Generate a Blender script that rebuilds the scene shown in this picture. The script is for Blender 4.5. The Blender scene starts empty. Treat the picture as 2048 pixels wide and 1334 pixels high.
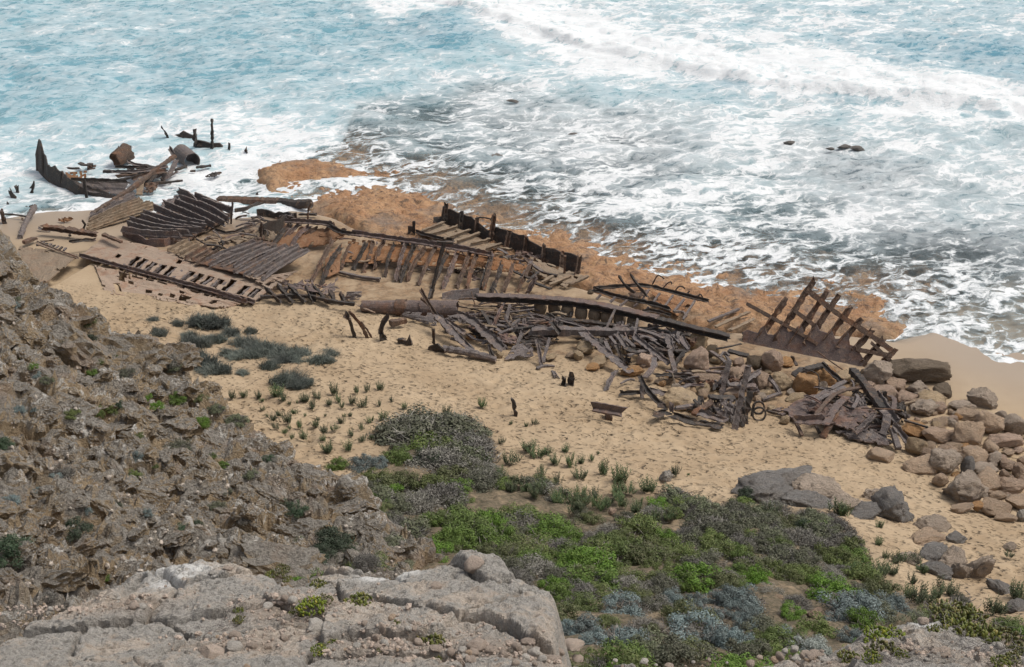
import bpy, math, random
import numpy as np
from mathutils import Vector, Matrix

# ------------------------------------------------------------------ camera, sky, sun, exposure
SC = bpy.context.scene
COL = SC.collection
R = math.radians
CAM_Z, PITCH, FPX = 30.0, R(28.0), 2534.0          # camera 30 m above the sea, looking 28 degrees down

cam = bpy.data.objects.new('camera', bpy.data.cameras.new('camera'))
COL.objects.link(cam)
cam.location = (0, 0, CAM_Z)
cam.rotation_euler = (math.pi / 2 - PITCH, 0, 0)
cam.data.sensor_width = 36.0
cam.data.lens = 36.0 * FPX / 2048.0
cam.data.clip_start = 0.1
cam.data.clip_end = 2000
SC.camera = cam

SUN_EL, SUN_AZ = R(58), R(78)                      # azimuth from +Y, negative = from the left
world = bpy.data.worlds.new('World')
SC.world = world
world.use_nodes = True
wn = world.node_tree
wn.nodes.clear()
wo = wn.nodes.new('ShaderNodeOutputWorld')
wb = wn.nodes.new('ShaderNodeBackground')
ws = wn.nodes.new('ShaderNodeTexSky')
ws.sky_type = 'NISHITA'
ws.sun_disc = False
ws.sun_elevation = SUN_EL
ws.sun_rotation = SUN_AZ
ws.air_density = 1.0
ws.dust_density = 4.0
wh = wn.nodes.new('ShaderNodeHueSaturation')        # thin high cloud: the blue is mostly washed out
wh.inputs['Saturation'].default_value = 0.42
wn.links.new(ws.outputs[0], wh.inputs['Color'])
wn.links.new(wh.outputs[0], wb.inputs['Color'])
wb.inputs['Strength'].default_value = 0.14
wn.links.new(wb.outputs[0], wo.inputs['Surface'])

sun = bpy.data.objects.new('sun', bpy.data.lights.new('sun', 'SUN'))
COL.objects.link(sun)
sun.data.energy = 2.0
sun.data.angle = R(20)
sun.data.color = (1.0, 0.95, 0.87)
sd = Vector((math.sin(SUN_AZ) * math.cos(SUN_EL), math.cos(SUN_AZ) * math.cos(SUN_EL), math.sin(SUN_EL)))
sun.rotation_euler = sd.to_track_quat('Z', 'Y').to_euler()

SC.view_settings.view_transform = 'Standard'
SC.view_settings.look = 'None'
SC.view_settings.gamma = 1.0
SC.view_settings.use_curve_mapping = False
SC.view_settings.exposure = 0.02
SC.render.engine = 'CYCLES'
SC.cycles.transparent_max_bounces = 12
SC.cycles.max_bounces = 5

# ------------------------------------------------------------------ noise in numpy
_rs = np.random.RandomState(7)
_perm = _rs.permutation(256).astype(np.int64)
_perm = np.concatenate([_perm, _perm, _perm])
_g3 = _rs.normal(size=(256, 3))
_g3 /= np.linalg.norm(_g3, axis=1)[:, None]


def perlin(x, y, z=0.0):
    x, y, z = np.broadcast_arrays(np.asarray(x, float), np.asarray(y, float), np.asarray(z, float))
    xi, yi, zi = np.floor(x).astype(np.int64), np.floor(y).astype(np.int64), np.floor(z).astype(np.int64)
    xf, yf, zf = x - xi, y - yi, z - zi
    u, v, w = (t * t * t * (t * (t * 6 - 15) + 10) for t in (xf, yf, zf))
    xi &= 255; yi &= 255; zi &= 255
    out = 0
    for dx in (0, 1):
        wx = u if dx else 1 - u
        for dy in (0, 1):
            wy = v if dy else 1 - v
            for dz in (0, 1):
                wz = w if dz else 1 - w
                h = _perm[_perm[_perm[(xi + dx) & 255] + ((yi + dy) & 255)] + ((zi + dz) & 255)]
                g = _g3[h]
                out = out + wx * wy * wz * (g[..., 0] * (xf - dx) + g[..., 1] * (yf - dy) + g[..., 2] * (zf - dz))
    return out * 1.5


def fbm(x, y, z=0.0, o=4, gain=0.5):
    a, f, s = 1.0, 1.0, 0.0
    for i in range(o):
        s = s + a * perlin(x * f + 17.3 * i, y * f + 5.1 * i, z * f + 9.7 * i)
        a *= gain; f *= 2.03
    return s


def ridged(x, y, z=0.0, o=4, gain=0.5):
    a, f, s, t = 1.0, 1.0, 0.0, 0.0
    for i in range(o):
        n = 1 - np.abs(perlin(x * f + 31.3 * i, y * f + 7.7 * i, z * f + 3.3 * i)) * 1.6
        s = s + a * n * n; t += a
        a *= gain; f *= 2.1
    return s / t


def worley(x, y, seed=0):
    x = np.asarray(x, float); y = np.asarray(y, float)
    xi, yi = np.floor(x).astype(np.int64), np.floor(y).astype(np.int64)
    f1 = np.full(x.shape, 9.0); f2 = f1.copy(); cid = np.zeros(x.shape)
    for dx in (-1, 0, 1):
        for dy in (-1, 0, 1):
            h = _perm[_perm[(xi + dx + seed * 13) & 255] + ((yi + dy) & 255)]
            h2 = _perm[h + 91]
            d = np.hypot(xi + dx + h / 256.0 - x, yi + dy + h2 / 256.0 - y)
            near = d < f1
            f2 = np.where(near, f1, np.minimum(f2, d))
            cid = np.where(near, _perm[h2 + 37] / 256.0, cid)
            f1 = np.where(near, d, f1)
    return f1, f2, cid


def sstep(a, b, x):
    t = np.clip((x - a) / (b - a), 0, 1)
    return t * t * (3 - 2 * t)


# ------------------------------------------------------------------ from a pixel of the photograph to a place
CP, SP = math.cos(PITCH), math.sin(PITCH)


def ray(px, py):
    a, b = (px - 1024) / FPX, (667 - py) / FPX
    return np.array((a, CP + b * SP, -SP + b * CP))


def at(px, py, Y):                     # the point of that sight line at distance Y
    d = ray(px, py)
    t = Y / d[1]
    return Vector((d[0] * t, Y, CAM_Z + d[2] * t))


def atz(px, py, z):                    # the point of that sight line at height z
    d = ray(px, py)
    t = (z - CAM_Z) / d[2]
    return Vector((d[0] * t, d[1] * t, z))


class Field:
    """a smooth height field through control points (thin-plate spline on a coarse grid)"""
    def __init__(self, pts, x0, x1, y0, y1, step, lam=0.02, post=None):
        p = np.array(pts, float)
        n = len(p)
        def phi(r2):
            return 0.5 * r2 * np.log(r2 + 1e-9)
        d2 = ((p[:, None, :2] - p[None, :, :2]) ** 2).sum(-1)
        A = np.zeros((n + 3, n + 3))
        A[:n, :n] = phi(d2) + lam * np.eye(n)
        A[:n, n] = 1; A[:n, n + 1:] = p[:, :2]
        A[n:, :n] = A[:n, n:].T
        w = np.linalg.solve(A, np.concatenate([p[:, 2], np.zeros(3)]))
        self.x0, self.y0, self.s = x0, y0, step
        X, Y = np.meshgrid(np.arange(x0, x1 + step, step), np.arange(y0, y1 + step, step))
        Z = w[n] + w[n + 1] * X + w[n + 2] * Y
        for i in range(n):
            Z += w[i] * phi((X - p[i, 0]) ** 2 + (Y - p[i, 1]) ** 2)
        if post is not None:
            Z = post(X, Y, Z)
        self.Z = Z

    def __call__(self, x, y):
        u = np.clip((np.asarray(x, float) - self.x0) / self.s, 0, self.Z.shape[1] - 1.001)
        v = np.clip((np.asarray(y, float) - self.y0) / self.s, 0, self.Z.shape[0] - 1.001)
        i, j = u.astype(int), v.astype(int)
        a, b = u - i, v - j
        Z = self.Z
        return (Z[j, i] * (1 - a) + Z[j, i + 1] * a) * (1 - b) + (Z[j + 1, i] * (1 - a) + Z[j + 1, i + 1] * a) * b


def poly_sd(X, Y, poly):               # signed distance to a polygon, positive inside
    P = np.array(poly, float)
    d = np.full(X.shape, 1e9); ins = np.zeros(X.shape, bool)
    for k in range(len(P)):
        ax, ay = P[k]; bx, by = P[(k + 1) % len(P)]
        ex, ey = bx - ax, by - ay
        t = np.clip(((X - ax) * ex + (Y - ay) * ey) / (ex * ex + ey * ey + 1e-12), 0, 1)
        d = np.minimum(d, np.hypot(X - ax - t * ex, Y - ay - t * ey))
        c = ((ay > Y) != (by > Y)) & (X < (bx - ax) * (Y - ay) / (by - ay + 1e-12) + ax)
        ins ^= c
    return np.where(ins, d, -d)


# ground: sea bed, reef, beach, dune and the hollow below the cliff: (pixel x, pixel y, height)
GP = [(-500, 430, .2), (-300, 440, .3), (0, 445, .25), (150, 432, .3), (300, 400, -.1), (470, 350, -.35), (520, 290, -.6),
      (-300, 520, 1.1), (400, 410, .0), (560, 400, .05), (640, 385, .1),
      (530, 345, .62), (700, 400, .78), (620, 330, .52), (760, 340, .36), (900, 385, .25), (1000, 430, .35), (850, 430, .5),
      (1150, 470, .38), (1300, 520, .38), (1400, 560, .42), (1550, 575, .38), (1700, 600, .33), (1800, 650, .38),
      (1650, 530, .08), (1450, 480, .05), (1250, 425, -.02), (1080, 370, -.05), (1000, 330, -.15), (800, 280, -.15),
      (900, 240, -.5), (1300, 300, -.55), (1600, 420, -.4), (1800, 520, -.3), (1950, 600, -.2), (2048, 560, -.5),
      (2300, 560, -1), (0, 250, -1.2), (500, 150, -1.6), (1000, 100, -2), (1500, 100, -2), (2000, 200, -1.6), (-400, 200, -1.5),
      (500, -60, -2.5), (1500, -60, -2.5),
      (1900, 655, .08), (1960, 680, .03), (2048, 697, .03), (2250, 760, .05), (1860, 700, .45), (2000, 765, .5), (2060, 810, .65),
      (1950, 720, .3), (2300, 880, .8),
      (100, 520, .9), (300, 520, .85), (500, 520, .85), (700, 560, .8), (900, 560, .8), (1100, 590, .85), (1300, 640, .75),
      (1500, 690, .75), (1650, 720, .75), (1850, 830, 1.0), (2000, 900, 1.3), (2300, 1000, 1.6),
      (120, 600, 1.5), (300, 620, 1.7), (500, 620, 1.6), (700, 632, 1.6), (850, 695, 1.6), (1000, 733, 1.7), (1250, 765, 1.7),
      (1500, 865, 1.9), (1750, 915, 1.9), (1900, 990, 2.3), (2060, 1050, 2.6), (2400, 1150, 3),
      (500, 700, 2.6), (700, 720, 2.6), (900, 780, 2.7), (1100, 820, 2.8), (1400, 900, 3.0), (1700, 970, 3.2),
      (1900, 1080, 4), (2060, 1130, 4.6), (600, 850, 4.2), (800, 830, 3.8), (1000, 880, 4.0), (1300, 950, 4.2), (1500, 990, 4.6),
      (700, 950, 5.8), (900, 1000, 6.0), (1150, 1030, 6.0), (1400, 1060, 6.3), (1650, 1090, 6.6), (1850, 1170, 6.5),
      (2048, 1200, 6.8), (900, 1100, 8.5), (1200, 1150, 9.0), (1500, 1200, 9.6), (1800, 1250, 9.9), (2060, 1275, 9.6),
      (1150, 1280, 12), (1500, 1320, 12.6), (1900, 1335, 12.2), (1000, 1500, 16), (1500, 1500, 16), (2000, 1500, 15),
      (300, 800, 4.0), (100, 700, 3.0), (0, 900, 5), (200, 1100, 8), (500, 1100, 8.5), (-400, 700, 3.5), (-400, 1200, 11), (2500, 1300, 9)]
GROUND = Field([tuple(atz(*g)) for g in GP], -70, 70, 0, 135, 0.5, lam=0.05)


def ground(x, y):
    return float(GROUND(x, y))


def gd(px, py, h=0.0):                 # where that sight line meets the ground raised by h
    d = ray(px, py)
    t0 = 12.0
    ts = np.arange(12.0, 170.0, 0.15)
    zz = CAM_Z + d[2] * ts - np.maximum(GROUND(d[0] * ts, d[1] * ts), .04) - h
    k = int(np.argmax(zz < 0)) if (zz < 0).any() else len(ts) - 1
    a, b = ts[max(k - 1, 0)], ts[k]
    for _ in range(20):
        m = (a + b) / 2
        if CAM_Z + d[2] * m - max(ground(d[0] * m, d[1] * m), .04) - h < 0: b = m
        else: a = m
    return Vector((d[0] * b, d[1] * b, CAM_Z + d[2] * b))


# ------------------------------------------------------------------ mesh and object helpers
def mesh_np(name, v, f, smooth=True):
    """v (n,3) array, f (m,3|4) int array"""
    me = bpy.data.meshes.new(name)
    v = np.asarray(v, np.float32); f = np.asarray(f, np.int32)
    m, k = f.shape
    me.vertices.add(len(v)); me.vertices.foreach_set('co', v.ravel())
    me.loops.add(m * k); me.loops.foreach_set('vertex_index', f.ravel())
    me.polygons.add(m)
    me.polygons.foreach_set('loop_start', np.arange(0, m * k, k, dtype=np.int32))
    me.polygons.foreach_set('loop_total', np.full(m, k, np.int32))
    me.polygons.foreach_set('use_smooth', np.full(m, smooth, bool))
    me.update(calc_edges=True)
    return me


def attr(me, name, vals):
    a = me.attributes.new(name, 'FLOAT', 'POINT')
    a.data.foreach_set('value', np.asarray(vals, np.float32).ravel())


def link(name, me, mat=None, parent=None, loc=None):
    o = bpy.data.objects.new(name, me)
    COL.objects.link(o)
    if mat is not None and me is not None and not me.materials:
        me.materials.append(mat)
    if parent is not None: o.parent = parent
    if loc is not None: o.location = loc
    return o


def tag(o, label=None, cat=None, group=None, kind=None):
    if label: o['label'] = label
    if cat: o['category'] = cat
    if group: o['group'] = group
    if kind: o['kind'] = kind
    return o


def grid_faces(nx, ny):
    i = np.arange(nx * ny).reshape(ny, nx)
    return np.stack([i[:-1, :-1], i[:-1, 1:], i[1:, 1:], i[1:, :-1]], -1).reshape(-1, 4)


# ------------------------------------------------------------------ node helpers
class NT:
    def __init__(self, name):
        self.m = bpy.data.materials.new(name)
        self.m.use_nodes = True
        self.t = self.m.node_tree
        self.t.nodes.clear()
        self.out = self.t.nodes.new('ShaderNodeOutputMaterial')

    def n(self, typ, _props=None, **inp):
        nd = self.t.nodes.new('ShaderNode' + typ)
        for k, v in (_props or {}).items(): setattr(nd, k, v)
        for k, v in inp.items(): self.put(nd, k, v)
        return nd

    def put(self, nd, k, v):
        key = int(k[1:]) if k[0] == '_' and k[1:].isdigit() else k.replace('__', ' ')
        s = nd.inputs[key]
        if isinstance(v, bpy.types.NodeSocket): self.t.links.new(v, s)
        elif hasattr(v, 'outputs'): self.t.links.new(v.outputs[0], s)
        elif s.type == 'RGBA' and len(v) == 3: s.default_value = (*v, 1)
        else: s.default_value = v

    def math(self, op, a, b=0.0, c=0.0, clamp=False):
        nd = self.n('Math', {'operation': op, 'use_clamp': clamp}, _0=a, _1=b, _2=c)
        return nd.outputs[0]

    def map(self, x, a, b, c=0.0, d=1.0, smooth=False):
        nd = self.n('MapRange', {'interpolation_type': 'SMOOTHSTEP' if smooth else 'LINEAR'}, _0=x, _1=a, _2=b, _3=c, _4=d)
        return nd.outputs[0]

    def mix(self, f, a, b, blend='MIX'):
        nd = self.n('Mix', {'data_type': 'RGBA', 'blend_type': blend})
        self.put(nd, '_0', f); self.put(nd, '_6', a); self.put(nd, '_7', b)
        return nd.outputs[2]

    def noise(self, vec, scale, detail=4, rough=.5, dist=0.0, col=False):
        nd = self.n('TexNoise', Vector=vec, Scale=scale, Detail=detail, Roughness=rough, Distortion=dist)
        return nd.outputs[1 if col else 0]

    def attr(self, name):
        return self.n('Attribute', {'attribute_name': name}).outputs['Fac']

    def bsdf(self, col, rough=.8, bump=None, bstr=.3, bdist=.05, spec=.3, **kw):
        b = self.n('BsdfPrincipled', **{'Base__Color': col, 'Roughness': rough, 'Specular__IOR__Level': spec}, **kw)
        if bump is not None:
            bp = self.n('Bump', Height=bump, Strength=bstr, Distance=bdist)
            self.put(b, 'Normal', bp)
        return b

    def done(self, sh):
        self.t.links.new(sh.outputs[0] if hasattr(sh, 'outputs') else sh, self.out.inputs[0])
        return self.m


def coords(t, kind='Object'):
    return t.n('TexCoord').outputs[kind]


def srgb(r, g, b):
    f = lambda c: (c / 255 / 12.92) if c <= 10 else ((c / 255 + .055) / 1.055) ** 2.4
    return (f(r), f(g), f(b))

# ================================================================== SURFACES
def mat_sand():
    t = NT('sand')
    P = coords(t)
    n = t.noise(P, .35, 5, .6)
    c = t.mix(t.map(n, .35, .68), (.335, .245, .155), (.415, .315, .208))
    c = t.mix(t.map(t.noise(P, 14, 3, .7), .55, .75, 0, .45), c, (.30, .205, .125))
    wet = t.attr('wet')
    c = t.mix(wet, c, (.33, .26, .195))
    st = t.math('MULTIPLY', t.attr('stain'), t.map(t.noise(P, 1.1, 6, .7, .4), .36, .58))
    c = t.mix(st, c, t.mix(t.map(t.noise(P, 4.5, 5, .7), .42, .6), (.12, .078, .05), (.27, .17, .095)))
    veg = t.math('MULTIPLY', t.attr('veg'), t.map(t.noise(P, 1.4, 6, .7), .25, .48))
    c = t.mix(veg, c, t.mix(t.map(t.noise(P, 9, 4, .7), .4, .6), (.075, .065, .042), (.16, .125, .085)))
    r = t.map(wet, 0, 1, .95, .35)
    Pw = t.n('VectorMath', {'operation': 'MULTIPLY_ADD'}, _0=t.noise(P, 1.6, 3, .6, 0, True), _1=(.35, .35, 0), _2=P).outputs[0]
    Pm = t.n('Mapping', Vector=Pw, Rotation=(0, 0, -.25), Scale=(.95, 1.5, 0)).outputs[0]
    v1 = t.n('TexVoronoi', {'feature': 'SMOOTH_F1'}, Vector=Pm, Scale=2.7, Smoothness=.45).outputs['Distance']
    v2 = t.n('TexVoronoi', {'feature': 'SMOOTH_F1'}, Vector=Pm, Scale=4.8, Smoothness=.45).outputs['Distance']
    pit = t.math('ADD', t.map(v1, .04, .40, 0, 1, True), t.math('MULTIPLY', t.map(v2, .04, .36, 0, 1, True), .55))
    pit = t.math('MULTIPLY', t.math('MULTIPLY', pit, t.attr('tread')), t.map(t.noise(P, .3, 3, .6), .3, .6, .4, 1.0))
    h = t.math('ADD', t.math('MULTIPLY', pit, .17), t.math('MULTIPLY', t.noise(P, 30, 4, .7), .007))
    return t.done(t.bsdf(c, r, h, 1.0, 1.0, .25))


def mat_reef():
    t = NT('reef_rock')
    P = coords(t)
    n = t.noise(P, .55, 6, .65, .4)
    c = t.mix(t.map(n, .35, .62), (.43, .225, .11), (.56, .34, .185))
    c = t.mix(t.map(t.noise(P, 2.2, 7, .75, .9), .50, .62), c, (.21, .125, .078))
    c = t.mix(t.map(t.noise(P, .28, 5, .65), .52, .64, 0, .75), c, (.26, .21, .17))
    c = t.mix(t.map(t.noise(P, .9, 6, .7, .8), .58, .66, 0, .8), c, (.10, .075, .055))
    c = t.mix(t.attr('sandy'), c, (.45, .32, .20))
    c = t.mix(t.map(t.attr('hgt'), -.22, -.65), c, (.12, .115, .105))
    h = t.noise(P, 2.6, 8, .72, .7)
    return t.done(t.bsdf(c, .6, h, 1.0, .35, .35))


def mat_cliff():
    t = NT('cliff_limestone')
    P = t.n('NewGeometry').outputs['Position']
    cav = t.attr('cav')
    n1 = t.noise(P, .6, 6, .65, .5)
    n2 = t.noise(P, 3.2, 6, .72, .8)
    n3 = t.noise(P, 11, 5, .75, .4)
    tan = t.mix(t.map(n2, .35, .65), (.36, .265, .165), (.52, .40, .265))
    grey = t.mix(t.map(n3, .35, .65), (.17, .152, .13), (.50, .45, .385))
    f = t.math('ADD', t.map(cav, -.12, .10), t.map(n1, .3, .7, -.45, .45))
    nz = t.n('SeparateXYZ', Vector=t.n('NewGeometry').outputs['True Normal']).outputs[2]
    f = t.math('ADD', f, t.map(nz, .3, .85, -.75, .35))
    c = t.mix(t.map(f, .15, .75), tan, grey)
    c = t.mix(t.map(n3, .60, .70, 0, .5), c, (.075, .068, .06))
    pink = t.map(t.noise(P, .8, 3, .6), .56, .68, 0, .6)
    c = t.mix(pink, c, (.40, .29, .21))
    lich = t.math('MULTIPLY', t.map(n2, .53, .60), t.map(t.noise(P, .5, 3, .6), .44, .54))
    lich = t.math('MULTIPLY', lich, t.map(cav, -.02, .06))
    c = t.mix(lich, c, (.74, .70, .64))
    h = t.math('ADD', n3, t.math('MULTIPLY', n2, 1.4))
    return t.done(t.bsdf(c, .95, h, 1.0, .22, .15))


def mat_ledge():
    t = NT('ledge_limestone')
    P = coords(t)
    n1 = t.noise(P, 1.1, 6, .65, .3)
    n2 = t.noise(P, 5.5, 7, .72, .8)
    n3 = t.noise(P, 26, 6, .8, .3)
    pale = t.mix(t.map(n2, .35, .65), (.56, .47, .385), (.78, .69, .59))
    grey = t.mix(t.map(n3, .32, .66), (.25, .235, .212), (.69, .645, .585))
    f = t.math('ADD', t.map(n1, .34, .56), t.map(n2, .3, .7, -.6, .5))
    c = t.mix(t.map(f, .25, .8), pale, grey)
    dirt = t.attr('dirt')
    c = t.mix(dirt, c, t.mix(t.map(n3, .35, .65), (.38, .30, .235), (.56, .46, .375)))
    c = t.mix(t.map(n3, .58, .66, 0, .6), c, (.065, .062, .06))
    c = t.mix(t.map(t.noise(P, 70, 3, .7), .58, .68, 0, .5), c, (.08, .075, .07))
    lv = t.map(t.n('TexVoronoi', Vector=P, Scale=7.0).outputs['Distance'], .30, .22)
    lich = t.math('MULTIPLY', t.attr('lichen'), t.math('MAXIMUM', t.map(n2, .40, .47), t.math('MULTIPLY', lv, .9)))
    c = t.mix(lich, c, (.86, .84, .80))
    h = t.math('ADD', n3, t.math('MULTIPLY', n2, 1.6))
    return t.done(t.bsdf(c, .95, h, 1.0, .06, .15))


def mat_water():
    t = NT('sea_water')
    P = coords(t)
    F, RG, DP_SHADE, K = t.attr('foam'), t.attr('reef'), t.attr('deep'), t.attr('clear')  # deep also carries the shadow painted in front of the breaker
    warp = t.noise(P, .55, 4, .6, 0, True)
    P2 = t.n('VectorMath', {'operation': 'MULTIPLY_ADD'}, _0=warp, _1=(2.4, 2.4, 0), _2=P).outputs[0]
    P3 = t.n('Mapping', Vector=t.n('Mapping', Vector=P2, Rotation=(0, 0, -.45)).outputs[0], Scale=(.50, 1.05, 1)).outputs[0]
    big = t.noise(P3, .28, 6, .64, .6)
    med = t.noise(P3, .95, 6, .66, .9)
    fine = t.noise(P3, 3.6, 5, .7, .8)
    e1 = t.n('TexVoronoi', {'feature': 'DISTANCE_TO_EDGE'}, Vector=P3, Scale=.75).outputs['Distance']
    e2 = t.n('TexVoronoi', {'feature': 'DISTANCE_TO_EDGE'}, Vector=P3, Scale=1.9).outputs['Distance']
    l1 = t.map(e1, .36, .0)
    l2 = t.map(e2, .40, .0)
    lace = t.math('ADD', t.math('MULTIPLY', l1, .45), t.math('MULTIPLY', l2, .55))
    s = t.math('ADD', t.math('MULTIPLY', big, .9), t.math('MULTIPLY', med, .7))
    s = t.math('ADD', s, t.math('MULTIPLY', fine, .34))
    s = t.math('ADD', s, t.math('MULTIPLY', lace, .42))      # centred near 1.0
    thr = t.map(F, 0, 1, 1.64, .92)
    d = t.math('SUBTRACT', s, thr)
    soft = t.math('MULTIPLY', t.map(d, -.36, .20, 0, .56, True), t.map(K, .2, .8, 1, .25))                  # milky aerated water round the foam
    hard = t.map(d, -.05, .27, 0, 1, True)
    foam = t.math('MAXIMUM', soft, hard)
    foam = t.math('MULTIPLY', foam, t.map(fine, .25, .55, .78, 1.0))
    foam = t.math('MAXIMUM', foam, t.map(t.math('ADD', F, t.math('MULTIPLY', t.math('SUBTRACT', med, .5), .6)), .84, 1.06, 0, .92))
    teal = t.mix(t.map(DP_SHADE, 0, 1), (.25, .44, .485), (.085, .255, .335))
    teal = t.mix(t.map(med, .42, .62, 0, .55), teal, (.14, .335, .40))
    grey = t.mix(t.map(t.math('ADD', t.math('MULTIPLY', big, .5), t.math('MULTIPLY', med, .5)), .42, .58), (.105, .135, .15), (.30, .37, .395))
    c = t.mix(RG, teal, grey)
    col = t.mix(foam, c, (.78, .79, .79))
    rough = t.map(foam, 0, .6, .12, .75)
    h = t.math('ADD', t.math('MULTIPLY', med, .5), t.math('MULTIPLY', fine, .25))
    h = t.math('ADD', h, t.math('MULTIPLY', foam, .30))
    h = t.math('ADD', h, t.math('MULTIPLY', t.noise(P3, 2.2, 5, .7, .5), .35))
    b = t.bsdf(col, rough, h, .55, .35, .5, IOR=1.33)
    alpha = t.math('SUBTRACT', 1.0, t.math('MULTIPLY', K, t.math('SUBTRACT', 1.0, foam)))
    tr = t.n('BsdfTransparent', Color=(.93, .95, .95))
    ms = t.n('MixShader', _0=alpha, _1=tr, _2=b)
    return t.done(ms)


M = dict(sand=mat_sand(), reef=mat_reef(), cliff=mat_cliff(), ledge=mat_ledge(), water=mat_water())

# ================================================================== THE SETTING
def spline_map(samples, x, y, sig):
    """smooth bounded map through (x, y, values...) samples: gaussian weighted mean"""
    S = np.array(samples, float)
    num = np.zeros(x.shape + (S.shape[1] - 2,)); den = np.full(x.shape, 1e-9)
    for s in S:
        d2 = (x - s[0]) ** 2 + ((y - s[1]) / 1.6) ** 2
        w = np.exp(-d2 / (2 * sig * sig)) + 1e-4 / (1 + d2)
        num += w[..., None] * s[2:]; den += w
    return num / den[..., None]


# --- beach and dune sand
def build_sand():
    st = .11
    xs, ys = np.arange(-36, 40, st), np.arange(11, 73, st)
    X, Y = np.meshgrid(xs, ys)
    Z = GROUND(X, Y)
    tread = sstep(1.0, 1.7, Z)
    wx, wy = X + .25 * perlin(X * 1.3, Y * 1.3), Y + .25 * perlin(X * 1.3 + 40, Y * 1.3)
    f1, f2, cid = worley(wx * 1.9, wy * 2.7)
    g1, _, _ = worley(wx * 1.15 + 9, wy * 1.6 + 4, 3)
    dim = -np.exp(-(f1 / .34) ** 2) * .13 * (.4 + cid) - np.exp(-(g1 / .30) ** 2) * .10
    amp = sstep(-.25, .35, fbm(X * .12, Y * .12, 3, 3)) * .5 + .5
    Z = Z + tread * dim * amp + .10 * fbm(X * .25, Y * .25, 1, 3) * sstep(.6, 1.4, Z) + .012 * perlin(X * 4, Y * 4, 2) * tread
    # hummocks under the scrub
    veg = VEG(X, Y)
    Z = Z + veg * (.16 * fbm(X * .5, Y * .5, 8, 4))
    # the platform and the sea bed are built apart; let the sand dip below them
    plat = poly_sd(X, Y, PLAT)
    Z = Z - sstep(-.8, 1.5, plat) * .9
    wet = (1 - sstep(.25, .95, Z)) * .95
    for q, dep in DIGS:
        Z = Z - sstep(-.1, .35, poly_sd(X, Y, q)) * dep
    me = mesh_np('sand', np.stack([X, Y, Z], -1).reshape(-1, 3), grid_faces(len(xs), len(ys)))
    stn = sstep(-.6, 1.2, poly_sd(X, Y, STAIN))
    attr(me, 'stain', stn * .8); attr(me, 'tread', tread * (1 - .85 * veg)); attr(me, 'wet', wet); attr(me, 'veg', veg * .96)
    tag(link('beach_sand', me, M['sand']), kind='structure')


VEGPTS = [tuple(gd(a, b)[:2]) for a, b in [(700, 985), (760, 900), (800, 830), (900, 830), (980, 880), (1010, 940), (1180, 985), (1260, 965), (1330, 1000),
          (1480, 1000), (1640, 1020), (1720, 1090), (1790, 1170), (1960, 1230), (2048, 1260)]] + [(14, 14), (-4, 14), (-8, 24)]


def VEG(X, Y):
    return sstep(-.8, 1.2, poly_sd(X, Y, VEGPTS))


PLAT = [tuple(atz(a, b, .35)[:2]) for a, b in [(495, 300), (500, 345), (530, 385), (600, 415), (660, 440), (720, 475), (800, 500), (900, 525), (1000, 545), (1100, 565), (1190, 590), (1330, 645),
        (1450, 668), (1560, 672), (1700, 672), (1790, 682), (1840, 660), (1860, 610), (2100, 480), (2100, 250), (1000, 120), (800, 180)]]


STAIN = [tuple(gd(a, b)[:2]) for a, b in [(180, 480), (560, 430), (1000, 490), (1180, 590), (1480, 670), (1800, 750), (1840, 880), (1700, 870), (1400, 800), (1150, 725), (900, 690), (860, 640), (700, 608), (480, 598), (220, 560)]]
DIGS = [([tuple(gd(x / 3.033, 200 + y / 3.033)[:2]) for x, y in q], d) for q, d in [
    ([(560, 930), (1000, 950), (1640, 1110), (1560, 1225), (1000, 1085)], .7), ([(700, 1030), (1450, 1212), (1320, 1245), (720, 1155)], .6),
    ([(370, 950), (520, 950), (560, 985), (300, 1130), (220, 1140)], .35)]]


def build_platform():
    st = .16
    xs, ys = np.arange(-22, 42, st), np.arange(50, 112, st)
    X, Y = np.meshgrid(xs, ys)
    g = GROUND(X, Y)
    sd = poly_sd(X, Y, PLAT)
    wx = X + .8 * fbm(X * .35, Y * .35, 2, 3); wy = Y + .8 * fbm(X * .35, Y * .35, 6, 3)
    n = fbm(wx * .45, wy * .6, 0, 5, .55) * .14 + (ridged(wx * 1.1, wy * 1.7, 4, 4, .6) - .5) * .24
    f1, f2, cid = worley(wx * .8, wy * 1.1, 5)
    n += (cid - .5) * .12 - np.exp(-((f2 - f1) / .1) ** 2) * .10
    far = sstep(66, 90, Y)
    Z = g + n * 1.25 * (1 - .3 * far) - .05 - .32 * sstep(1.5, 8, sd)
    Z = Z - (1 - sstep(-.3, .9, sd + .5 * fbm(X * .6, Y * .6, 5, 3))) * 1.2
    me = mesh_np('reef', np.stack([X, Y, Z], -1).reshape(-1, 3), grid_faces(len(xs), len(ys)))
    attr(me, 'hgt', Z); attr(me, 'sandy', sstep(.1, -.15, n) * sstep(2.0, .5, sd) * .8)
    tag(link('rock_platform', me, M['reef']), kind='structure')


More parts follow.
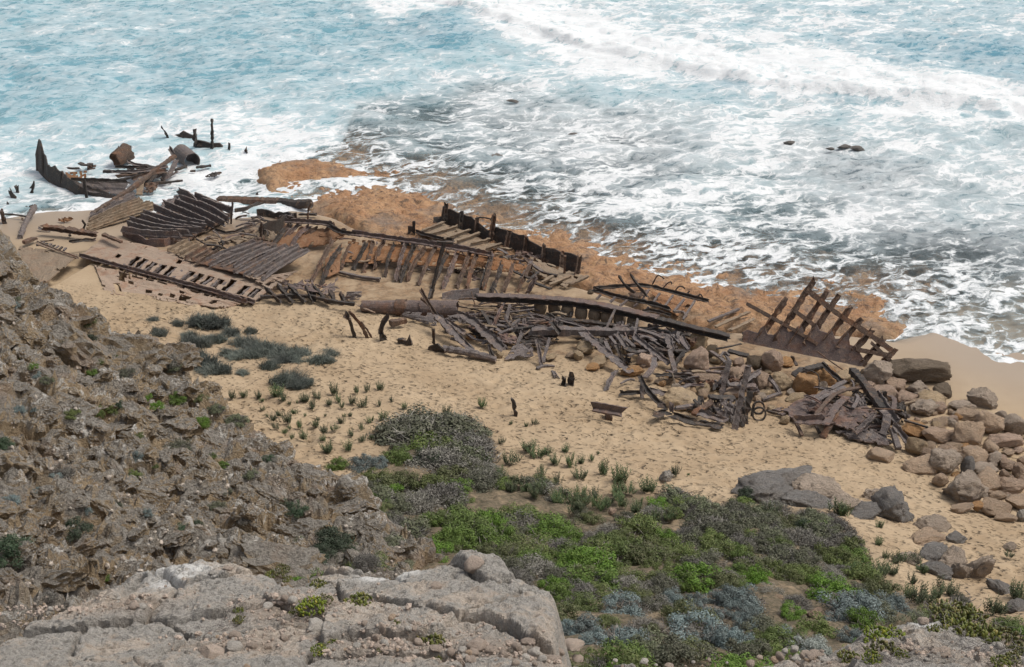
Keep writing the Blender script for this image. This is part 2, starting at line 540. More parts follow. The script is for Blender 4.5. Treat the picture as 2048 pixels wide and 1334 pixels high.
# foam map: (pixel x, pixel y, foam, grey reef below, deep blue)
FM = [(0, 0, .40, 0, .5), (300, 50, .40, 0, .5), (600, 30, .36, 0, .6), (100, 150, .36, 0, .6), (400, 150, .33, 0, .6), (700, 120, .38, 0, .6),
      (150, 250, .42, 0, .4), (400, 220, .42, 0, .4), (600, 210, .48, 0, .35), (0, 330, .52, 0, .2), (800, 150, .48, 0, .35), (920, 60, .36, 0, .9),
      (850, 200, .5, .2, .3), (-200, 100, .4, 0, .5), (-200, 350, .55, 0, .3), (-100, 420, .6, .1, .2),
      (200, 290, .66, 0, .2), (450, 260, .70, 0, .1), (450, 345, .95, 0, 0), (380, 400, .9, 0, 0), (100, 370, .6, .1, .1), (550, 265, .75, 0, 0), (600, 390, .85, 0, .1),
      (280, 370, .9, 0, 0), (30, 430, .55, .3, 0), (500, 320, .9, 0, 0), (640, 385, .85, 0, 0),
      (870, -10, .9, 0, 0), (1000, 30, 1, 0, 0), (1100, 60, 1, 0, 0), (1200, 85, 1, 0, 0), (1300, 110, 1, 0, 0), (1400, 130, 1, 0, 0), (1500, 145, 1, 0, 0), (1600, 160, 1, 0, 0),
      (1700, 172, 1, 0, 0), (1800, 185, 1, 0, 0), (1900, 197, 1, 0, 0), (2000, 210, 1, 0, 0), (2150, 230, 1, 0, 0),
      (1150, -10, .75, 0, .3), (1300, 20, .68, 0, .4), (1600, 40, .62, 0, .5), (1900, 30, .55, 0, .6), (2000, 120, .36, 0, 1), (1850, 105, .42, 0, .9),
      (1750, 70, .55, 0, .8), (1450, 60, .68, 0, .5), (2100, 150, .4, 0, 1), (1600, -40, .6, 0, .5), (2000, -40, .55, 0, .6),
      (1000, 110, .55, 0, .25), (1180, 165, .62, .1, .25), (1400, 185, .58, .1, .3), (1500, 235, .68, .15, .1), (1700, 265, .62, .25, .1), (1900, 275, .58, .4, .1),
      (2000, 350, .60, .4, 0), (1450, 175, .4, 0, .8), (1650, 215, .55, .2, .3), (2050, 270, .5, .5, .2),
      (950, 210, .5, .8, 0), (800, 250, .5, .6, 0), (1100, 230, .5, .8, 0), (1250, 280, .46, .9, 0), (1150, 300, .48, .9, 0), (1400, 250, .48, .7, 0), (1300, 350, .46, .9, 0),
      (1100, 350, .56, .8, 0), (1450, 400, .74, .4, 0), (1600, 290, .52, .8, 0), (1680, 300, .36, 1, 0), (1750, 360, .28, 1, 0), (1830, 370, .30, 1, 0), (1900, 400, .75, .3, 0),
      (1960, 480, .34, 1, 0), (1650, 400, .5, .8, 0), (1560, 375, .80, .3, 0), (1500, 440, .68, .6, 0), (1850, 500, .42, 1, 0), (1700, 480, .55, .8, 0), (2010, 400, .55, .8, 0),
      (1380, 430, .80, .4, 0), (1000, 290, .60, .7, 0), (900, 300, .5, .6, 0), (1150, 400, .62, .6, 0),
      (1300, 460, .66, .7, 0), (1250, 500, .55, .6, 0), (1500, 530, .52, .6, 0), (1650, 560, .50, .6, 0), (1900, 590, .52, .6, 0), (2000, 620, .55, .5, 0), (1980, 665, .5, .4, 0),
      (1780, 570, .52, .6, 0), (1400, 510, .62, .5, 0), (2040, 560, .5, .8, 0), (760, 320, .5, .4, 0), (900, 370, .5, .5, 0), (1050, 420, .55, .5, 0), (2100, 700, .5, .3, 0)]
BRK = [tuple(atz(a, b, 0)[:2]) for a, b in [(700, -60), (830, -8), (1000, 42), (1200, 108), (1400, 150), (1600, 185), (1800, 205), (2048, 232), (2300, 260)]]


def build_water():
    st = .27
    xs, ys = np.arange(-66, 72, st), np.arange(42, 146, st)
    X, Y = np.meshgrid(xs, ys)
    fm = spline_map([(*atz(a, b, 0)[:2], f, r, d) for a, b, f, r, d in FM], X, Y, 1.9)
    F, RG, DP_SHADE = fm[..., 0], fm[..., 1], fm[..., 2]
    bx, by = np.array(BRK).T
    o = np.argsort(bx)
    yb = np.interp(X, bx[o], by[o]) + .7 * fbm(X * .22, 0 * X, 1, 3)
    db = Y - yb                                             # >0 seaward of the front of the breaker
    right = sstep(-14, -2, X)
    wid = 5.5 + 2.5 * perlin(X * .15, 0 * X, 5)
    ridge = np.exp(-((db - 1.2) / np.where(db < 1.2, 1.0, wid * .6)) ** 2)
    band = sstep(-.5, .3, db + .8 * fbm(X * .9, Y * .9, 7, 3)) * (1 - sstep(wid, wid + 6, db))
    F = F * (1 - band * right) + band * right * np.maximum(F, 1.0)
    F = np.where((db < 0) & (db > -2.5), F * (1 - .42 * right * sstep(-2.5, -.4, db) * sstep(-.3, .3, fbm(X * .2, Y * .2, 14, 2))), F)  # foam thinned where the breaker's painted shadow lies
    F = F + (.16 * fbm(X * .10, Y * .16, 3, 4) + .09 * RG + .07 - .14 * sstep(-8, -12, X) * sstep(.7, .95, F)) * (1 - band * right)
    DP_SHADE = np.clip(DP_SHADE + .6 * right * sstep(-3, -.3, db) * (db < .2), 0, 1)  # breaker's shadow painted before its front with the deep water colour
    off = sstep(60, 84, Y)
    gz = GROUND(X, Y)
    depth = np.clip(-gz, 0, 3)
    sw = .34 * fbm(X * .09 + .05 * Y, Y * .20, 1, 3) + .17 * fbm(X * .34 + .1 * Y, Y * .55, 2, 4)
    Z = .02 + sw * (.25 + .9 * off) + ridge * right * (.55 + .22 * fbm(X * .25, Y * .4, 2, 4))
    chop = .05 * fbm(X * 1.1, Y * 1.1, 4, 3)
    Z = Z + chop * (1 + 1.5 * band * right) + band * right * .16 * fbm(X * .45, Y * .7, 12, 5, .6)
    # thin sheets of water washing over the reef
    wash = sstep(-.55, .1, gz) * sstep(.55, .05, gz)
    Z = Z + wash * (.22 * fbm(X * .22, Y * .3, 9, 4) + .19)
    # swash edge on the beaches
    edge = np.exp(-((Z - gz) / .05) ** 2) * (1 - sstep(.2, .5, gz))
    F = F + .5 * edge * np.where(X > 15, sstep(20, 24, X), sstep(-12, -16, X))
    sd = poly_sd(X, Y, PLAT)
    K = sstep(1.05, .2, Z - gz + .3 * sstep(2.5, 9, sd)) * .95
    K = np.where((X < -12), sstep(.35, .02, Z - gz) * .85, K)
    me = mesh_np('water', np.stack([X, Y, Z], -1).reshape(-1, 3), grid_faces(len(xs), len(ys)))
    for k, v in (('foam', np.clip(F, 0, 1.05)), ('reef', RG), ('deep', DP_SHADE), ('clear', K)): attr(me, k, v)
    tag(link('sea_water', me, M['water']), kind='structure')


# --- the craggy spur on the left
SPC = [(-200, 380, 48), (0, 488, 46), (60, 555, 45), (150, 605, 44.5), (220, 640, 44), (330, 690, 42.5), (400, 748, 41), (460, 805, 39),
       (520, 862, 37), (600, 930, 34), (690, 962, 31.5), (760, 1020, 29.5), (865, 1075, 27)]
SPI = [(0, 600, 41), (100, 700, 39.5), (250, 800, 36.5), (400, 900, 33.5), (550, 1000, 29.5), (700, 1070, 27), (790, 1115, 25.5),
       (0, 750, 34), (150, 900, 30.5), (300, 1000, 28), (480, 1080, 25.5), (650, 1140, 24), (0, 950, 26), (150, 1050, 24), (300, 1130, 22),
       (0, 1120, 20.5), (100, 1160, 19.5), (200, 1210, 18), (-300, 700, 38), (-300, 1000, 25), (-300, 1200, 18), (0, 1250, 16), (300, 1250, 17), (600, 1250, 19)]
SPOLY = [tuple(at(*p)[:2]) for p in SPC] + [(-2.6, 24), (-4, 16), (-6, 11), (-30, 11), (-30, 48)]


def spur_post(X, Y, Z):
    sd = poly_sd(X, Y, SPOLY)
    return Z - np.where(sd < 0, -sd * 2.6, 0)


SPUR = Field([tuple(at(*p)) for p in SPC + SPI], -30, 2, 11, 50, .25, lam=.15, post=spur_post)


def crag(X, Y, S):
    """height added to the spur: blades and hollows running down to the right"""
    a = R(-38)
    U, V = X * math.cos(a) - Y * math.sin(a), X * math.sin(a) + Y * math.cos(a)
    U = U + .5 * fbm(X * .5, Y * .5, 3, 3); V = V + .5 * fbm(X * .5, Y * .5, 9, 3)
    w1 = .9 * fbm(U * .22, V * .3, 11, 3); w2 = .6 * fbm(U * .6, V * .7, 21, 3)
    def bed(t):                                   # rises slowly, then breaks off in a scarp towards the viewer
        q = t - np.floor(t)
        return np.where(q < .16, 1 - q / .16, (q - .16) / .84)
    c1, c2, cid = worley(U * .42, V * .8, 2)
    g1, g2, gid = worley(U * 1.3, V * 2.2, 4)
    t1 = V * .42 + w1 + cid * .9
    t2 = V * 1.15 + w2 + gid * .8 + 3
    k1, _, kid = worley(U * 1.0 + 7, V * 1.5, 9)
    d = bed(t1) * .95 * (.5 + cid) + bed(t2) * .52 * (.4 + gid) - .5 * np.exp(-(k1 / .3) ** 2) * (kid > .55) + (ridged(U * .9, V * 1.6, 5, 4) - .5) * .42 + (ridged(U * 2.6, V * 3.8, 15, 3, .6) - .5) * .34
    d = d - np.exp(-((c2 - c1) / .10) ** 2) * .28 - np.exp(-((g2 - g1) / .10) ** 2) * .16 + .13 * fbm(X * 2.6, Y * 2.6, 2, 4, .6) - .75
    return d * .58


def build_spur():
    st = .072
    xs, ys = np.arange(-27, .6, st), np.arange(12, 49, st)
    X, Y = np.meshgrid(xs, ys)
    S = SPUR(X, Y)
    d = crag(X, Y, S)
    # the slope leans; push the blades outwards along the slope as well as up
    gy, gx = np.gradient(S, st)
    Xd = X - np.clip(gx, -1.5, 1.5) * d * .5 + .12 * perlin(X * 1.7, Y * 1.7, S)
    Yd = Y - np.clip(gy, -1.5, 1.5) * d * .5 + .12 * perlin(X * 1.7 + 50, Y * 1.7, S)
    Z = S + d - .25
    k = 9
    cs = np.cumsum(np.cumsum(np.pad(d, ((k, k), (k, k)), 'edge'), 0), 1)
    n = 2 * k - 1
    sm = (cs[n:, n:] - cs[:-n, n:] - cs[n:, :-n] + cs[:-n, :-n]) / (n * n)
    sm = sm[:d.shape[0], :d.shape[1]]
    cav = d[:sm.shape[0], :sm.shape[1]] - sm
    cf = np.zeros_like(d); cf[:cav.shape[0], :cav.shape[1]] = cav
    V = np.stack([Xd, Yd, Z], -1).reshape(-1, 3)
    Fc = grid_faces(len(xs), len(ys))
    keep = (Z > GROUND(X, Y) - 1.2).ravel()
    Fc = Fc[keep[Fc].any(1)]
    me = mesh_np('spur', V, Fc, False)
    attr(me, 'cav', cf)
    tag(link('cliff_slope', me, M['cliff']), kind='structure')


# --- the clifftop ledge in the foreground
LEO = [(-150, 1262, 10.4), (60, 1236, 10.6), (170, 1205, 10.6), (230, 1165, 10.7), (300, 1132, 10.8), (420, 1120, 10.7), (540, 1138, 10.2), (590, 1168, 9.8), (640, 1135, 10.3), (700, 1132, 10.3),
       (770, 1150, 10.0), (850, 1122, 10.3), (935, 1104, 10.5), (1000, 1122, 10.2), (1050, 1160, 9.8), (1112, 1188, 9.4), (1120, 1230, 8.9), (1110, 1290, 8.3),
       (1180, 1322, 7.95), (1330, 1332, 7.85), (1450, 1334, 7.85), (1560, 1306, 8.0), (1640, 1296, 8.1), (1690, 1270, 8.3), (1740, 1240, 8.6), (1800, 1228, 8.7), (1880, 1222, 8.8), (1960, 1250, 8.5),
       (2060, 1292, 8.1), (2250, 1300, 8.1)]
LEI = [(0, 1290, 8.4), (300, 1240, 8.9), (450, 1200, 9.3), (700, 1200, 9.2), (900, 1180, 9.4), (1050, 1230, 8.8), (600, 1260, 8.5), (900, 1270, 8.3), (300, 1300, 8.0), (-200, 1300, 8.4),
       (600, 1334, 7.5), (1000, 1334, 7.45), (100, 1334, 7.4), (1300, 1380, 7.2), (1800, 1300, 7.7), (1950, 1334, 7.3), (1650, 1334, 7.5), (2200, 1400, 6.9), (600, 1500, 6.0), (1500, 1500, 6.0), (2200, 1600, 5.5), (-200, 1500, 6.0)]
LPOLY = [tuple(at(*p)[:2]) for p in LEO] + [(4.2, 4.5), (-4.6, 4.5)]


def ledge_post(X, Y, Z):
    sd = poly_sd(X, Y, LPOLY) + .05 * fbm(X * 2.2, Y * 2.2, 4, 4)
    return Z - np.where(sd < .03, (.03 - sd) * 4.5, 0) - .05 * np.exp(-(np.maximum(sd, 0) / .12) ** 2)


LEDGE = Field([tuple(at(*p)) for p in LEO + LEI], -4.6, 4.4, 4.2, 11.6, .04, lam=.004, post=ledge_post)


def ledge_detail(X, Y):
    wx, wy = X + .1 * fbm(X * 2, Y * 2, 1, 3), Y + .1 * fbm(X * 2, Y * 2, 6, 3)
    f1, f2, cid = worley(wx * 1.1, wy * 1.4, 6)
    p1, p2, pid = worley(wx * 5.5, wy * 6.5, 3)
    d = .10 * (ridged(wx * 1.0, wy * 1.3, 2, 5, .6) - .5) + (cid - .5) * .17 - .14 * np.exp(-((f2 - f1) / .045) ** 2) - .035 * np.exp(-(p1 / .3) ** 2) * (pid > .6)
    return d + .03 * fbm(X * 7, Y * 7, 4, 4) + .05 * (ridged(X * 4, Y * 5, 9, 4, .6) - .5) + .022 * (ridged(X * 13, Y * 15, 19, 2) - .5)


def ledge_z(x, y):
    x = np.asarray(x, float); y = np.asarray(y, float)
    return float(LEDGE(x, y) + ledge_detail(x, y))


def build_ledge():
    st = .021
    xs, ys = np.arange(-4.5, 4.3, st), np.arange(5.4, 11.3, st)
    X, Y = np.meshgrid(xs, ys)
    Z0 = LEDGE(X, Y)
    Z = Z0 + ledge_detail(X, Y)
    sd = poly_sd(X, Y, LPOLY)
    over = np.clip(-sd, 0, .6)
    V = np.stack([X, Y, Z], -1).reshape(-1, 3)
    Fc = grid_faces(len(xs), len(ys))
    keep = (sd > -.75).ravel()
    Fc = Fc[keep[Fc].all(1)]
    me = mesh_np('ledge', V, Fc, False)
    def blob(px, py, r, rv=None):
        p = at(px, py, 9.5)
        q = ledge_hit(px, py)
        return np.exp(-(((X - q.x) / r) ** 2 + ((Y - q.y) / (rv or r)) ** 2))
    lich = np.zeros_like(X)
    for a in [(370, 1135, .28, .16), (350, 1160, .26, .14), (320, 1150, .15, .08), (830, 1135, .34, .18), (760, 1160, .24, .12), (800, 1150, .2, .1), (850, 1128, .1, .1), (1880, 1235, .15, .12), (1850, 1250, .1, .1)]:
        lich = np.maximum(lich, blob(*a))
    dirt = np.zeros_like(X)
    for a in [(750, 1290, .45, .3), (1000, 1300, .5, .25), (1300, 1330, .8, .25), (1650, 1310, .5, .25), (480, 1290, .4, .2), (250, 1210, .5, .3), (80, 1230, .6, .3), (1800, 1300, .6, .3), (560, 1230, .4, .3)]:
        dirt = np.maximum(dirt, blob(*a))
    attr(me, 'lichen', np.clip(lich * 1.5, 0, 1)); attr(me, 'dirt', np.clip(dirt, 0, 1) * .7)
    tag(link('clifftop_ledge', me, M['ledge']), kind='structure')


def hit(px, py, H, t0, t1, dt):
    d = ray(px, py)
    ts = np.arange(t0, t1, dt)
    zz = CAM_Z + d[2] * ts - H(d[0] * ts, d[1] * ts)
    k = int(np.argmax(zz < 0)) if (zz < 0).any() else len(ts) - 1
    b = ts[k]
    return Vector((d[0] * b, d[1] * b, CAM_Z + d[2] * b))


def ledge_hit(px, py):
    return hit(px, py, lambda x, y: LEDGE(x, y) + ledge_detail(x, y), 7, 16, .01)


def spur_hit(px, py):
    return hit(px, py, lambda x, y: SPUR(x, y) + crag(x, y, 0) - .25, 14, 60, .05)


build_sand()
build_platform()
build_water()
build_spur()
build_ledge()

# ================================================================== WRECK: materials and builders
def mat_rust(name, a, b, c, oramt, rough=.85):
    t = NT(name)
    P = coords(t)
    rnd = t.n('ObjectInfo').outputs['Random']
    Pv = t.n('VectorMath', {'operation': 'ADD'}, _0=P, _1=t.n('CombineXYZ', X=t.math('MULTIPLY', rnd, 37.0)).outputs[0]).outputs[0]
    n1 = t.noise(Pv, 1.3, 5, .65, .5)
    n2 = t.noise(Pv, 7.0, 6, .75, .4)
    n3 = t.noise(Pv, 26.0, 4, .7)
    col = t.mix(t.map(n2, .3, .7), a, b)
    col = t.mix(t.map(n3, .53, .66, 0, .85), col, c)
    col = t.mix(t.math('MULTIPLY', t.map(n1, .5, .66), oramt), col, (.27, .105, .04))
    col = t.mix(t.map(n2, .54, .68, 0, .7), col, (.028, .022, .020))
    col = t.mix(t.map(t.noise(Pv, 3.2, 6, .7, .8), .56, .64, 0, .6), col, t.mix(.5, c, (.33, .20, .11)))
    col = t.mix(t.map(rnd, 0, 1, 0, .3), col, (.10, .085, .075))
    return t.done(t.bsdf(col, rough, t.math('ADD', n2, t.math('MULTIPLY', n3, .6)), .9, .04, .25))


M.update(dark=mat_rust('iron_black', (.026, .024, .023), (.062, .054, .049), (.14, .115, .095), .15, .6),
         brown=mat_rust('iron_brown', (.058, .038, .030), (.145, .098, .074), (.30, .215, .155), .45),
         grey=mat_rust('iron_grey', (.078, .068, .070), (.20, .174, .168), (.40, .335, .285), .16),
         violet=mat_rust('iron_scaled', (.085, .065, .063), (.19, .147, .138), (.36, .26, .205), .4),
         sandy=mat_rust('iron_sandy', (.20, .15, .105), (.32, .245, .17), (.42, .32, .22), .2),
         orange=mat_rust('iron_orange', (.19, .085, .04), (.34, .17, .075), (.40, .28, .18), .5),
         crust=mat_rust('iron_crust', (.30, .225, .165), (.47, .36, .265), (.34, .24, .215), .5))


def zoom(s, ox, oy):
    return lambda x, y: (ox + x / s, oy + y / s)


Z = {'1': zoom(3.033, 0, 200), '2': zoom(3.923, 480, 360), '3': zoom(3.923, 800, 380), '4': zoom(5.557, 1150, 520),
     '5': zoom(3.604, 1440, 530), '6': zoom(5.389, 1180, 680), '7': zoom(4.655, 680, 560), '8': zoom(3.81, 1700, 780), '0': lambda x, y: (x, y)}


def pts(z, s):                          # '7', '10,20 30,40'  ->  photograph pixels
    return [Z[z](*map(float, q.split(','))) for q in s.split()]


def resample(P, step):
    P = [Vector(p) for p in P]
    if len(P) > 2:                      # round the bends
        Q = [P[0]]
        for i in range(1, len(P) - 1):
            Q += [P[i].lerp(P[i - 1], .25), P[i].lerp(P[i + 1], .25)]
        P = Q + [P[-1]]
    out = [P[0]]
    for a, b in zip(P, P[1:]):
        n = max(1, int(round((b - a).length / step)))
        out += [a.lerp(b, k / n) for k in range(1, n + 1)]
    return out


def profile(kind, w, t):
    if kind == 'L': e = max(.03, t * .22); return [(0, 0), (w, 0), (w, e), (e, e), (e, t), (0, t)]
    if kind == 'I': e = t * .16; g = w * .14; return [(-w / 2, 0), (w / 2, 0), (w / 2, e), (g, e), (g, t - e), (w / 2, t - e), (w / 2, t), (-w / 2, t), (-w / 2, t - e), (-g, t - e), (-g, e), (-w / 2, e)]
    if kind == 'T': e = max(.03, t * .2); g = w * .12; return [(-g, 0), (g, 0), (g, t - e), (w / 2, t - e), (w / 2, t), (-w / 2, t), (-w / 2, t - e), (-g, t - e)]
    if kind == 'round': return [(w / 2 * math.cos(a), w / 2 * math.sin(a)) for a in np.linspace(0, 2 * math.pi, 9)[:-1]]
    return [(-w / 2, -t / 2), (w / 2, -t / 2), (w / 2, t / 2), (-w / 2, t / 2)]


class MB:
    def __init__(self): self.v, self.f = [], []

    def sweep(self, P, prof, up=Vector((0, 0, 1)), rough=.16, taper=1.0, step=.17, seed=0):
        rnd = random.Random(seed * 7 + len(P))
        Q = resample(P, step)
        n, k, base = len(Q), len(prof), len(self.v)
        sz = max(max(abs(a), abs(b)) for a, b in prof)
        for i, p in enumerate(Q):
            t = (Q[min(i + 1, n - 1)] - Q[max(i - 1, 0)]).normalized()
            s = t.cross(up)
            s = s.normalized() if s.length > 1e-3 else Vector((1, 0, 0))
            m = s.cross(t).normalized()
            sc = (1 + (taper - 1) * i / max(1, n - 1)) * (1 + rnd.uniform(-rough, rough))
            for a, b in prof:
                j = sz * rough * .6
                self.v.append(p + s * (a * sc + rnd.uniform(-j, j)) + m * (b * sc + rnd.uniform(-j, j)) + (t * rnd.uniform(-sz, sz) * .6 if i in (0, n - 1) else t * 0))
        for i in range(n - 1):
            for q in range(k):
                a, b = base + i * k + q, base + i * k + (q + 1) % k
                self.f.append((a, b, b + k, a + k))
        self.f.append(tuple(base + q for q in range(k))[::-1])
        self.f.append(tuple(base + (n - 1) * k + q for q in range(k)))
        return self

    def gplate(self, c, nu, nv, th, rag=.35, holes=(), bulge=0.0, seed=0, rough=.03):
        """a corroded sheet between four corners; holes are (u0,u1,v0,v1)"""
        c = [Vector(x) for x in c]
        nrm = (c[1] - c[0]).cross(c[3] - c[0]).normalized()
        if nrm.z < 0: nrm = -nrm
        U, V = np.meshgrid(np.linspace(0, 1, nu + 1), np.linspace(0, 1, nv + 1))
        A = np.array([tuple(x) for x in c])
        Pg = (A[0] * ((1 - U) * (1 - V))[..., None] + A[1] * (U * (1 - V))[..., None] + A[2] * (U * V)[..., None] + A[3] * ((1 - U) * V)[..., None])
        nz = fbm(U * 4 + seed * 3.7, V * 4, seed, 3) * rough * 2 + bulge * 4 * V * (1 - V)
        jx = perlin(U * 9 + seed, V * 9) ; jy = perlin(U * 9 + 20 + seed, V * 9)
        e1, e2 = (A[1] - A[0]) / nu * .7, (A[3] - A[0]) / nv * .7
        Pg = Pg + nz[..., None] * np.array(tuple(nrm)) + jx[..., None] * e1 + jy[..., None] * e2
        uc, vc = (U[:-1, :-1] + .5 / nu), (V[:-1, :-1] + .5 / nv)
        ed = np.minimum(np.minimum(uc, 1 - uc) * nu, np.minimum(vc, 1 - vc) * nv)
        nn = fbm(uc * nu * .45 + seed * 5, vc * nv * .45, seed + 2, 3)
        keep = ~((ed < 1.6) & (nn > .42 - rag)) & ~((nn > .95 - rag * .5))
        for u0, u1, v0, v1 in holes:
            keep &= ~((uc > u0) & (uc < u1) & (vc > v0) & (vc < v1))
        base, k = len(self.v), (nu + 1) * (nv + 1)
        off = np.array(tuple(nrm)) * th
        self.v += [Vector(p) for p in Pg.reshape(-1, 3)] + [Vector(p) for p in (Pg - off).reshape(-1, 3)]
        idx = lambda i, j: base + j * (nu + 1) + i
        for j in range(nv):
            for i in range(nu):
                if not keep[j, i]: continue
                a, b, d, e = idx(i, j), idx(i + 1, j), idx(i + 1, j + 1), idx(i, j + 1)
                self.f += [(a, b, d, e), (e + k, d + k, b + k, a + k)]
                for (p, q, ii, jj) in ((a, b, i, j - 1), (b, d, i + 1, j), (d, e, i, j + 1), (e, a, i - 1, j)):
                    if not (0 <= ii < nu and 0 <= jj < nv) or not keep[jj, ii]:
                        self.f.append((q, p, p + k, q + k))
        return self

    def wall(self, cols, th=.05, nv=5, rag=.12, seed=0):
        """a standing sheet given as (bottom, top) pairs"""
        rnd = random.Random(seed)
        C = []
        for (b0, t0), (b1, t1) in zip(cols, cols[1:]):
            n = max(1, int((b1 - b0).length / .3))
            C += [(b0.lerp(b1, k / n), t0.lerp(t1, k / n)) for k in range(n)]
        C.append(cols[-1])
        n = len(C)
        C = [(b, t + (t - b) * rnd.uniform(-rag, rag)) for b, t in C]
        base = len(self.v); k = n * (nv + 1)
        d = (C[-1][0] - C[0][0]); nr = Vector((-d.y, d.x, 0)).normalized() * th
        for lay in (0, 1):
            for b, t in C:
                for j in range(nv + 1):
                    self.v.append(b.lerp(t, j / nv) + nr * (lay + rnd.uniform(-.3, .3)))
        idx = lambda i, j: base + i * (nv + 1) + j
        for i in range(n - 1):
            for j in range(nv):
                a, b, c2, e = idx(i, j), idx(i + 1, j), idx(i + 1, j + 1), idx(i, j + 1)
                self.f += [(a, b, c2, e), (e + k, c2 + k, b + k, a + k)]
            a, b = idx(i, nv), idx(i + 1, nv); self.f.append((a, b, b + k, a + k))
        for i in (0, n - 1):
            for j in range(nv):
                a, e = idx(i, j), idx(i, j + 1); self.f.append((a, e, e + k, a + k))
        return self

    def tube(self, a, b, r, th=.04, seg=18, n=10, rag=.05, seed=0, r1=None):
        rnd = random.Random(seed)
        a, b = Vector(a), Vector(b)
        t = (b - a).normalized(); s = t.cross(Vector((0, 0, 1))).normalized(); m = s.cross(t)
        base = len(self.v)
        r1 = r1 or r
        for lay in (0, 1):
            for i in range(n + 1):
                for q in range(seg):
                    an = 2 * math.pi * q / seg
                    rr = (r + (r1 - r) * i / n - lay * th) * (1 + rnd.uniform(-rag, rag) * (.6 if lay == 0 else .2))
                    e = rnd.uniform(-rag, rag) * 3 * r if i in (0, n) else 0
                    self.v.append(a.lerp(b, i / n) + (s * math.cos(an) + m * math.sin(an)) * rr + t * e)
        k = (n + 1) * seg
        for i in range(n):
            for q in range(seg):
                p0, p1 = base + i * seg + q, base + i * seg + (q + 1) % seg
                self.f += [(p0, p1, p1 + seg, p0 + seg), (p0 + k + seg, p1 + k + seg, p1 + k, p0 + k)]
        for i in (0, n):
            for q in range(seg):
                p0, p1 = base + i * seg + q, base + i * seg + (q + 1) % seg
                self.f.append((p1, p0, p0 + k, p1 + k))
        return self

    def mesh(self, name):
        me = bpy.data.meshes.new(name)
        me.from_pydata([tuple(v) for v in self.v], [], self.f)
        me.update()
        return me

    def build(self, name, mat, parent=None):
        """link as one object whose origin sits at its own base"""
        me_v = self.v
        if parent is None:
            c = sum(me_v, Vector()) / len(me_v); c.z = min(v.z for v in me_v)
            off = c
        else:
            off = parent.location if parent.parent is None else parent.parent.location
        self.v = [v - off for v in me_v]
        o = link(name, self.mesh(name), M[mat] if isinstance(mat, str) else mat, parent)
        if parent is None: o.location = off
        return o


def thing(name, label, cat, loc, group=None):
    o = bpy.data.objects.new(name, None)
    COL.objects.link(o)
    o.location = loc
    o.empty_display_size = .3
    return tag(o, label, cat, group)


_seed = [0]


def seed():
    _seed[0] += 1
    return _seed[0]


def HP(z, s, h):                         # ground points; h one height or a list of them
    p = pts(z, s)
    hs = h if isinstance(h, (list, tuple)) else [h] * len(p)
    if len(hs) == 2 and len(p) > 2: hs = [hs[0] + (hs[1] - hs[0]) * i / (len(p) - 1) for i in range(len(p))]
    return [gd(a, b, c) for (a, b), c in zip(p, hs)]


def standing(z, s, dy=0.0, base_h=-.4):  # foot on the ground, the rest straight above at nearly the same distance
    p = pts(z, s)
    f = gd(*p[0])
    out = [f + Vector((0, 0, base_h))]
    for i, (a, b) in enumerate(p[1:]):
        out.append(at(a, b, f.y + dy * (i + 1) / max(1, len(p) - 1)))
    return out


def beam(P, w, t, prof='box', mat='grey', name='iron_girder', label=None, cat='beam', group=None, parent=None, taper=1.0, rough=.2):
    o = MB().sweep(P, profile(prof, w, t), rough=rough, taper=taper, seed=seed()).build(name, mat, parent)
    if parent is None: tag(o, label, cat, group)
    return o


# ================================================================== WRECK: the hull sections
jit = random.Random(77)


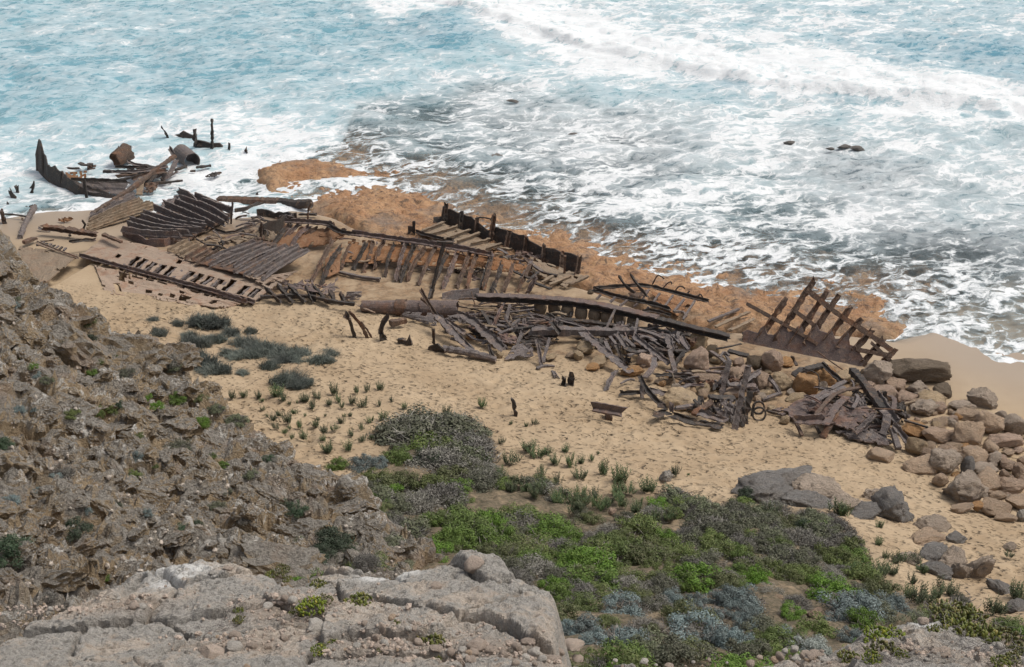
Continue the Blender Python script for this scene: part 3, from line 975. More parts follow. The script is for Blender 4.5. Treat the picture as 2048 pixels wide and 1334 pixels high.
def wreck_left():
    # stem and bow strake standing in the surf
    s = '1'
    cols = []
    for bx, by, tx, ty in [(214, 430, 213, 325), (226, 432, 233, 240), (244, 445, 246, 245), (258, 452, 262, 330), (275, 462, 275, 345), (290, 475, 285, 388), (320, 492, 330, 405),
                           (360, 515, 375, 440), (420, 545, 420, 478), (470, 570, 470, 505), (560, 595, 560, 530), (680, 612, 690, 575)]:
        b = gd(*Z[s](bx, by)); cols.append((b - Vector((0, 0, .3)), at(*Z[s](tx, ty), b.y + .25)))
    root = thing('bow_section', 'upturned bow of the wreck, its stem plate rising like a horn from the surf', 'hull section', cols[3][0])
    MB().wall(cols, .07, 6, .10, 3).build('stem_plating', 'dark', root)
    for i in (3, 5, 7, 9):
        b, t = cols[i]
        MB().sweep([b + Vector((.05, .14, 0)), t + Vector((.02, .12, -.1))], profile('L', .12, .16), seed=i).build('frame', 'dark', root)
    MB().gplate(HP(s, '440,490 772,498 742,572 545,560', [.9, .75, .35, .35]), 16, 6, .05, .15, bulge=-.12, seed=4).build('shell_plating', 'grey', root)
    MB().sweep(HP(s, '440,488 600,492 775,500', [1.0, .95, .85]), profile('L', .14, .2), seed=5).build('gunwale', 'dark', root)
    MB().sweep(standing(s, '537,604 520,480'), profile('L', .16, .2), seed=6).build('post', 'dark', root)
    MB().gplate(HP(s, '395,440 525,428 520,470 420,480', [.5, .6, .2, .2]), 9, 4, .05, .3, seed=8).build('inner_plating', 'orange', root)

    # ribbed panel with deep frames
    ribs = ['745,800 900,828 1090,832', '785,772 960,815 1160,822', '808,745 980,795 1195,806', '850,718 1020,775 1215,805', '890,703 1070,762 1250,788', '950,668 1110,738 1256,772',
            '1008,645 1180,715 1305,775', '1070,630 1240,698 1370,765', '1100,608 1290,672 1395,745', '1190,592 1300,640 1400,682', '1225,622 1320,655 1405,680', '1090,565 1170,600 1200,640']
    root = thing('ribbed_hull_panel', 'row of deep curved iron frames on a dark hull panel beside the surf', 'hull section', gd(*Z[s](1050, 760)))
    for r in ribs:
        MB().sweep(HP(s, r, [.62, .45, .42]), profile('L', .16, .40), seed=seed(), rough=.07).build('frame', 'grey', root)
    MB().gplate(HP(s, '745,820 1110,862 1420,700 1110,575', [.22, .22, .25, .3]), 26, 14, .06, .12, seed=11).build('plating', 'brown', root)
    MB().wall([(a - Vector((0, 0, .3)), a + Vector((0, 0, .42))) for a in HP(s, '742,815 890,885 1000,880 1095,850', .1)], .06, 3, .1, 4).build('edge_plate', 'violet', root)
    MB().sweep(HP(s, '1310,790 1390,815 1530,765', .25), profile('L', .2, .14), seed=9).build('stringer', 'dark', root)
    MB().sweep(standing(s, '1400,750 1418,620'), profile('L', .1, .12), seed=9).build('post', 'grey', root)

    # flattened strakes left of it
    root = thing('flattened_strakes', 'fan of flattened sandy hull strakes below the tangle in the surf', 'hull section', gd(*Z[s](720, 680)))
    A, B = HP(s, '550,695 780,562', [.15, .45]), HP(s, '530,795 935,662', [.12, .4])
    for i in range(8):
        k = (i + jit.uniform(-.25, .25)) / 7.5 + .03
        a, b = A[0].lerp(B[0], k), A[1].lerp(B[1], k)
        b = a.lerp(b, jit.uniform(.85, 1.08))
        MB().sweep([a, a.lerp(b, .5) + Vector((0, 0, .08)), b], profile('L', .13, .2), seed=seed()).build('frame', 'sandy' if i > 2 else 'grey', root)
    MB().gplate([A[0] - Vector((0, 0, .05)), B[0] - Vector((0, 0, .05)), B[1] - Vector((0, 0, .03)), A[1] - Vector((0, 0, .03))], 12, 16, .05, .15, seed=12).build('plating', 'sandy', root)

    # crusted deck plate with slots
    DK = HP(s, '485,948 1545,1232 1690,1085 640,818', [.22, .16, .2, .22])
    root = thing('slotted_deck_plate', 'long crusted deck plate with slanting slots lying flat on the sand', 'deck plate', DK[0].lerp(DK[2], .5) - Vector((0, 0, .4)))
    holes = []
    for u in (.26, .31, .36, .42, .47, .575, .63, .685, .74, .80, .885, .94):
        holes.append((u, u + .036, .10 + .05 * ((u * 37) % 1), .44 + .12 * ((u * 91) % 1)))
    holes += [(.16, .19, .3, .45), (.47, .5, .62, .82), (.30, .34, -.1, .07), (.52, .60, -.1, .05)]
    MB().gplate(DK, 110, 14, .05, .05, holes, seed=13, rough=.05).build('plating', 'crust', root)
    for i in range(19):
        u = .245 + i * .041
        a, b = DK[0].lerp(DK[1], u), DK[3].lerp(DK[2], u + .02)
        MB().sweep([a + Vector((0, 0, -.24)), a.lerp(b, .6) + Vector((0, 0, -.24))], profile('T', .12, .2), seed=i).build('deck_rib', 'grey', root)
    MB().sweep([DK[0] + Vector((0, 0, .03)), DK[1] + Vector((0, 0, .03))], profile('L', .16, .18), seed=14).build('edge_angle', 'violet', root)
    DK2 = HP(s, '575,1000 1500,1225 1330,1262 640,1170', [.10, .10, .02, .02])
    root2 = thing('sunken_deck_plate', 'sand covered deck strip with dark holes below the slotted plate', 'deck plate', DK2[0].lerp(DK2[2], .5) - Vector((0, 0, .3)))
    hl = [(.17, .25, .05, .22), (.26, .33, .05, .2), (.36, .41, .06, .2), (.43, .5, .04, .2), (.14, .2, .28, .44), (.22, .27, .3, .44), (.10, .16, .58, .92), (.57, .62, .05, .2), (.64, .72, .05, .2), (.74, .80, .06, .25), (.82, .9, .05, .22),
          (.36, .41, .55, .75), (.45, .49, .6, .8), (.54, .59, .55, .78), (.62, .70, .5, .85), (.60, .65, .3, .45), (.84, .89, .4, .75), (.38, .41, .86, .97), (.44, .46, .9, .98)]
    MB().gplate(DK2, 90, 16, .05, .12, hl, seed=15, rough=.05).build('plating', 'crust', root2)
    for i in range(12):
        u = .16 + i * .07
        a, b = DK2[0].lerp(DK2[1], u), DK2[3].lerp(DK2[2], u - .05)
        MB().sweep([a + Vector((0, 0, -.20)), a.lerp(b, .5) + Vector((0, 0, -.20))], profile('T', .1, .16), seed=i).build('deck_rib', 'crust', root2)
    MB().sweep(HP(s, '775,1035 1100,1105 1500,1228', .17), profile('L', .15, .2), seed=16).build('stringer', 'violet', root2)

    # big sandy sheet at the far left with its undercut edge
    c = HP(s, '120,885 480,935 235,1142 40,1010', [.2, .42, .42, .3])
    root = thing('sandy_plate', 'broad sand coloured iron sheet with undercut edge beside the rocky spur', 'plate', c[0].lerp(c[2], .5) - Vector((0, 0, .5)))
    MB().gplate(c, 22, 16, .07, .10, seed=17, rough=.04).build('sheet', 'sandy', root)
    MB().sweep(HP(s, '225,860 330,905 480,960', .42), profile('L', .1, .1), seed=17).build('seam_angle', 'crust', root)
    root = thing('slatted_grating', 'small grating of dark slats on the sandy iron sheet', 'grating', gd(*Z[s](315, 885), .6))
    for i in range(7):
        a, b = Z[s](225 + i * 27, 882 + i * 5), Z[s](268 + i * 22, 862 + i * 6)
        MB().sweep([gd(*a, .40), gd(*b, .42)], profile('box', .12, .08), seed=i).build('slat', 'dark' if i % 2 else 'grey', root)
    MB().sweep(HP(s, '330,912 220,872', .42), profile('box', .07, .07), seed=2).build('side_bar', 'crust', root)

    # short parallel beams right of the deck plate
    root = thing('parallel_frame_panel', 'low panel of parallel sandy frames between deck plate and ribbed panel', 'hull section', gd(*Z[s](1160, 930)))
    A, B = HP(s, '1025,915 1142,858', [.3, .5]), HP(s, '1195,1000 1320,925', [.3, .5])
    for i in range(6):
        a, b = A[0].lerp(B[0], i / 5), A[1].lerp(B[1], i / 5)
        MB().sweep([a, b], profile('L', .16, .22), seed=seed()).build('frame', 'sandy' if i < 3 else 'brown', root)
    MB().gplate([A[0], B[0], B[1], A[1]], 10, 6, .05, .1, seed=21).build('plating', 'sandy', root)
    A, B = HP(s, '1215,995 1577,850', [.35, .8]), HP('2', '185,775 545,545', [.5, 1.0])
    root = thing('long_frame_panel', 'panel of seven long parallel frames sloping to a dark gap', 'hull section', A[0].lerp(B[1], .5) - Vector((0, 0, .5)))
    for i in range(8):
        k = min(1, max(0, (i + jit.uniform(-.22, .22)) / 7))
        a, b = A[0].lerp(B[0], k), A[1].lerp(B[1], k)
        a, b = a.lerp(b, jit.uniform(-.05, .12)), a.lerp(b, jit.uniform(.86, 1.07))
        MB().sweep([a, a.lerp(b, jit.uniform(.35, .65)) + Vector((jit.uniform(-.07, .07), 0, jit.uniform(.0, .12))), b], profile('L', .2, .2), seed=seed(), rough=.16).build('frame', 'grey', root)
    MB().gplate([A[0], B[0], B[1], A[1]], 18, 14, .05, .05, seed=22).build('plating', 'brown', root)
    MB().gplate(HP('2', '20,740 190,770 470,700 230,850', [.5, .5, .8, .35]), 16, 8, .05, .3, seed=23).build('lower_plating', 'crust', root)


def wreck_mid():
    # the long side with its row of frames
    root = thing('side_frames_section', 'long hull side with a row of slanting iron frames half buried in sand', 'hull section', gd(*Z['2'](1200, 640)))
    g1 = [(200, 575, 395, 340), (325, 510, 465, 352), (388, 540, 552, 352), (498, 495, 622, 365), (605, 495, 738, 368), (715, 478, 832, 395)]
    g2 = [(555, 800, 715, 485), (620, 838, 805, 495), (785, 705, 870, 478), (880, 705, 992, 475), (960, 725, 1042, 462), (1048, 712, 1130, 468), (1130, 765, 1212, 478), (1213, 795, 1300, 485),
          (1250, 800, 1402, 470), (1300, 798, 1462, 515), (1392, 825, 1522, 538), (1500, 845, 1632, 540), (1580, 855, 1702, 552), (1690, 855, 1790, 580), (1772, 858, 1850, 590), (1880, 862, 1968, 575)]
    g3 = [(640, 785, 712, 495), (705, 805, 795, 560), (805, 805, 885, 565), (912, 805, 1025, 568), (1008, 808, 1085, 668)]
    rr = random.Random(5)
    for zz, g, hb, ht in (('2', g1, .25, .95), ('2', g2, .05, .95), ('3', g3, .05, .9)):
        for bx, by, tx, ty in g:
            a, b = gd(*Z[zz](bx, by), hb - .05), gd(*Z[zz](tx, ty), ht)
            b = a.lerp(b, rr.uniform(.86, 1.06)); m = a.lerp(b, rr.uniform(.4, .6)) + Vector((rr.uniform(-.12, .12), rr.uniform(-.05, .05), rr.uniform(.06, .2)))
            MB().sweep([a, m, b], profile('L', rr.uniform(.14, .2), rr.uniform(.16, .26)), seed=seed(), rough=.22).build('frame', rr.choice(['violet', 'brown', 'brown', 'dark']), root)
    MB().sweep(HP('2', '360,325 560,335 720,352', 1.15), profile('L', .22, .24), seed=31).build('stringer', 'violet', root)
    MB().sweep(HP('2', '890,422 1300,478 1700,535 1985,592', 1.1), profile('L', .24, .24), seed=32).build('stringer', 'violet', root)
    MB().sweep(HP('2', '700,360 790,415 900,430', 1.1), profile('L', .2, .2), seed=33).build('stringer', 'dark', root)
    MB().gplate(HP('2', '360,345 850,410 720,500 200,560', [.95, .9, .35, .2]), 24, 8, .04, .2, seed=34).build('plating', 'orange', root)
    MB().gplate(HP('2', '860,455 1985,600 1940,690 800,640', [.85, .85, .45, .3]), 44, 8, .04, .25, seed=35).build('plating', 'orange', root)
    MB().gplate(HP('2', '610,640 800,500 780,720 690,760', [.5, .75, .25, .2]), 9, 8, .04, .2, seed=36).build('plating', 'orange', root)
    MB().gplate(HP('3', '700,520 1010,570 960,660 680,620', [.8, .8, .5, .4]), 16, 8, .04, .35, seed=37).build('plating', 'orange', root)
    MB().sweep(HP('2', '770,720 930,760 1100,780', .15), profile('box', .16, .14), seed=38).build('loose_rail', 'grey', root)
    MB().wall([(gd(*Z['2'](a, b)), gd(*Z['2'](a, b)) + Vector((0, .1, h))) for a, b, h in ((150, 440, .5), (190, 450, .9), (290, 420, .9), (360, 390, 1.0))], .05, 4, .2, 4).build('end_plate', 'dark', root)

    # dark outer wall with uprights
    s = '3'
    cols = []
    for bx, by, tx, ty in [(262, 232, 262, 212), (318, 240, 322, 205), (332, 248, 336, 130), (460, 292, 450, 172), (560, 322, 560, 208), (640, 372, 622, 262), (695, 392, 690, 322), (760, 402, 752, 282), (850, 442, 860, 332),
                           (960, 482, 972, 362), (1040, 522, 1012, 392), (1110, 552, 1110, 442), (1150, 572, 1150, 452), (1250, 602, 1262, 482), (1360, 642, 1382, 512), (1410, 655, 1410, 540)]:
        b = gd(*Z[s](bx, by)); cols.append((b - Vector((0, 0, .2)), at(*Z[s](tx, ty), b.y + .3)))
    root = thing('standing_hull_strake', 'black strip of hull plating standing upright along the reef with posts', 'hull section', cols[7][0])
    MB().wall(cols, .06, 6, .07, 7).build('side_plating', 'dark', root)
    for bx, by, tx, ty in [(345, 255, 352, 105), (462, 300, 474, 175), (585, 340, 597, 218), (705, 385, 738, 185), (820, 460, 856, 322), (965, 488, 984, 358), (1105, 548, 1122, 428), (1248, 606, 1262, 490), (1370, 680, 1405, 515)]:
        b = gd(*Z[s](bx, by)) + Vector((0, -.25, -.1)); t = at(*Z[s](tx, ty), b.y + .35)
        MB().sweep([b, t], profile('L', .2, .22), seed=seed(), rough=.16).build('upright', 'brown' if by > 300 else 'dark', root)
    for q in ['350,262 170,335', '452,296 240,358', '545,325 350,395', '622,352 450,415', '700,400 560,430', '790,436 680,470', '1235,672 1115,735', '1340,690 1180,755', '1475,690 1335,755', '880,480 790,470']:
        MB().sweep(HP(s, q, [.22, .2]), profile('T', .16, .16), seed=seed()).build('bottom_rib', 'sandy', root)
    MB().gplate(HP(s, '345,262 800,445 640,490 130,335', [.12, .12, .12, .1]), 26, 10, .04, .05, [(.2, .23, .4, .5), (.4, .43, .6, .72), (.15, .19, .7, .8)], seed=41).build('bottom_plating', 'sandy', root)
    MB().gplate(HP(s, '1020,520 1440,672 1300,760 1040,640', [.3, .25, .2, .35]), 18, 10, .04, .15, seed=42).build('bottom_plating', 'sandy', root)
    MB().sweep(HP(s, '130,330 250,370 420,400', .2), profile('L', .16, .18), seed=43).build('bottom_angle', 'dark', root)
    root = thing('corner_bracket', 'small black bracket standing alone on the orange reef', 'bracket', gd(*Z[s](95, 332)))
    MB().wall([(gd(*Z[s](a, 332)) - Vector((0, 0, .1)), at(*Z[s](a, 286), gd(*Z[s](a, 332)).y)) for a in (62, 80, 108)], .08, 3, .05, 2).build('plate', 'dark', root)
    MB().sweep(standing(s, '118,335 122,245'), profile('L', .14, .16), seed=3).build('post', 'dark', root)
    # loose bars near the wall
    for q, lab in (('590,225 640,212 735,232', 'thin bent rod joining two posts of the black hull wall'), ('1020,560 1100,640 1235,672', 'dark angle bar bent across the corner of the hull wall')):
        beam(HP(s, q, [1.1, 1.2, 1.1] if '590' in q else .35), .07 if '590' in q else .14, .08, 'box', 'dark', 'iron_bar', lab, 'bar')
    for i, q in enumerate(['950,690 1030,560', '1000,720 1090,640', '1030,580 1120,640', '900,640 1010,690', '980,540 1030,590', '1060,730 1180,775', '880,630 940,660']):
        beam(HP(s, q, [.5, .6]), .16, .07, 'box', ['grey', 'dark', 'grey', 'dark', 'brown', 'dark', 'dark'][i], 'iron_strip', 'loose rusted strip in the heap where the row of frames meets the hull wall', 'strip', 'strips between frames and hull wall')
    # windlass wheel lying by the end of the wall
    c = gd(*Z[s](1290, 650), .3)
    mb = MB(); mb.tube(c + Vector((0, 0, -.1)), c + Vector((0, 0, .08)), .62, .12, 20, 2, .02, 5); mb.tube(c + Vector((0, 0, -.1)), c + Vector((0, 0, .03)), .45, .40, 18, 2, .02, 5)
    w = thing('iron_disc', 'round flat iron disc with a spindle lying at the end of the black hull wall', 'disc', c - Vector((0, 0, .3)))
    mb.build('disc', 'sandy', w); MB().sweep([c, c + Vector((.02, 0, 1.0))], profile('box', .12, .12), seed=3).build('spindle', 'brown', w)

    # the hollow mast lying along the sand
    s = '7'
    a, b = gd(*Z[s](205, 245), .22), gd(*Z[s](1095, 275), .55)
    root = thing('hollow_iron_mast', 'fat riveted iron tube lying along the edge of the sand slope', 'mast', a.lerp(b, .5) - Vector((0, 0, .5)))
    tb = MB().tube(a, b, .30, .04, 20, 24, .07, 6, .46).build('tube', 'violet', root)
    m = a.lerp(b, .36)
    MB().tube(m, a.lerp(b, .46), .42, .05, 16, 3, .06, 8).build('collar', 'brown', tb)
    MB().tube(a.lerp(b, .62), a.lerp(b, .70), .46, .05, 16, 2, .06, 8).build('collar', 'violet', tb)
    MB().gplate(HP(s, '560,335 900,440 920,310 600,300', [.12, .1, .55, .4]), 18, 8, .05, .25, bulge=.12, seed=46).build('torn_shell', 'grey', root)
    MB().gplate(HP(s, '135,210 190,240 330,300 200,255', [.4, .3, .2, .2]), 8, 4, .05, .2, seed=47).build('torn_end', 'crust', root)
    # leaning ribbed plates left of the mast
    root = thing('crumpled_frames', 'crumpled black frames along the sand edge left of the iron tube', 'hull section', gd(*Z['2'](450, 930)))
    for i, q in enumerate(['300,965 190,855', '390,968 290,845', '490,968 380,850', '560,965 510,855', '680,980 570,850', '720,960 690,880', '800,965 770,890']):
        MB().sweep(HP('2', q, [.1, .55]), profile('L', .24, .22), seed=seed(), rough=.2).build('frame', 'dark', root)
    MB().sweep(HP('2', '160,920 500,900 760,960 900,975', .35), profile('box', .14, .16), seed=51).build('rail', 'dark', root)
    MB().gplate(HP('2', '240,860 480,800 620,880 340,850', [.5, .7, .6, .5]), 12, 6, .05, .4, seed=52).build('torn_plate', 'violet', root)
    MB().gplate(HP('2', '620,880 770,760 740,900 680,910', [.5, .7, .35, .3]), 8, 6, .05, .25, seed=53).build('torn_plate', 'violet', root)
    MB().gplate(HP('2', '820,945 840,880 960,875 935,940', [.15, .6, .55, .15]), 8, 5, .05, .2, seed=54).build('torn_plate', 'grey', root)
    MB().gplate(HP('2', '470,790 560,770 600,860 480,850', [.6, .7, .5, .5]), 8, 5, .05, .2, seed=55).build('torn_plate', 'violet', root)

    # plate leaning on the girder
    s = '3'
    cols = [(gd(*Z[s](x, y0)) , at(*Z[s](x, y1), gd(*Z[s](x, y0)).y + .3)) for x, y0, y1 in ((330, 860, 815), (400, 862, 792), (500, 864, 785), (620, 866, 775))]
    tag(MB().wall(cols, .06, 4, .04, 5).build('leaning_plate', 'grey'), 'dark iron plate leaning back behind the tall thin pole', 'plate')

    # twin girders with cement casks between
    root = thing('keelson_girder', 'long upper iron girder running from the iron tube to the boulders', 'girder', gd(*Z[s](1500, 980)))
    up = pts('3', '610,868 900,872 1160,890') + pts('4', '0,500 460,588 900,692 1300,792 1712,892')
    U = [gd(a, b, .78) for a, b in up]
    MB().sweep(U, profile('I', .36, .28), rough=.08, seed=61).build('web_and_flanges', 'dark', root)
    MB().sweep([p + Vector((0, .0, .30)) for p in U[:-2]], profile('box', .42, .05), rough=.16, seed=62).build('top_plate', 'violet', root)
    root2 = thing('lower_girder', 'black lower girder parallel to the long one, just in front of the casks', 'girder', gd(*Z[s](1600, 1060)))
    lo = pts('3', '1095,1030 1300,1055 1600,1092') + pts('4', '330,775 700,820 1080,865 1330,905')
    MB().sweep([gd(a, b, .12) for a, b in lo], profile('I', .26, .34), rough=.08, seed=63).build('web_and_flanges', 'dark', root2)
    MB().gplate(HP('3', '1110,1020 1300,1030 1260,1090 1080,1060', [.5, .45, .2, .2]), 12, 5, .05, .1, seed=64).build('bracket', 'dark', root2)
    names = ['leftmost', 'second', 'third', 'fourth', 'fifth', 'sixth', 'seventh', 'last']
    for i, (x, y) in enumerate([(1100, 925), (1210, 930), (1312, 955), (1420, 972), (1527, 985), (1622, 1000), (1722, 1015), (1828, 1042)]):
        p = gd(*Z[s](x, y + 34), .12)
        k = thing('cement_cask', f'{names[i]} of the row of pale cement casks under the long girder' if i not in (0, 7) else f'{names[i]} cement cask in the row under the long girder', 'cask', p, 'cement casks under the girder')
        prof = [(.27, 0), (.31, .14), (.325, .28), (.31, .42), (.28, .54), (.28, .57), (.21, .58)]
        rnd = random.Random(i); mb = MB(); seg = 16
        for j, (r, zz) in enumerate(prof):
            for q in range(seg):
                an = 2 * math.pi * q / seg
                mb.v.append(p + Vector((math.cos(an) * r, math.sin(an) * r, zz)) * (1 if j else 1) + Vector((rnd.uniform(-.01, .01), 0, rnd.uniform(-.012, .012))))
        for j in range(len(prof) - 1):
            for q in range(seg): a0, b0 = j * seg + q, j * seg + (q + 1) % seg; mb.f.append((a0, b0, b0 + seg, a0 + seg))
        mb.f.append(tuple(range((len(prof) - 1) * seg, len(prof) * seg)))
        body = mb.build('cask_body', 'sandy', k)
        for zz in (.12, .44): MB().tube(p + Vector((0, 0, zz)), p + Vector((0, 0, zz + .05)), .335, .03, 16, 1, .02, i).build('hoop', 'brown', body)
    beam([gd(*Z[s](1690, 932), 1.3), gd(*Z[s](1608, 1112), .6)], .10, .10, 'box', 'grey', 'strut', 'pale slanting strut across the girders, left one of two', 'strut')
    beam([gd(*Z[s](1866, 1012), 1.2), gd(*Z[s](1828, 1196), .5)], .10, .10, 'box', 'grey', 'strut', 'pale slanting strut across the girders, right one of two', 'strut')

    # bent rail section on the reef
    s = '4'
    root = thing('bent_rail_section', 'low frame of bent rails with cross bars and hooks on the reef', 'hull section', gd(*Z[s](800, 430)))
    for q, h, w in (('205,322 480,298 790,280 1100,365 1480,462', .6, .16), ('210,332 500,422 860,492 1055,550', .5, .18), ('740,575 860,560 1060,620', .4, .14)):
        MB().sweep(HP(s, q, h), profile('L', w, w), seed=seed()).build('rail', 'dark', root)
    for q in ['822,330 752,430', '940,372 862,482', '1090,392 1000,512', '1216,432 1100,572', '1332,452 1200,662', '290,382 240,437', '450,412 390,472', '582,447 500,512', '702,482 650,522', '822,522 790,562', '1100,575 1200,570 1240,630']:
        MB().sweep(HP(s, q, [.6, .4]), profile('box', .10, .10), seed=seed()).build('cross_bar', 'grey', root)
    for q in ['640,372 552,300 476,188', '792,412 690,300 612,178']:
        MB().sweep(HP(s, q, [.5, .8, 1.1]), profile('L', .16, .16), seed=seed()).build('bent_arm', 'dark', root)
    for q in ['860,272 915,165 955,180 990,208', '980,312 1030,252 1070,242 1076,268', '1118,335 1152,292 1200,295 1220,318', '1230,392 1262,356 1275,345', '1360,412 1395,372 1420,420']:
        MB().sweep(standing(s, q, 0, 0), profile('box', .06, .06), step=.1, seed=seed()).build('hook', 'dark', root)
    MB().gplate(HP(s, '640,330 840,330 700,430 560,400', .3), 10, 6, .04, .2, seed=71).build('plate', 'brown', root)
    MB().gplate(HP(s, '850,350 1330,455 1180,640 900,480', .12), 18, 8, .04, .2, seed=72).build('bottom_plate', 'orange', root)
    beam(HP(s, '1480,682 1640,620 1822,545', .12), .14, .1, 'box', 'grey', 'iron_girder', 'thin beam lying on the reef left of the upright lattice, farthest of three', 'beam', 'beams lying on the reef by the lattice')
    beam(HP(s, '1560,757 1750,672 1945,590', .12), .18, .12, 'T', 'sandy', 'iron_girder', 'middle of three thin beams lying on the sand left of the lattice', 'beam', 'beams lying on the reef by the lattice')
    beam(HP(s, '1710,802 1850,740 1990,668', .12), .18, .12, 'T', 'sandy', 'iron_girder', 'nearest of three thin beams on the wet sand left of the lattice', 'beam', 'beams lying on the reef by the lattice')


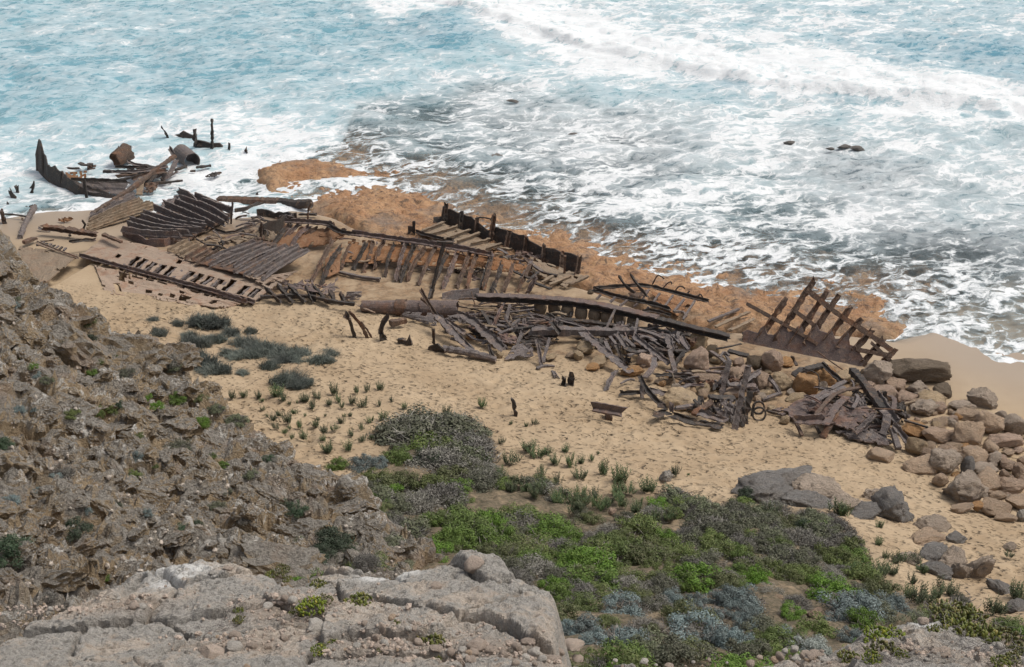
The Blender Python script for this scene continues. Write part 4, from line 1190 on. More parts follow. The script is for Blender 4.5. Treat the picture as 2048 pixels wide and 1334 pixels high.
def wreck_right():
    s = '5'
    p0, p1 = gd(*Z[s](170, 560)), gd(*Z[s](1010, 735))
    d = (p1 - p0).normalized()
    away = Vector((-d.y, d.x, 0)); away = away if away.y > 0 else -away
    tl = R(52)
    nrm = d.cross(away * math.cos(tl) + Vector((0, 0, math.sin(tl)))).normalized()
    def onp(x, y, lift=0.0):
        r = Vector(ray(*Z[s](x, y))); o = Vector((0, 0, CAM_Z)); q = p0 - nrm * lift
        return o + r * ((q - o).dot(nrm) / r.dot(nrm))
    root = thing('lattice_hull_section', 'torn hull side leaning upright with pointed frames like a broken fence', 'hull section', p0.lerp(p1, .5))
    for x0, y0, x1, y1 in [(275, 520, 462, 238), (385, 535, 674, 88), (500, 560, 762, 178), (600, 560, 838, 218), (745, 540, 924, 302), (840, 575, 1000, 390), (935, 625, 1090, 452), (1015, 700, 1162, 528), (1150, 700, 1255, 602)]:
        a, b = onp(x0, y0, .10), onp(x1, y1, .10)
        MB().sweep([a, b], profile('L', .28, .24), up=nrm, seed=seed(), rough=.16, taper=.8).build('frame', 'brown', root)
    for q, w in ((((195, 280), (360, 372), (560, 482), (700, 570)), .16), (((640, 190), (870, 372), (1000, 445), (1232, 612)), .24), (((540, 332), (690, 442)), .18), (((980, 608), (1240, 656)), .2), (((1090, 560), (1230, 690)), .15)):
        MB().sweep([onp(x, y, .0) for x, y in q], profile('box', w, .12), up=nrm, seed=seed(), rough=.12).build('stringer', 'brown', root)
    top = [(165, 485), (200, 470), (270, 490), (290, 450), (320, 440), (340, 500), (385, 510), (420, 470), (445, 420), (475, 430), (490, 490), (530, 480), (560, 440), (590, 450), (605, 510), (640, 500), (665, 430), (690, 430), (720, 470), (780, 500), (800, 470), (830, 540), (860, 530), (900, 480), (925, 500), (935, 580), (980, 590), (1040, 690)]
    bx, by = [165, 300, 440, 600, 750, 900, 1010, 1040], [535, 640, 650, 705, 745, 765, 735, 700]
    cols = [(onp(x, float(np.interp(x, bx, by)), -.01) - Vector((0, 0, .1)), onp(x, y)) for x, y in top]
    pl = MB().wall(cols, .05, 6, .04, 6).build('plating', 'violet', root)
    MB().gplate([onp(905, 660, .15), onp(1000, 640, .2), onp(1010, 740, .1), onp(915, 735, .1)], 6, 5, .05, .3, seed=75).build('patch', 'sandy', pl)
    MB().gplate([onp(700, 730, .12), onp(890, 745, .12), onp(870, 660, .12), onp(780, 650, .12)], 10, 6, .05, .35, seed=76).build('patch', 'sandy', pl)
    MB().gplate([onp(163, 480, .1), onp(240, 480, .45), onp(300, 640, .4), onp(165, 540, .05)], 6, 6, .05, .1, seed=77).build('folded_edge', 'dark', root)

    # collapsed heap at the right end
    G1 = 'plates in the collapsed heap by the boulder bank'
    for q, h, mat, rag, lab in [('350,1052 700,930 780,1040 560,1105', [.1, .3, .5, .25], 'violet', .2, 'broad sand dusted plate at the left of the collapsed heap'),
                                ('690,1095 930,940 1125,1045 950,1195', [.5, .8, .9, .4], 'violet', .12, 'large violet brown plate on top of the collapsed heap'),
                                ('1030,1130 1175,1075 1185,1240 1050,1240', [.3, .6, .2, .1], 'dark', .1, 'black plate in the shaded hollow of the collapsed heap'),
                                ('830,1195 1190,1175 1250,1300 1000,1270', [.25, .4, .2, .1], 'grey', .2, 'pale grey plate at the sandy foot of the collapsed heap'),
                                ('1190,985 1335,985 1325,1045 1215,1055', [1.0, .9, .7, .8], 'dark', .25, 'black rag shaped plate hanging beside the collapsed heap'),
                                ('955,1195 1135,1040 1120,1100 990,1225', [.5, 1.1, 1.0, .4], 'grey', .05, 'tilted grey plate facing the sand in the collapsed heap'),
                                ('900,960 1030,930 1060,1010 960,1020', [.8, .9, .9, .8], 'grey', .25, 'small perforated plate below the thick dark beam of the heap')]:
        tag(MB().gplate(HP(s, q, h), 16, 10, .05, rag, seed=seed(), rough=.06).build('iron_plate', mat), lab, 'plate', G1)
    G2 = 'beams in the collapsed heap by the boulder bank'
    for q, h, w, t, pr, mat, lab in [
        ('955,760 1060,880 1175,1050', [1.1, 1.1, .9], .34, .3, 'box', 'dark', 'thick dark beam leaning over the collapsed heap'),
        ('740,718 810,780 885,842', [.7, .8, .8], .16, .14, 'L', 'dark', 'dark angle bar pointing at the lattice hull side'),
        ('660,965 780,905 905,835', [.6, .8, .9], .22, .06, 'box', 'grey', 'upper of two grey strips crossing the heap plates'),
        ('680,1100 760,990 850,910 1030,878', [.7, .9, 1.0, 1.0], .18, .06, 'box', 'brown', 'long curved brown strip arching over the heap plates'),
        ('670,985 790,930 900,880', [.6, .8, .9], .2, .06, 'box', 'grey', 'lower of two grey strips crossing the heap plates'),
        ('760,1150 850,1000 915,950', [.7, .95, 1.0], .3, .06, 'box', 'violet', 'broad riveted strip curving down the front of the heap'),
        ('1140,930 1210,1030 1285,1130', [1.0, 1.0, .8], .24, .22, 'L', 'grey', 'grey beam sloping to the right over the heap'),
        ('1020,1032 1160,1035 1302,1046', [1.2, 1.25, 1.2], .06, .06, 'round', 'brown', 'thin straight rod lying across the heap'),
        ('548,1120 660,1125 792,1122', [.55, .6, .6], .3, .3, 'L', 'violet', 'boxy girder end sticking out of the front of the heap'),
        ('530,1100 560,1160 592,1232', [.5, .3, .05], .12, .1, 'box', 'brown', 'bent bar hanging from the left of the heap to the sand'),
        ('740,1245 790,1150 842,1060', [.05, .5, .8], .26, .08, 'box', 'brown', 'strip standing in the sand before the heap'),
        ('1172,1060 1210,1100 1172,1225', [1.0, .9, .3], .3, .16, 'box', 'grey', 'pale bone shaped casting in the heap hollow'),
        ('1250,1160 1310,1220 1372,1292', [.8, .5, .2], .22, .2, 'L', 'grey', 'angle beam at the right foot of the heap'),
        ('1240,1180 1262,1250 1285,1325', [.7, .4, .1], .22, .18, 'box', 'grey', 'short beam end resting on a pale boulder at the heap foot'),
        ('700,622 780,682 880,752', [.9, .8, .7], .06, .06, 'round', 'brown', 'thin rod leaning on the lattice hull side'),
        ('525,800 570,760 640,745 762,714', [.6, .8, .8, .7], .3, .1, 'box', 'dark', 'black curved strap above the orange boulders'),
        ('600,745 680,770 715,800 712,905', [.9, 1.0, .9, .3], .06, .06, 'round', 'dark', 'thin hooked rod in front of the orange boulders'),
        ('370,832 400,870 432,922', [.6, .5, .3], .16, .1, 'box', 'grey', 'short strip between the brown boulders left of the heap'),
        ('520,660 535,690 552,722', [.9, .6, .5], .14, .06, 'box', 'dark', 'dark spike above the boulders left of the heap'),
        ('960,1030 1000,960 980,930', [.9, 1.0, 1.0], .14, .05, 'box', 'grey', 'thin strip on the perforated plate of the heap'),
        ('1215,940 1262,960 1250,1040', [1.0, 1.05, .9], .2, .05, 'box', 'violet', 'short violet strip beside the black rag shaped plate'),
        ('1330,1120 1500,1170', [.6, .5], .08, .08, 'box', 'dark', 'black bar wedged among the boulders right of the heap'),
        ('690,1160 720,1215', [.3, .1], .12, .08, 'box', 'dark', 'dark stub at the sandy front of the heap')]:
        beam(HP(s, q, h), w, t, pr, mat, 'iron_girder', lab, 'beam', G2)


def wreck_loose():
    # posts, logs and sheets in the surf on the left
    def P(q, w, t, lab, mat='dark', name='iron_post', cat='post', dy=0.0, grp=None, prof='L', taper=.7):
        beam(standing('1', q, dy), w, t, prof, mat, name, lab, cat, grp, taper=taper, rough=.2)
    P('1292,292 1297,200 1293,112', .26, .22, 'tallest thin black post standing in the surf')
    P('1200,282 1192,230 1198,196', .5, .3, 'thick black stump joined to the low wall in the surf', taper=.9)
    P('1022,232 1000,200 978,168', .3, .2, 'slanting black post left of the surf wall', taper=.4)
    P('1395,312 1397,270', .28, .2, 'short black stub right of the surf wall', taper=.6)
    P('1500,324 1500,293', .35, .25, 'farthest right lone black stub in the surf', taper=.7)
    P('82,606 48,550', .4, .3, 'leaning black stump at the left frame edge in the wash', taper=.8)
    P('98,572 90,535', .45, .3, 'blunt black stump behind the leaning one at the left edge', taper=.8)
    P('190,560 212,502', .25, .2, 'small forked black stump in the wash below the bow', taper=.5)
    P('170,520 200,514', .16, .12, 'little dark prong beside the forked stump', taper=.5)
    P('50,652 40,632', .35, .3, 'low black stub in the wash at the left edge', taper=.7)
    P('18,752 2,690', .5, .3, 'dark stump cut by the left frame edge', taper=.6)
    P('505,795 512,762 498,740', .2, .16, 'small bent post on the loose beam left of the strakes')
    P('537,545 520,480', .16, .14, 'thin black post before the bow shell', taper=.8)
    cols = []
    for bx, by, tx, ty in [(1168, 278, 1172, 262), (1185, 282, 1185, 240), (1205, 284, 1212, 232), (1240, 286, 1240, 262), (1275, 288, 1275, 248), (1310, 290, 1308, 262), (1362, 294, 1355, 282), (1400, 305, 1390, 298)]:
        b = gd(*Z['1'](bx, by)); cols.append((b - Vector((0, 0, .5)), at(*Z['1'](tx, ty), b.y + .2)))
    tag(MB().wall(cols, .12, 4, .2, 9).build('hull_remnant', 'dark'), 'low jagged black hull wall standing in the surf', 'hull remnant')
    cols = []
    for bx, by, tx, ty in [(1050, 222, 1052, 214), (1080, 228, 1080, 208), (1112, 232, 1108, 190), (1150, 238, 1145, 200), (1185, 240, 1182, 226)]:
        b = gd(*Z['1'](bx, by)); cols.append((b - Vector((0, 0, .5)), at(*Z['1'](tx, ty), b.y + .2)))
    tag(MB().wall(cols, .12, 4, .15, 10).build('hull_remnant', 'dark'), 'rounded black hull fragment behind the surf wall', 'hull remnant')
    # cylinders
    a, b = gd(*Z['1'](1098, 318), .45), gd(*Z['1'](1165, 372), .45)
    tag(MB().tube(a, b, .58, .05, 20, 8, .02, 3).build('iron_cylinder', 'grey'), 'open ended iron cylinder lying in white foam', 'cylinder')
    a, b = gd(*Z['1'](700, 362), .5), gd(*Z['1'](775, 312), .75)
    root = thing('torn_winch', 'torn round drum with ragged flanges sticking out of the surf', 'drum', gd(*Z['1'](735, 360)))
    MB().tube(a, b, .5, .05, 18, 6, .07, 4, .62).build('drum', 'brown', root)
    for q in ('720,300 735,288', '790,325 800,285', '730,310 775,372 820,395'):
        MB().sweep(standing('1', q), profile('L', .3, .2), seed=seed(), rough=.25).build('flange', 'dark', root)
    G = 'bars and strips tangled in the surf'
    for q, h, w, t, pr, mat, lab in [
        ('1062,338 960,412 860,492 760,562 650,632 562,690', [1.0, .9, .9, .7, .5, .25], .26, .2, 'box', 'brown', 'longest bent beam sweeping out of the surf tangle onto the sand'),
        ('770,372 830,398 905,402', [.9, .6, .5], .2, .14, 'L', 'grey', 'bar running right from the torn drum'),
        ('630,432 720,436 805,442', [.5, .6, .6], .2, .16, 'box', 'dark', 'dark bar reaching left out of the surf tangle'),
        ('700,408 800,410 900,412', .5, .18, .14, 'L', 'dark', 'dark bar just below the torn drum'),
        ('705,462 770,455 832,450', .5, .3, .12, 'box', 'brown', 'brown strip in the middle of the surf tangle'),
        ('1032,290 1048,312 1062,335', [1.3, 1.1, 1.0], .22, .18, 'L', 'grey', 'short arm pointing up beside the iron cylinder'),
        ('1190,408 1235,404 1280,397', .3, .2, .14, 'box', 'dark', 'dark bar in the foam right of the iron cylinder'),
        ('900,502 1000,500 1112,488', .35, .16, .1, 'box', 'dark', 'thin dark bar pointing right from the surf tangle'),
        ('1010,475 1045,420 1068,368', [.4, .8, 1.1], .34, .08, 'box', 'grey', 'upright bent strip at the right of the surf tangle'),
        ('820,475 900,450 1000,432', [.6, .8, .8], .3, .14, 'L', 'brown', 'broad angle bar lying under the longest bent beam'),
        ('690,438 850,436 1010,405', [.7, .9, .9], .2, .14, 'L', 'grey', 'long angle bar across the surf tangle'),
        ('720,485 800,470 870,440', [.5, .6, .8], .26, .1, 'box', 'dark', 'dark strip above the bow shell'),
        ('870,520 920,480 950,440', [.4, .7, .8], .3, .1, 'box', 'dark', 'dark strip in the lower right of the surf tangle'),
        ('780,560 830,500 860,470', [.5, .7, .8], .3, .1, 'box', 'grey', 'grey strip beside the longest bent beam'),
        ('845,580 850,520 862,480', [.4, .7, .8], .4, .08, 'box', 'sandy', 'sandy strip where the surf tangle meets the strakes'),
        ('410,412 450,416 480,412', .25, .16, .1, 'box', 'dark', 'dark scrap awash near the torn drum'),
        ('1060,425 1110,410 1130,398', .4, .18, .14, 'box', 'dark', 'stub between surf tangle and iron cylinder'),
        ('480,382 520,398 560,384', [.4, .35, .3], .3, .1, 'box', 'dark', 'dark flat scrap awash above the bow'),
        ('1150,432 1185,430', .25, .14, .1, 'box', 'dark', 'tiny dark bar in foam below the cylinder')]:
        beam(HP('1', q, h), w, t, pr, mat, 'iron_bar', lab, 'bar', G)
    for q, h, mat, lab in [('1245,462 1300,438 1362,430 1300,462', .25, 'dark', 'dark lens shaped plate awash in the foam'), ('528,425 530,395 582,392 575,420', [.2, .5, .55, .3], 'brown', 'small brown plate standing in foam above the bow'),
                           ('870,560 880,500 960,500 940,560', [.3, .6, .6, .3], 'brown', 'brown plate on the right flank of the surf tangle'), ('345,722 420,708 450,720 380,742', [.2, .35, .25, .1], 'orange', 'small orange plate on wet sand left of the strakes'),
                           ('950,640 1090,562 1110,600 1000,660', [.3, .5, .45, .3], 'grey', 'curved grey plate behind the deep frames')]:
        tag(MB().gplate(HP('1', q, h), 10, 6, .06, .2, seed=seed(), rough=.06).build('iron_plate', mat), lab, 'plate')
    beam(HP('1', '212,648 165,720 140,780 122,832', [.6, .4, .25, .1]), .36, .3, 'round', 'grey', 'washed_log', 'thick grey log lying half in the wash at the left', 'log', taper=.8)
    beam(HP('1', '30,692 90,696 160,706', .25), .1, .08, 'box', 'dark', 'iron_bar', 'thin dark rod beside the grey log at the left', 'bar')
    beam(HP('1', '262,782 400,800 582,826', [.4, .35, .3]), .34, .26, 'I', 'brown', 'iron_girder', 'loose girder lying on the sand left of the strakes', 'beam')
    beam(HP('1', '142,866 215,836', .3), .3, .16, 'box', 'brown', 'iron_girder', 'short block of iron on the sand below the grey log', 'beam')
    beam(HP('1', '625,815 680,838 738,862', .55), .2, .14, 'box', 'brown', 'iron_girder', 'short bar at the upper edge of the slotted deck plate', 'beam')
    beam(HP('1', '430,862 500,850 580,848', [.65, .7, .6]), .2, .12, 'L', 'dark', 'iron_bar', 'dark angle bar above the grating', 'bar')
    # round log spars by the reef
    beam(HP('2', '-170,165 80,172 300,180', .25), .7, .5, 'round', 'brown', 'hollow_spar', 'long dark pipe like spar lying along the foam edge', 'spar', rough=.06)
    beam(HP('2', '300,172 420,190 540,188', .22), .6, .4, 'round', 'dark', 'hollow_spar', 'short black spar end to the right of the long spar', 'spar', rough=.1)
    tag(MB().wall([(a - Vector((0, 0, .3)), a + Vector((0, .1, .22))) for a in HP('2', '-40,262 60,250 140,215 210,205 330,200', .15)], .1, 3, .2, 5).build('torn_strip', 'dark'), 'torn black strip winding along the sand below the long spar', 'strip')
    tag(MB().wall([(a - Vector((0, 0, .3)), a + Vector((0, .1, .25))) for a in HP('2', '130,275 210,270 300,290 440,300', .15)], .1, 3, .2, 6).build('torn_strip', 'dark'), 'second torn black strip nearer the row of frames', 'strip')
    beam(standing('2', '533,315 530,240 560,180'), .12, .1, 'box', 'brown', 'iron_post', 'thin bent post above the first stringer', 'post')
    beam(standing('2', '140,135 120,108'), .25, .2, 'L', 'dark', 'iron_post', 'small dark stub in foam above the long spar', 'post')
    beam(HP('2', '465,268 600,270', .2), .16, .1, 'box', 'dark', 'iron_bar', 'thin bar lying where sand meets orange reef', 'bar')
    for q, lab in (('105,515 103,455', 'left of two short pegs by the long frame panel'), ('165,470 180,335', 'jagged post at the upper end of the long frame panel')):
        beam(standing('2', q), .16, .14, 'L', 'sandy' if '105' in q else 'brown', 'iron_post', lab, 'post')
    tag(MB().gplate(HP('2', '-150,470 60,395 120,420 -20,500', .15), 14, 6, .06, .2, seed=93).build('iron_plate', 'sandy'), 'sandy plate between the deep frames and the first row', 'plate')
    # crossed debris where row 2 has a tangle
    beam(HP('2', '1480,930 1500,860', [.4, .6]), .12, .1, 'box', 'dark', 'iron_bar', 'short bar at the foot of the tall thin pole', 'bar')
    pole = beam(standing('2', '1485,930 1540,720 1600,500', .5), .14, .13, 'box', 'dark', 'leaning_pole', 'tall thin black pole standing between frames and iron tube', 'pole', rough=.2)
    f = standing('2', '1485,930 1540,720 1600,500', .5)[-1]
    MB().sweep([f - pole.location + Vector((-.35, 0, .1)), f - pole.location + Vector((.45, 0, .05))], profile('box', .16, .12), seed=4).build('cross_piece', 'dark').parent = pole

    # sand slope pieces
    s = '7'
    root = thing('bent_iron_strut', 'bent iron frame like an inverted V standing on bare sand', 'bent frame', gd(*Z[s](150, 530)))
    for q, w in (('125,525 92,430 62,350 78,312', .24), ('258,536 190,430 120,350 80,312', .2), ('312,522 240,455 190,400', .1)):
        MB().sweep(standing(s, q, .1), profile('L', w, w * .8), seed=seed(), rough=.18).build('leg', 'brown' if w < .23 else 'dark', root)
    root = thing('hooked_post', 'curved iron post with broad foot right of the bent frame', 'post', gd(*Z[s](400, 550)))
    MB().sweep(standing(s, '400,550 388,480 415,400 462,330', .1), profile('L', .22, .2), seed=7, rough=.18).build('shaft', 'dark', root)
    MB().wall([(gd(*Z[s](x, 562)) - Vector((0, 0, .1)), at(*Z[s](x, y), gd(*Z[s](x, 562)).y)) for x, y in ((372, 520), (395, 505), (420, 535), (442, 560))], .12, 3, .1, 3).build('foot', 'dark', root)
    beam(HP(s, '470,405 540,390 608,372', [.25, .3, .35]), .3, .26, 'box', 'brown', 'iron_stub', 'boxy brown iron stub lying beside the hooked post', 'stub')
    cols = [(gd(*Z[s](x, y0)) - Vector((0, 0, .15)), at(*Z[s](x, y1), gd(*Z[s](x, y0)).y)) for x, y0, y1 in ((535, 585, 548), (580, 592, 555), (615, 600, 570), (632, 605, 545), (645, 606, 505), (652, 606, 545), (668, 610, 592))]
    tag(MB().wall(cols, .14, 3, .06, 8).build('buried_plate', 'dark'), 'low black plate with a spike sunk in the sand', 'plate')
    cols = [(gd(*Z[s](x, y0)) - Vector((0, 0, .15)), at(*Z[s](x, y1), gd(*Z[s](x, y0)).y)) for x, y0, y1 in ((820, 638, 625), (860, 645, 608), (882, 650, 600), (905, 655, 600), (940, 662, 622), (975, 670, 655))]
    root = thing('spiked_plate', 'black humped plate with upright spike at the edge of the debris tangle', 'plate', cols[2][0])
    MB().wall(cols, .14, 3, .06, 9).build('plate', 'dark', root)
    MB().sweep(standing(s, '888,650 884,540 884,455'), profile('L', .16, .14), seed=8).build('spike', 'dark', root)
    beam(standing('0', '1030,833 1026,818 1022,803'), .2, .14, 'L', 'dark', 'iron_post', 'single short dark post standing on open sand', 'post')
    root = thing('t_shaped_girder', 'T shaped rusty girder piece lying alone on open sand', 'girder', gd(*Z['6'](200, 800)))
    MB().sweep(HP('6', '35,735 200,765 368,795', .42), profile('L', .3, .34), seed=9, rough=.06).build('head', 'violet', root)
    MB().sweep(standing('6', '205,835 200,770'), profile('box', .4, .25), seed=9).build('stem', 'brown', root)
    root = thing('jagged_stump', 'small jagged black stump alone on the sand below the tangle', 'stump', gd(1140, 766))
    for q in ('1132,768 1133,752', '1139,769 1138,748', '1146,768 1148,754'):
        MB().sweep(standing('0', q), profile('L', .26, .2), seed=seed(), rough=.3).build('spike', 'dark', root)
    tag(MB().gplate(HP(s, '1965,840 2000,845 2048,915 1995,905', .05), 5, 3, .05, .15, seed=97).build('iron_scrap', 'grey'), 'thin grey scrap flat on the sand near the jagged stump', 'scrap')

    # the tangle between the iron tube and the boulders
    GA, GB, GC = 'strips and rods in the tangle right of the iron tube', 'strips in the tangle below the twin girders', 'boards and bars among the near boulders'
    T = [
        ('7', '750,85 850,260 990,455', [1.9, 1.1, .3], .13, .13, 'L', 'brown', 'slanting rusty pole crossing the right end of the iron tube', None),
        ('7', '750,170 840,232', [1.4, 1.1], .14, .12, 'box', 'brown', 'short arm on the slanting rusty pole', None),
        ('7', '918,310 1060,460 1245,645', [.9, .6, .2], .34, .08, 'L', 'grey', 'broad grey board sloping from the iron tube to the sand', None),
        ('7', '1000,380 1080,430 1172,495', [.7, .55, .4], .24, .12, 'L', 'grey', 'short strip beside the broad grey board', None),
        ('7', '1085,312 1170,325 1260,375 1400,500 1545,638', [.8, .85, .8, .6, .25], .40, .16, 'L', 'grey', 'long curved strap bending down through the tangle', None),
        ('7', '975,645 1050,650 1250,690 1445,740', [.2, .25, .2, .15], .36, .3, 'round', 'grey', 'long rounded strip lying along the sand edge of the tangle', None),
        ('7', '1400,612 1415,680 1442,742', [.6, .4, .1], .14, .1, 'L', 'dark', 'bent bar at the sandy lower edge of the tangle', None),
        ('7', '1035,545 1100,560 1162,592', .25, .14, .08, 'box', 'grey', 'small strip over the bare sand inside the tangle', None),
        ('7', '1185,262 1400,255 1500,290', [.6, .6, .5], .07, .07, 'round', 'sandy', None, GA), ('7', '1200,322 1310,318 1425,310', .5, .08, .08, 'round', 'grey', None, GA),
        ('7', '1195,228 1300,240 1420,262', .6, .07, .07, 'round', 'sandy', None, GA), ('7', '1515,302 1660,290 1805,270', .6, .09, .09, 'round', 'grey', None, GA),
        ('7', '1740,352 1880,370 2040,400', .5, .1, .08, 'box', 'grey', None, GA), ('7', '1210,350 1400,360 1530,335', .45, .08, .08, 'round', 'sandy', None, GA),
        ('7', '1260,390 1420,380 1600,395', .4, .12, .08, 'box', 'grey', None, GA), ('7', '1330,285 1480,300 1640,320', .5, .07, .07, 'round', 'sandy', None, GA),
        ('7', '1530,232 1480,340 1440,442', [1.0, .7, .3], .16, .08, 'L', 'violet', 'upright violet strip leaning in the rod bundle', None), ('7', '1582,242 1560,300 1540,372', [.9, .7, .4], .14, .08, 'box', 'grey', None, GA),
        ('7', '1680,362 1620,410 1560,475', [.7, .5, .3], .14, .1, 'box', 'grey', None, GA), ('7', '1732,362 1730,420 1720,482', [.7, .5, .3], .16, .08, 'L', 'grey', None, GA),
        ('7', '1692,502 1668,560 1640,625', [.6, .4, .15], .16, .08, 'box', 'grey', None, GA), ('7', '1450,420 1600,440 1760,430', .4, .2, .08, 'box', 'grey', None, GA),
        ('7', '1190,430 1320,470 1460,560', [.4, .4, .3], .3, .06, 'box', 'violet', None, GA), ('7', '1300,430 1420,440 1500,480', .35, .22, .06, 'box', 'grey', None, GA),
        ('7', '1180,500 1260,560 1380,570', .25, .12, .08, 'box', 'grey', None, GA), ('7', '1330,590 1420,560 1480,600', .25, .14, .08, 'box', 'grey', None, GA),
        ('7', '1560,440 1700,480 1840,470', .35, .26, .08, 'box', 'violet', None, GA), ('7', '1770,420 1900,440 2030,440', .4, .18, .08, 'L', 'grey', None, GA),
        ('7', '1840,555 1870,670 1890,792', [.9, .5, .05], .16, .1, 'L', 'grey', 'left prong of the crossed bars planted in the sand', None), ('7', '1952,540 1920,650 1890,765', [.9, .5, .1], .14, .1, 'box', 'grey', 'right prong of the crossed bars planted in the sand', None),
        ('7', '1835,822 1900,795 1995,802', .08, .12, .08, 'box', 'grey', 'thin bar at the foot of the crossed bars', None),
        ('7', '1985,390 2010,430 2048,480', [1.0, .9, .7], .22, .14, 'L', 'dark', 'dark slanting stub above the long timber', None),
        ('3', '1030,1112 1250,1105 1500,1110 1850,1112', [.55, .6, .6, .55], .36, .3, 'box', 'grey', 'long level grey timber below the lower girder', None),
        ('3', '1250,1015 1330,1035 1440,1070', [.7, .7, .6], .14, .08, 'L', 'grey', None, GB), ('3', '860,900 840,1010 830,1030', [.8, .5, .4], .12, .08, 'box', 'grey', None, GA),
        ('4', '128,802 350,1000 640,1230', [.75, .6, .25], .36, .09, 'L', 'grey', 'widest pale board slanting down over the orange boulder', None),
        ('4', '335,905 360,960 400,1040', [.7, .6, .5], .16, .08, 'box', 'grey', None, GB), ('4', '490,822 550,910 622,1012', [.7, .6, .4], .24, .1, 'L', 'grey', None, GB), ('4', '545,870 600,910 655,962', [.6, .55, .5], .18, .08, 'box', 'grey', None, GB),
        ('4', '672,842 850,990 1045,1135', [.75, .6, .35], .26, .14, 'L', 'grey', 'long grey angle bar pointing at the great round boulder', None), ('4', '700,772 820,800 962,862', [.7, .7, .65], .2, .08, 'box', 'grey', None, GB),
        ('4', '820,872 880,910 952,962', [.6, .6, .5], .12, .08, 'box', 'grey', None, GB), ('4', '1062,832 1085,920 1102,1012', [.9, .7, .5], .28, .1, 'L', 'grey', 'upright grey strip left of the tan boulder', None),
        ('4', '1050,1005 1080,1120 1112,1242', [.7, .5, .2], .22, .12, 'box', 'grey', 'bent grey strip leaning left of the great round boulder', None), ('4', '1222,1052 1170,1120 1112,1202', [.6, .4, .2], .24, .1, 'L', 'dark', 'dark strip propped against the great round boulder', None),
        ('4', '1205,840 1240,910 1282,985', [.8, .7, .6], .16, .1, 'L', 'grey', None, GB), ('4', '1150,850 1200,930 1262,1002', [.8, .7, .55], .18, .1, 'box', 'grey', None, GB), ('4', '1080,832 1130,880 1172,922', [.8, .75, .7], .18, .08, 'box', 'grey', None, GB),
        ('4', '1152,800 1140,840 1150,870', [.95, .9, .8], .16, .08, 'box', 'grey', None, GB), ('4', '388,850 420,890 455,935', [.65, .6, .5], .14, .08, 'box', 'grey', None, GB), ('4', '480,960 500,1020 530,1085', [.6, .4, .2], .2, .1, 'L', 'dark', None, GB),
        ('4', '560,980 640,1020 760,1030', [.5, .5, .4], .26, .08, 'box', 'dark', None, GB), ('4', '760,960 860,1020 960,1040', [.5, .5, .4], .3, .08, 'box', 'dark', None, GB), ('4', '870,920 960,980 1050,1000', [.6, .6, .5], .22, .1, 'L', 'dark', None, GB),
        ('4', '720,860 800,850 900,900', [.6, .65, .6], .16, .08, 'box', 'grey', None, GB), ('4', '600,1060 700,1020 830,1010', [.4, .45, .5], .2, .08, 'box', 'grey', None, GB), ('4', '0,800 130,800 300,790', .55, .3, .14, 'box', 'grey', None, GB),
        ('4', '940,880 1030,930 1060,1010', [.6, .6, .5], .18, .08, 'box', 'dark', None, GB), ('4', '830,1040 880,1080 935,1115', [.5, .4, .3], .16, .08, 'box', 'grey', None, GB), ('4', '1110,1020 1180,1000 1240,1020', .5, .22, .08, 'box', 'dark', None, GB),
        ('4', '1570,985 1680,970 1850,930', .4, .08, .05, 'box', 'dark', 'thin curved bar beneath the end of the long girder', None), ('4', '1720,1012 1810,1040 1912,1062', .4, .3, .1, 'box', 'dark', 'dark flat bar on the sand below the lattice', None),
        ('4', '1650,1030 1690,1080 1722,1125', .45, .12, .08, 'box', 'grey', None, GC),
        ('6', '305,335 235,440 200,545', [.45, .3, .05], .2, .12, 'L', 'grey', 'bent strip standing in sand at the left of the near boulders', None),
        ('6', '560,402 600,500 680,600 765,702', [.7, .6, .5, .2], .18, .14, 'L', 'dark', 'long dark bowed bar before the tan half buried boulder', None), ('6', '690,192 690,280 640,350 580,412', [.8, .8, .7, .5], .26, .08, 'box', 'grey', 'pale twisted strip rising above the orange boulder', None),
        ('6', '330,572 480,570 632,552', [.1, .2, .25], .2, .14, 'L', 'dark', 'low dark bar lying on sand at the left of the near boulders', None), ('6', '555,500 555,560 562,622', [.5, .3, .05], .14, .08, 'box', 'grey', None, GC), ('6', '650,532 780,560 922,588', .35, .3, .08, 'L', 'grey', 'angle strip resting on the tan half buried boulder', None),
        ('6', '890,562 980,520 1082,480', [.5, .55, .5], .16, .06, 'box', 'grey', None, GC), ('6', '770,690 800,700 832,735', .3, .3, .1, 'L', 'dark', None, GC), ('6', '680,812 730,780 802,770', .2, .34, .1, 'L', 'dark', 'small dark crumpled piece at the sand edge', None),
        ('6', '890,802 960,820 1120,880 1415,922', [.25, .25, .15, .1], .28, .12, 'L', 'dark', 'long wavy black strip lying along the sand edge', None), ('6', '905,690 900,780', [.6, .25], .18, .12, 'L', 'grey', None, GC), ('6', '920,735 1030,720 1142,702', [.35, .4, .45], .16, .1, 'box', 'grey', None, GC),
        ('6', '1118,812 1210,730 1322,662', [.25, .5, .7], .3, .1, 'box', 'brown', 'brown board slanting up left of the tall boards', None), ('6', '1228,622 1215,700 1180,760', [.7, .5, .3], .24, .1, 'L', 'dark', None, GC), ('6', '1180,772 1320,820 1455,865', [.4, .35, .3], .3, .16, 'L', 'grey', 'thick angle bar at the base of the tall boards', None),
        ('6', '1280,612 1400,625 1550,632', .65, .3, .1, 'box', 'dark', None, GC), ('6', '1600,482 1700,410 1832,332', [.8, .8, .7], .2, .14, 'L', 'grey', 'slanting grey bar behind the tall boards', None), ('6', '1480,480 1620,490 1790,500', .6, .3, .1, 'box', 'grey', None, GC),
